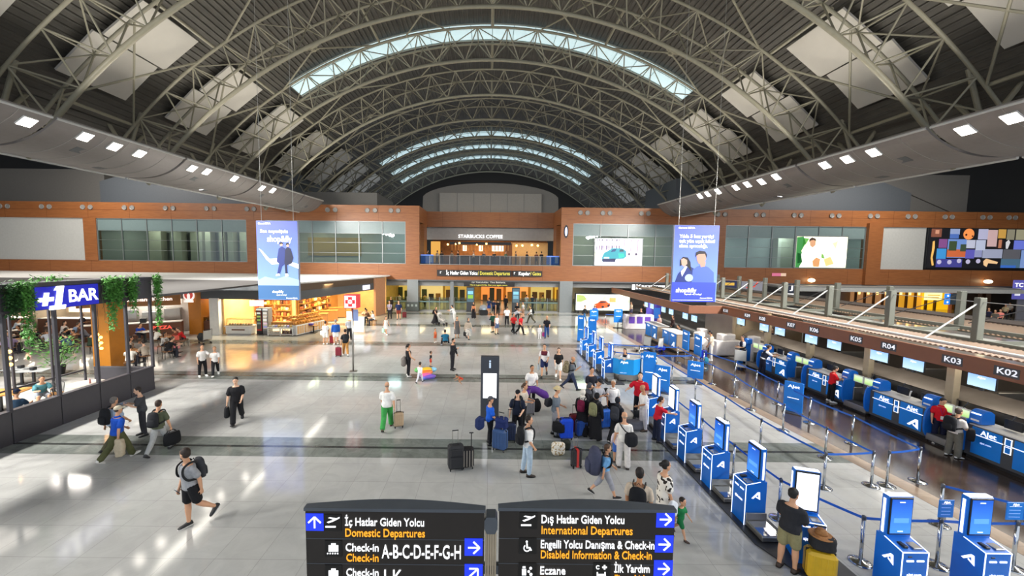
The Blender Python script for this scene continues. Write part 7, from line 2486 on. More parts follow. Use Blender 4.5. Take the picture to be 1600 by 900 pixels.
# centre back
person('little girl in orange dress standing in mid-hall far back', (680, 535), .98, 300, 'stand', 'tank e07a50', 'skirt cf5a34', 'bun 2a1c16', 2, 'e8e6e0', True)
person('man in teal T-shirt squatting in mid-hall with his back turned', (696, 540), 1.74, 95, 'crouch', 'teeL 155a78', 'long 1b1c20', 'short 201814', 1, '8a8f96')
person('woman in long grey dress standing beneath the hall behind the squatting man', (714, 528), 1.66, 285, 'stand', 'tank 5d5c5c', 'dress 626060', 'long 3a2c24', 1, '9a7a60', True)
person('man in white shirt leaning forward just behind the woman in grey dress', (710, 505), 1.76, 150, 'lean', 'tee ecebe8', 'long d9d6d0', 'short 241c18', 1, '8a8378')
a = person('woman in long beige robe and patterned skirt walking right of the squatting man', (731, 530), 1.68, 300, 'walk', 'longL b3a493', 'dress pat', 'scarf 6a5f56', 1, '2a2724', True)
handbag(a, 'dark bag held low by the woman in beige robe', '232325', 'R', .36, .3, .2, drop=.12)
a = person('woman in black dress with a backpack pushing the pushchair', (680, 507), 1.66, 330, 'push', 'tank 3a302e', 'abaya 1f1d20', 'long 4a3228', 1, '2a2724', True)
backpack(a, 'small black backpack on the woman with the pushchair', '1b1b1e', .28, .4, .15)
t = thing('pushchair', 'patterned pushchair pushed through the far hall', 'pushchair', wpos(a, (0, .62, 0)), math.radians(a['h']-90))
obj('seat_shell', MB().prism([(-.22, -.1, .45), (-.22, .35, .38), (-.22, .42, .45), (-.22, -.02, .62), (-.22, -.22, 1.0), (-.22, -.30, .95)], (.44, 0, 0)), m_pat, t)
obj('hood', MB().ball((0, -.18, .98), .24, .22, .18), m_pat, t, True)
for x in (-.24, .24):
    obj('frame_tube', MB().path([(x, -.45, 1.02), (x, -.1, .55), (x, .42, .12)], .014, 6), m_char, t)
    obj('frame_tube', MB().path([(x, .05, .5), (x, -.35, .12)], .014, 6), m_char, t)
    for y in (-.35, .42):
        obj('wheel', MB().tube((x-.02, y, .11), (x+.02, y, .11), .11, 14), m_black, t)
obj('push_bar', MB().tube((-.24, -.45, 1.02), (.24, -.45, 1.02), .016, 8), m_black, t)
person('woman in black dress and orange scarf beside the left screen totem', (740, 498), 1.70, 250, 'stand', 'tank c07a50', 'abaya 1c1a1d', 'scarf 1f1c1e', 1, '1f1f20', True)
for lab, px, py, H, hd, ps, tp, bt, hr_ in (('person in navy shirt and blue shorts entering the gates, leftmost of the trio', 764, 489, 1.72, 92, 'stand', 'tee 2a3550', 'shorts 2a4a98', 'short 2a211c'),
                                       ('person in dark blue entering the gates, middle of the trio', 771, 491, 1.74, 88, 'walk', 'tee 1f2a48', 'long 23283a', 'short 1f1814'),
                                       ('person in black entering the gates, rightmost of the trio', 778, 492, 1.76, 92, 'walk2', 'tee 1a1a1e', 'long 1c1c20', 'short 1f1814'),
                                       ('man in black with a bag entering the gates right of the trio', 790, 484, 1.80, 95, 'walk', 'long 1d1b1e', 'long 1a1a1e', 'short 1f1814'),
                                       ('man in white shirt and black trousers seen from behind in the far hall', 792, 508, 1.74, 92, 'stand', 'teeL eceaea', 'long 1c1d22', 'short 4a3a2e'),
                                       ('red-shirted person in black trousers, left of the red-shirted pair in the far hall', 802, 521, 1.72, 300, 'walk', 'polo c02a2c', 'long 17171b', 'short 2a211c'),
                                       ('red-shirted person in black trousers, right of the red-shirted pair in the far hall', 813, 523, 1.72, 320, 'walk2', 'polo c8202a', 'long 17171b', 'short 7a5a3a'),
                                       ('man in green jacket and black shorts in the far hall behind the totem', 770, 519, 1.72, 130, 'hold', 'long 1f4a3a', 'shorts 1f2224', 'short 8a7a60'),
                                       ('woman in white vest and denim shorts right of the man in green jacket', 776, 522, 1.66, 300, 'easy', 'tank e8e8ea', 'shorts 56688c', 'long 7a6248'),
                                       ('man in pale shirt bending down left of the red-shirted pair', 803, 506, 1.74, 350, 'bend', 'tee c9ccd4', 'long 2a2a2e', 'short 9a948c'),
                                       ('woman in black shirt behind the bending man', 808, 498, 1.68, 250, 'hold', 'tee 17171a', 'long 17171b', 'long 201a16'),
                                       ('man in white shirt and tan shorts right of the woman in black shirt', 817, 497, 1.74, 200, 'stand', 'tee e6e6e4', 'shorts 9a7a66', 'cap 1d1d22')):
    person(lab, (px, py), H, hd, ps, tp, bt, hr_, 1, '232326', 'woman' in lab)
a = person('man in white shirt and olive trousers walking left in the far hall', (829, 505), 1.74, 190, 'walk', 'tee dcdcd8', 'long 4a4636', 'short 2a211c', 1, '2c2724')
backpack(a, 'dark green backpack on the man in olive trousers', '20282a', .32, .5, .2)
person('man in black polo shirt and blue jeans walking to the viewer with a child', (854, 528), 1.80, 268, 'walk', 'polo 1d1e26', 'long 2f4f86', 'bald 9a8a78', 1, '4a3a30')
person('toddler in white clothes beside the man in blue jeans', (843, 529), 1.05, 280, 'stand', 'long e2e0e2', 'long dcdadc', 'short 2a211c', 1, 'e8e6e0')
soft('pink_bag', 'small magenta bag between the man in blue jeans and the toddler', 'bag', fl(850, 526), .2, .3, .2, .35, 'a03a78', .2, 6)
t = thing('floor_machine', 'grey rounded floor machine standing before the gates', 'floor machine', fl(755, 492), .2)
obj('tank', MB().ball((0, 0, .75), .42, .45, .35), paint('8a8f94', .4), t, True)
bo('chassis', t, m_black, -.45, .45, -.45, .45, .02, .55, .08)
bo('display', t, glow('8aa0b0', .5), -.15, .15, -.47, -.44, .6, .75)
for x in (-.3, .3):
    obj('wheel', MB().tube((x-.05, -.3, .09), (x+.05, -.3, .09), .09, 12), m_char, t)
# left of the gates
a = person('woman in lavender shirt with a dark bag waiting by the left pillar', (609, 498), 1.8, 250, 'hold', 'tee a8a0b4', 'long 2c2c30', 'long 1d1715', 1, fem=True)
backpack(a, 'dark backpack on the woman in lavender shirt', '1f1f24', .28, .42, .16)
person('man in navy T-shirt and reddish shorts right of the woman in lavender shirt', (623, 499), 1.86, 262, 'stand', 'teeL 1a2548', 'shorts 7a3428', 'short 4a4038', 1, '6a4a3c', wide=1.15)
suitcase('dark red suitcase right of the man in navy T-shirt', fl(632, 497), .1, .4, .26, .55, '6a1c24', .4)
person('person in dark clothes standing behind the woman in lavender shirt', (611, 487), 1.72, 260, 'stand', 'long 2c2622', 'long 201e20', 'short 1c1613', 1)
a = person('girl in white dress with a pale green bag walking left of the gates', (603, 523), 1.52, 300, 'walk', 'tank eae6e0', 'skirt e6e2dc', 'long 2c211b', 1, 'f0efea', True)
handbag(a, 'pale green shopping bag of the girl in white dress', '9fd4b4', 'R', .34, .34, .12, drop=.08, name='shopping_bag')
# couple walking towards the viewer
a = person('man in maroon and white T-shirt and navy shorts walking towards the viewer', (850, 588), 1.76, 265, 'walkbag', 'tee e8e4e2', 'shorts 26305a', 'short 2a201a', 1, '2a2a2e')
T = MB()
L = Loft(T, 16)
for tt, rx, ry, f in ((.165, .107, .088, .005), (.21, .116, .088, .006), (.255, .119, .082, 0), (.288, .100, .066, -.006)):
    L.ring(a['S'](tt, f), V((1, 0, 0))*rx*a['k'], a['bfw']*ry*a['k'])
L.done()
obj('shirt_yoke', T, cloth('5f2430'), a['o'], True)
handbag(a, 'clear water bag in the hand of the man in navy shorts', 'b8c4cc', 'R', .16, .30, .1, drop=.06, name='carrier_bag')
person('woman in black T-shirt and white shorts walking right of the man in navy shorts', (872, 592), 1.66, 272, 'walk2', 'tee 1d1d20', 'shorts eeece8', 'long 1d1512', 0, 'f0efea', True)
a = person('man in grey shirt with a camouflage backpack walking right, holding up a phone', (892, 609), 1.62, 8, 'up', 'polo 6a7078', 'long 2f3850', 'bald 7a6a5c', 2, '1c1c1e')
backpack(a, 'big camouflage backpack on the man in grey shirt', 'camo', .36, .56, .26)
phone(a, 'phone held up by the man with the camouflage backpack')
handbag(a, 'black bag hanging low behind the man with the camouflage backpack', '17171a', 'L', .3, .3, .16, drop=.05)
# in front of the totem
person('boy in long white T-shirt standing behind the luggage trolley', ('h', 831, 570), 1.68, 290, 'bag', 'teeL f0eeea', 'long 1c1c20', 'short 1c1512', 2, '232326')
person('woman in beige top with a ponytail behind the grey suitcase', ('h', 819, 598), 1.62, 340, 'hold', 'tee cfc4b4', 'long 1f1e20', 'pony 4a3424', 1, '232326', True)
suitcase('grey suitcase with a blue tag under the purple coat', fl(826, 648), .25, .42, .28, .58, '6a6a70', .35)
t = thing('purple_coat', 'purple puffer coat lying over the grey suitcase', 'coat', fl(831, 640)+V((.02, -.02, .66)), .15)
cb = MB()
for pts, rad in (([(-.36, .02, .10), (-.16, .0, .17), (.06, .0, .17), (.24, -.02, .13)], [.09, .14, .15, .12]), ([(.1, -.04, .16), (.3, -.08, .06), (.48, -.08, -.04), (.56, -.06, -.12)], [.12, .15, .16, .11]), ([(-.2, -.1, .12), (-.28, -.14, -.02), (-.26, -.16, -.16)], [.08, .075, .06])):
    limb(cb, pts, rad, 12)
co = obj('quilted_cloth', cb, cloth('5a3486'), t)
remesh(co, .016, 3)
soft('black_bag', 'black soft bag standing right of the grey suitcase', 'bag', fl(838, 643), .3, .34, .3, .5, '17161a', .2, 9)
a = person('young man in dark navy T-shirt and cap standing right of the totem with a suitcase', (808, 684), 1.67, 262, 'bag', 'teeL 1b2233', 'long 16161a', 'cap 1c1c22', 0, '232326')
backpack(a, 'dark backpack on the young man in navy T-shirt', '191c24', .32, .48, .18)
suitcase('dark navy suitcase at the hand of the young man in navy T-shirt', fl(797, 690), .1, .36, .26, .58, '1f2a48', .42)
a = person('man in bright blue T-shirt and grey cap standing in front of the totem', (765, 694), 1.6, 20, 'easy', 'tee 1f5fd0', 'long 1c1d22', 'cap 55565c', 1, '2e2e30', mir=True)
soft('navy_backpack', 'navy backpack hanging in mid-air behind the man in bright blue T-shirt' if False else 'navy backpack with grey strap on the shoulder of the man in bright blue', 'backpack', wpos(a, (.16, -.40, .62)), .8, .30, .24, .42, '23305a', .15, 10)
suitcase('large slate blue suitcase standing before the man in bright blue T-shirt', fl(781, 703), -.5, .46, .30, .62, '35507c', .50)
soft('navy_jacket', 'navy jacket draped on the large slate blue suitcase', 'jacket', fl(783, 700)+V((0, .02, .60)), -.5, .42, .34, .42, '1f2c5c', .35, 12)
# black suitcase pair
suitcase('big black soft suitcase, left one of the unattended pair left of the totem', fl(712, 733), .25, .44, .32, .66, '232427', .38, None, True)
t = thing('suitcase', 'black and beige striped soft suitcase, right one of the unattended pair', 'suitcase', fl(731, 730), .1)
sh = bo('shell', t, M('1c1b1d', .8), -.17, .17, -.16, .16, .06, .58, .05)
for k in range(4):
    bo('stripe_band', sh, M('8a8278', .7), -.13+.08*k, -.10+.08*k, -.166, .166, .1, .56)
for x in (-.13, .13):
    for y in (-.1, .1):
        obj('wheel', MB().tube((x-.014, y, .032), (x+.014, y, .032), .032, 12), m_black, t)
hm = MB().tube((.10, .1, .56), (.10, .1, .98), .014, 8)
obj('pull_rod', hm, m_black, t)
obj('grip', MB().tube((.04, .1, .98), (.16, .1, .98), .018, 8), m_black, t)
# man with light jeans
a = person('man in white T-shirt, light jeans and sandals standing lower centre, facing right', (824, 742), 1.70, 20, 'hip', 'tee eceae6', 'long a9bccc', 'short 231a15', 1, '2c231e', yaw=-20)
backpack(a, 'black backpack on the man in light jeans', '1e1f22', .32, .48, .20)
soft('floral_tote', 'cream floral tote bag standing alone on the dark floor stripe', 'bag', fl(872, 711), .1, .46, .2, .42, 'floral', .1, 14)
soft('dark_bag', 'dark green bag slumped behind the cream floral tote', 'bag', fl(884, 702), .1, .3, .24, .32, '2a2f28', .2, 15)
suitcase('black and red striped child suitcase alone right of the floral tote', fl(900, 730), .2, .30, .22, .50, '2c2a2e', .30, None, False, 'c03430')
# the crowd by the kiosks
a = person('man in grey shirt, grey trousers and straw hat standing left of the blue suitcase', (867, 681), 1.74, 8, 'bag', 'tee 66707a', 'long 8f9096', 'hat c9b98e', 1, '17171a')
handbag(a, 'black tote bag in the hand of the man with the straw hat', '1b1b1e', 'R', .44, .34, .2, drop=.14, rz=-20)
soft('waist_bag', 'dark sling bag across the back of the man with the straw hat', 'bag', wpos(a, (.0, -.24, 1.02)), .5, .3, .16, .3, '2c2c30', .15, 16)
suitcase('large royal blue suitcase in the middle of the crowd', fl(884, 686), .05, .44, .30, .66, '1748c8', .0)
suitcase('dark red suitcase behind the royal blue one', fl(898, 676), .05, .40, .28, .60, '7a1c26', .30)
suitcase('navy blue suitcase with raised handle right of the royal blue one', fl(908, 682), .2, .40, .28, .52, '1f478f', .48)
a = person('woman in black robe and cream headscarf with a burgundy backpack in the crowd', ('h', 911, 608), 1.64, 75, 'stand', 'longL 1b1a1d', 'abaya 1a191c', 'scarf d6d0c4', 1, '1c1c1e', True)
backpack(a, 'burgundy backpack on the woman with the cream headscarf', '6a1736', .26, .4, .15)
a = person('woman in black robe with an olive backpack in front of the crowd', (930, 687), 1.61, 60, 'stand', 'longL 1a1a1d', 'abaya 18181b', 'scarf 1b1b1e', 1, '1c1c1e', True, nod=12)
backpack(a, 'olive green backpack on the woman in black robe', '7a7a58', .30, .44, .17)
person('woman in dark grey headscarf looking down at the left of the crowd', ('h', 919, 597), 1.66, 330, 'phone', 'long 1d1d21', 'abaya 1b1b1f', 'scarf 4a4c52', 1, '1c1c1e', True, nod=22)
person('man in navy T-shirt at the back of the crowd, next to the kiosks', ('h', 924, 573), 1.76, 300, 'hold', 'tee 23242e', 'long 2a2a30', 'short 231b17', 1, '232326')
a = person('man in grey shirt looking at his phone in the crowd', ('h', 934, 590), 1.74, 320, 'phone2', 'tee a8aab0', 'long 6a6c74', 'cap 2a2a2e', 1, '3a3a3c', wide=1.1, nod=20)
phone(a, 'phone of the man in grey shirt in the crowd')
suitcase('tall blue suitcase right of the olive backpack', fl(944, 669), .3, .42, .28, .64, '1f62c4', .0)
a = person('grey-haired man in white polo shirt and black trousers standing in the crowd', (956, 662), 1.66, 285, 'stand', 'polo f0eeea', 'long 17171b', 'short b9b5ae', 2, 'd9d7d2', yaw=-25)
soft('sling_bag', 'black sling bag behind the grey-haired man in white polo', 'bag', wpos(a, (.2, -.26, .92)), .4, .26, .2, .32, '1c1c1f', .15, 17)
suitcase('charcoal suitcase behind the grey-haired man in white polo', fl(948, 660), .4, .38, .26, .56, '3c3e42', .0)
a = person('person in black hooded jacket with a dark backpack seen from behind in the crowd', (962, 690), 1.56, 70, 'walk', 'longL 20232a', 'wide 17171b', 'scarf 22252c', 1, '8a8680')
backpack(a, 'dark grey backpack on the person in hooded jacket', '34363c', .30, .44, .17)
a = person('bald man in white shirt and white trousers beside the kiosks', (1004, 672), 1.65, 200, 'bag', 'tee f0eeea', 'long e6e2e4', 'bald 5a4a3e', 2, '6a5a4e', nod=12, wide=1.08)
handbag(a, 'dark bag held by the bald man in white trousers', '34363a', 'R', .34, .24, .16, drop=.1)
soft('grey_bag', 'grey cloth bag lying on the floor behind the bald man in white', 'bag', fl(993, 671), .2, .75, .45, .34, '77777e', .25, 18)
person('heavy man in red polo shirt standing by the blue boards, holding papers', ('h', 1001, 581), 1.80, 268, 'point', 'polo d01e30', 'long 1d1e26', 'short 1c1512', 0, '1c1c1e', wide=1.2)
person('woman in red shirt and navy trousers working at a kiosk with her back turned', (1036, 690), 1.55, 20, 'reach', 'tee c41d30', 'long 20263c', 'pony 2e1c18', 1, '26262a', True)
PEO[-1]['o'].location.x -= .22
a = person('man in off-white T-shirt and trousers with a black shoulder bag, seen from behind', (973, 731), 1.66, 100, 'bag', 'tee e6e2da', 'wide d8d2cc', 'bald b09880', 1, '4a4038', mir=True)
sbag = soft('shoulder_bag', 'round black shoulder bag on the back of the man in off-white', 'bag', wpos(a, (.15, -.26, .78)), .1, .34, .24, .40, '1c1d21', .1, 19)
so = obj('strap', MB().path([a['S'](.30, -.02)+V((-.14, 0, 0)), a['S'](.27, -.115)+V((-.10, 0, 0)), a['S'](.20, -.135)+V((.0, 0, 0)), V((.13, -.24, 1.12))], 0, flat=(.04, .01)), m_black)
so.location = a['loc']
so.rotation_euler = (0, 0, math.radians(a['h']-90))
adopt(so, sbag)
person('small child in white and red top held by the man in off-white', (963, 722), 1.12, 110, 'stand', 'long dcd2d8', 'shorts 3f68b8', 'short 33241c', 1, '4a3a34')
a = person('boy in light blue T-shirt and grey shorts carrying a huge dark bag on his back', (944, 776), 1.43, 12, 'walk', 'tee 6fa6d6', 'capri 9698a0', 'short 4a3322', 1, '1f1f20')
backpack(a, 'huge slate coloured bag on the back of the boy in light blue T-shirt', '43465a', .42, .68, .34)
# lower right
a = person('man in beige T-shirt with a black backpack behind the direction sign', ('h', 1000, 731), 1.76, 85, 'stand', 'tee c6b6a2', 'long 3a3a40', 'short 1f1815', 2, '232326', wide=1.08)
backpack(a, 'black backpack on the man in beige T-shirt', '1a1b1f', .34, .5, .19)
a = person('woman in white dress with black spots standing behind the direction sign', ('h', 1040, 719), 1.66, 30, 'stand', 'teeL cow', 'dress cow', 'bun 1a1715', 1, '2a2724', True)
soft('white_bag', 'white plastic bag at the side of the woman in the spotted dress', 'bag', wpos(a, (.33, .02, .60)), .3, .2, .12, .34, 'e2e6ea', .15, 20)
person('toddler in green top and green shorts walking right of the direction sign', (1062, 839), .90, 330, 'walk', 'tee 1f7a44', 'shorts 1f7040', 'short 231a15', 1, '4a3a34')
a = person('man in black T-shirt and khaki shorts using the corner kiosk', (1230, 890), 1.66, 72, 'hold', 'teeL 2b2c30', 'shorts 8a8460', 'short 1a1614', 1, '3a2c24', yaw=-15)
t = suitcase('bright yellow suitcase at the corner kiosk', fl(1279, 905), -.35, .46, .30, .52, 'c9a21c', .42)
soft('black_bag', 'black leather bag lying on the yellow suitcase', 'bag', fl(1281, 905)+V((0, 0, .585)), -.35, .44, .26, .30, '2a2a2c', .15, 21)
t = thing('straw_hat', 'brown straw hat resting on the black leather bag', 'hat', fl(1279, 903)+V((0, .02, .83)), .3)
obj('brim', MB().lathe([(.03, .04), (.19, .03), (.20, .02), (.12, .05), (.03, .055)], 24), M('9a6a3c', .8, 0, .2, 40, .3), t, True)
obj('crown', MB().lathe([(.10, .045), (.095, .10), (.07, .135), (.01, .14)], 20), M('9a6a3c', .8, 0, .2, 40, .3), t, True)
# staff and travellers at the desks
a = person('man in red polo shirt looking at his phone in front of the third desk', (1298, 628), 1.6, 20, 'phone', 'polo d21a24', 'long 17171b', 'short 1a1512', 1, 'f0efea', nod=20)
phone(a, 'phone of the man in red polo at the third desk')
a = person('man in red polo shirt with a lanyard standing at the second desk', (1465, 692), 1.58, 285, 'stand', 'polo d21a28', 'long 1c2038', 'short 1f1612', 1, 'f0efea', yaw=20, nod=24)
t = thing('lanyard', 'purple lanyard with white card on the man in red polo at the second desk', 'lanyard', wpos(a, (0, 0, 0)), math.radians(a['h']-90))
obj('ribbon', MB().path([a['S'](.305, .01)+V((-.06, 0, 0)), a['S'](.25, .092)+V((-.04, 0, 0)), a['S'](.12, .10), a['S'](.25, .092)+V((.04, 0, 0)), a['S'](.305, .01)+V((.06, 0, 0))], 0, flat=(.014, .004)), M('6a3a98', .6), t)
c = a['S'](.10, .104)
bo('card', t, m_white, c.x-.035, c.x+.035, c.y-.003, c.y+.003, c.z-.11, c.z)
a = person('traveller in wide grey trousers with a black backpack at the weighing conveyor', (1489, 714), 1.57, 50, 'hold', 'tee d8d0c8', 'wide 6a675e', 'short 4a3c34', 1, 'd9d7d2', wide=1.06)
backpack(a, 'black backpack on the traveller in wide grey trousers', '202124', .34, .46, .18)
soft('side_bag', 'black side bag of the traveller in wide grey trousers', 'bag', wpos(a, (.34, .06, .68)), .6, .2, .18, .38, '1a1a1d', .15, 22)
person('woman in dark waistcoat uniform standing at the far end of the desk row', (1159, 569), 1.70, 215, 'hold', 'tee e8e8ea', 'long 181c2c', 'bun 2a1a14', 1, '17171a', True)
v = PEO[-1]
def vest(i, col):
    T = MB()
    L = Loft(T, 16)
    for tt, rx, ry, f in ((-.02, .110, .088, -.004), (.09, .104, .084, 0), (.15, .106, .086, .004), (.21, .113, .092, .006), (.262, .095, .084, 0), (.296, .072, .060, -.004)):
        L.ring(i['S'](tt, f), V((1, 0, 0))*rx*i['k'], i['bfw']*ry*i['k'])
    L.done()
    obj('waistcoat', T, cloth(col), i['o'], True)
vest(v, '1c2234')
a = person('woman in dark uniform leaning on the fourth desk from the viewer', ('w', 14.55, 20.05, 0), 1.70, 20, 'lean', 'tee e8e8ea', 'long 1a1c2c', 'bun 2c1c16', 1, '17171a', True)
vest(a, '1c2234')
a = person('young man in white shirt and dark waistcoat behind the far weighing conveyor', ('h', 1200, 512), 1.78, 250, 'stand', 'tee eeeef0', 'long 1a1c24', 'short 17120f', 0, '17171a')
a['o'].location.x += .3
vest(a, '20263a')
a = person('man in beige shirt and pale trousers standing at the far desks with a blue suitcase', (1110, 563), 1.84, 170, 'phone', 'tee c0b2a0', 'long cfc8c0', 'short 201814', 2, 'e8e6e0', nod=18)
suitcase('blue suitcase standing before the man in beige at the far desks', fl(1099, 561), .3, .36, .26, .5, '2436c0', .3)
soft('teal_bag', 'teal bag standing on the dark floor by the far desks', 'bag', fl(1102, 569), .2, .34, .24, .42, '1c6a86', .1, 23)
a = person('woman in dark uniform working behind the blue service counter', ('h', 988, 547), 1.66, 250, 'lean', 'tee d8d8dc', 'long 1a1c2c', 'long 1c1614', 1, '17171a', True)
a['o'].location.y += .75
vest(a, '1a1e2e')
person('woman in black top leaning over the nearer far desk', ('h', 1066, 506), 1.66, 190, 'lean', 'tee 1c1a20', 'long 1a1a20', 'short 231a18', 1, '17171a', True)
person('woman with dark hair standing behind the nearer far desk', ('h', 1052, 492), 1.66, 200, 'stand', 'long 3a2a28', 'long 1a1a20', 'long 2c1c1a', 1, '17171a', True)
person('woman in pink top standing behind the farther far desk', ('h', 1031, 491), 1.66, 220, 'stand', 'tee d8b0a8', 'long 3a3038', 'short 3a2420', 1, '17171a', True)
person('person dressed in black in the far hall before the flight screens', (1001, 511), 1.74, 250, 'hold', 'tee 1b1b1f', 'slim 17171b', 'short 1c1613', 1)
a = person('person with a large black backpack behind the person dressed in black', (1006, 502), 1.78, 200, 'stand', 'long 26262a', 'long 26262a', 'short 1c1613', 1)
backpack(a, 'large black backpack in the far hall near the flight screens', '17171a', .38, .55, .24)
person('person in pale shirt and shorts by the car advertisement', (986, 496), 1.70, 200, 'easy', 'tee c8b8a0', 'shorts 50506a', 'short 2c221c', 1, '8a8078')
a = person('person in dark jacket leaning in the far hall left of the kiosk boards', (913, 503), 1.72, 330, 'walk', 'long 23282e', 'slim 3a6a9a', 'short 241c18', 1, '5a4a3e')
person('person in blue shirt and tan trousers far behind the kiosk boards', (929, 502), 1.68, 270, 'stand', 'tee 4a68c0', 'long c09a3a', 'short 3a2a22', 1, '4a3f38')
# bar guests
def seated(label, px, py, heading, top, bot='long 2a2c34', hair='short 2a211c', pose='sit', skin=1, fem=False, seat=1.27):
    return person(label, ('h', px, py), 1.70, heading, pose, top, bot, hair, skin, '2a2a2c', fem, seat=seat)
seated('man in teal T-shirt sitting inside the bar, looking down at the table', 62, 588, 280, 'tee 4a7f88', 'shorts 8a8f96', 'short 2a211c', 'sitlean', 1, False, 1.22)
seated('man in dark blue T-shirt and navy cap sitting with his back to the bar panels', 65, 610, 60, 'tee 2c4258', 'long 2a2c34', 'cap 28304a', 'sit', 1, False, 1.32)
PEO[-1]['o'].location.x = -16.35
GUEST = [(4, 519, 20, 'tee b8a4c8', 'woman in lilac sitting at the left edge behind the bar'), (22, 498, 330, 'tee c8d4e0', 'man in pale blue sitting far behind the left bar posts'), (33, 509, 200, 'tee 2a2226', 'person in dark top leaning forward behind the left bar posts'), (52, 511, 280, 'tee 2c2a30', 'man in charcoal T-shirt facing the viewer behind the ivy trail'),
         (49, 501, 200, 'tee e2e0dc', 'person in white far behind the ivy trail'), (93, 514, 20, 'tee 1f1f24', 'person in black sitting behind the middle bar posts'), (97, 503, 330, 'tee e8e6e4', 'person in white sitting under the bar sign'), (113, 505, 20, 'tee a8c0e0', 'man in light blue leaning over right under the bar sign'),
         (118, 516, 200, 'tee 5a4034', 'person in brown sitting under the right end of the bar sign'), (201, 541, 80, 'tee e4dfd4', 'person in white seen from behind right of the orange column'), (200, 527, 350, 'tee b8a898', 'person in beige facing sideways right of the orange column'), (216, 530, 80, 'tee 9a9a98', 'man in grey shirt seen from behind near the bar end'),
         (226, 533, 120, 'tee a09484', 'person in taupe shirt at the table near the bar end'), (215, 505, 300, 'tee 2448b0', 'person in bright blue shirt sitting before the lettered counter'), (254, 520, 330, 'tee d4d4d2', 'person in white sitting right of the end of the bar'), (261, 527, 20, 'tee 1d1d20', 'person in black sitting right of the end of the bar'),
         (14, 522, 60, 'tee 8a7a9a', 'person in mauve shirt sitting low behind the left bar posts'), (43, 498, 250, 'tee d8d4cc', 'person in cream far behind the left bar posts'), (70, 503, 320, 'tee 4a3a34', 'person in dark brown far behind the bar sign'), (75, 515, 100, 'tee c8ccd4', 'person in silver grey shirt seen from behind below the bar sign'), (84, 506, 200, 'tee 9a5a4a', 'person in rust shirt far below the bar sign'), (109, 520, 150, 'tee 3a4a6a', 'person in denim blue shirt below the bar sign'), (122, 502, 340, 'tee e8dcc8', 'person in ivory shirt far below the end of the bar sign'), (135, 508, 180, 'tee 6a6a70', 'person in slate grey left of the orange column'), (140, 520, 40, 'tee 2a3a2c', 'person in dark green left of the orange column'), (279, 512, 160, 'tee 8a4a3a', 'person in brick red shirt right of the bar end'), (243, 512, 20, 'tee f0ece4', 'person in bright white at the far tables by the bar end'),
         (286, 511, 190, 'tee d02a2c', 'person in red shirt sitting before the food counters'), (571, 482, 90, 'tee e0c8a8', 'person in cream shirt sitting in the coffee shop, leftmost of three'), (577, 483, 190, 'tee 6a4a38', 'person in brown sitting in the coffee shop, middle of three'), (584, 486, 190, 'tee f0ece8', 'person in white shirt sitting in the coffee shop, rightmost of three')]
CH = 0
seat0 = chair('', 0, 0, 0, paint('7a5636', .5), 'food court chairs')
for gi, (px, py, hd, tp, lab) in enumerate(GUEST):
    a = seated(lab, px, py, hd, tp, 'long 2e3038', ['short 2a211c', 'short 1c1613', 'long 2c1f18', 'short 5a4a3c'][gi % 4], ['sit', 'sitlean'][gi % 2], gi % 3, gi % 4 == 2)
    hd = a['h']
    f = V((math.cos(math.radians(hd)), math.sin(math.radians(hd)), 0))
    c = seat0 if gi == 0 else dup(seat0)
    c.location = a['loc']-f*.04
    c.rotation_euler = (0, 0, math.radians(hd-90))
    c['label'] = 'brown chair of the '+lab
    if gi in (0, 2, 4, 6, 12, 13, 14, 16, 27, 28):
        q = a['loc']+f*.72
        table('dining_table', 'table of the '+lab, q.x, q.y, .9, .7, .74, [m_oak, paint('c9c4bc'), paint('6a4a34')][gi % 3], math.radians(hd), 'food court tables')
person('waiter in dark vest standing far behind the bar sign', ('h', 127, 489), 1.74, 330, 'hold', 'tee 3a3a48', 'long 9aa8b8', 'short 1c1613', 1)
person('cook in white at the grill counter under the red sign', (330, 512), 1.72, 280, 'hold', 'tee f0f0f2', 'long d8d8dc', 'cap 33363c', 1)
PEO[-1]['o'].location = (-21.5, 30.35, 0)
t = thing('pink_suitcase', 'pink suitcase with a lighter pink bag beside the person in red shirt', 'suitcase', fl(275, 546), .4)
bo('shell', t, M('e8909a', .4), -.2, .2, -.13, .13, .05, .55, .05)
bo('upper_bag', t, M('f06a5a', .5), -.18, .18, -.12, .12, .55, .9, .06)
for x in (-.14, .14):
    obj('wheel', MB().tube((x-.014, 0, .03), (x+.014, 0, .03), .03, 10), m_black, t)
def trolley(label, loc, rz, load=True):
    t = thing('luggage_trolley', label, 'luggage trolley', loc, rz, 'luggage trolleys')
    for x in (-.28, .28):
        obj('side_tube', MB().path([(x, -.5, 1.02), (x, -.42, .3), (x*.8, .5, .2)], .018, 8), m_steelp, t)
    obj('push_bar', MB().tube((-.28, -.5, 1.02), (.28, -.5, 1.02), .02, 8), m_black, t)
    bo('load_plate', t, m_steelp, -.27, .27, -.42, .5, .18, .22, .01)
    bo('back_board', t, paint('b9b9b4'), -.27, .27, -.46, -.43, .35, .95, .01)
    for x, y in ((-.25, -.4), (.25, -.4), (0, .45)):
        obj('wheel', MB().tube((x-.025, y, .075), (x+.025, y, .075), .075, 12), m_black, t)
        obj('fork', MB().tube((x, y, .08), (x, y, .2), .02, 6), m_steelp, t)
    return t
trolley('luggage trolley with a grey bag left of the food counters', fl(318, 537), 1.2)
soft('grey_bag', 'dark grey bag standing on the trolley left of the food counters', 'bag', fl(318, 537)+V((-.1, .02, .225)), .3, .5, .4, .5, '4a4f52', .15, 30)
trolley('empty luggage trolley left of the leaning uniformed woman at the fourth desk', V((14.2, 21.3, 0)), 2.6)
trolley('empty luggage trolley left of the far blue barrier belts', fl(1003, 549), 2.0)
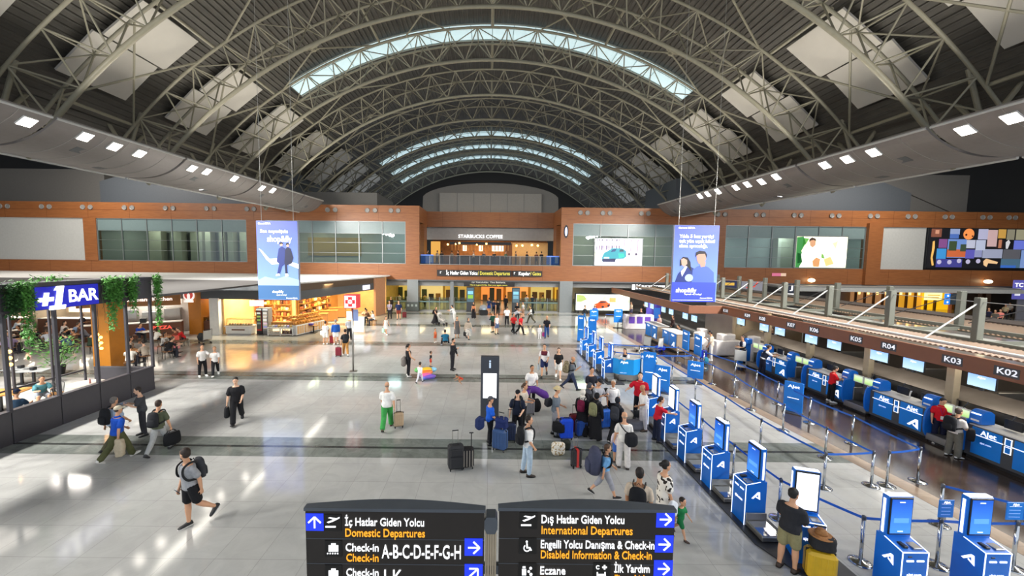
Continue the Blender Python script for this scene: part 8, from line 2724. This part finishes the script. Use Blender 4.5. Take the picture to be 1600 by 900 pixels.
trolley('luggage trolley with a blue bag between the far belts', fl(1022, 549), .6)
soft('blue_bag', 'bright blue bag on the floor beside the far luggage trolleys', 'bag', fl(1031, 549), .3, .7, .4, .42, '1c2cb8', .15, 31)
soft('black_bag', 'black bag lying on the trolley between the far belts', 'bag', fl(1012, 545), .3, .6, .45, .4, '1d1f24', .2, 32)
# guests of the upper cafe behind the railing
for gi, (px, c) in enumerate(((668, '6a5a50'), (683, 'c8b098'), (690, '3a3430'), (706, '8a7a6a'), (716, '2c2a2c'), (740, 'c9b8a8'), (756, '4a4a50'), (772, '2a2624'), (790, '5a6a50'), (806, '7a6a60'), (823, '26242a'), (838, '8a5a4a'), (846, '2c2a2e'))):
    p = aY(px, 403, 46.5+.6*(gi % 4))
    person('guest '+['in brown', 'in cream', 'in dark brown', 'in taupe', 'in black', 'in pale beige', 'in grey', 'in very dark brown', 'in green', 'in mauve', 'in midnight blue', 'in rust', 'in charcoal'][gi]+f' top behind the upper cafe railing, {["first", "second", "third", "fourth", "fifth", "sixth", "seventh", "eighth", "ninth", "tenth", "eleventh", "twelfth", "last"][gi]} from its left end', ('w', p.x, p.y, 5.3), 1.70, (40*gi) % 360, ['stand', 'hold', 'easy'][gi % 3], 'tee '+c, 'long 2c2a2c', 'short 231b17', 1, z0=5.3)
# people far right under the wall
for px, py, c, lab in ((1564, 486, 'e88a80', 'person in salmon shirt far right below the photo wall'), (1572, 478, 'c8b894', 'person in beige shirt far right below the photo wall'), (1579, 476, 'e8e4e0', 'person in white shirt far right below the photo wall'), (1546, 484, '23243a', 'person in navy far right by the dark shop front'), (1556, 487, '5a564e', 'person in olive far right by the dark shop front')):
    person(lab, ('h', px, py-3), 1.7, 250, 'stand', 'tee '+c, 'long 2c2c30', 'short 231b17', 1)
# people inside the gate hall
for px, c, bt, lab in ((823, 'c8ccd8', '4a5a78', 'person in pale shirt in the gate hall, first right of the right screen totem'), (832, '2a3a5a', '2a3450', 'person in navy in the gate hall, second right of the right screen totem'), (848, 'c9b86a', '4a4a50', 'person in yellow in the gate hall, third right of the right screen totem'), (664, 'd8b84a', '3a3a30', 'person in yellow jacket in the gate hall left of the entrance'), (624, 'e0d4b0', '3a3a38', 'person in cream in the gate hall left of the left steel pillar')):
    p = aY(px, 470, 47.5)
    person(lab, ('w', p.x, p.y, 0), 1.72, 100, 'walk', 'tee '+c, 'long '+bt, 'short 231b17', 1)
# ================================================================ FINISH
# evaluate once: fit lettering to its width, bake the remeshed figures into plain meshes
dg = bpy.context.evaluated_depsgraph_get()
for o, wd in FIT:
    d = o.evaluated_get(dg).dimensions.x/o.scale[0]
    if d > 1e-4:
        o.scale[0] = wd/d
# copies made before fitting share the same lettering width
fit_by_data = {o.data.name: o.scale[0] for o, wd in FIT}
for o in bpy.data.objects:
    if o.type == 'FONT' and o.data.name in fit_by_data:
        o.scale[0] = fit_by_data[o.data.name]
new = []
for o in list(bpy.data.objects):
    if o.type == 'MESH' and o.modifiers:
        new.append((o, bpy.data.meshes.new_from_object(o.evaluated_get(dg), depsgraph=dg)))
for o, me in new:
    o.modifiers.clear()
    o.data = me
    me.shade_smooth()

# lettering becomes plain mesh
mesh_of = {}
dg = bpy.context.evaluated_depsgraph_get()
for o in [o for o in bpy.data.objects if o.type == 'FONT']:
    me = mesh_of.get(o.data.name)
    if me is None:
        me = bpy.data.meshes.new_from_object(o.evaluated_get(dg), depsgraph=dg)
        mesh_of[o.data.name] = me
    n = bpy.data.objects.new('lettering', me)
    COL.objects.link(n)
    n.parent = o.parent
    n.matrix_basis = o.matrix_basis.copy()
    bpy.data.objects.remove(o)
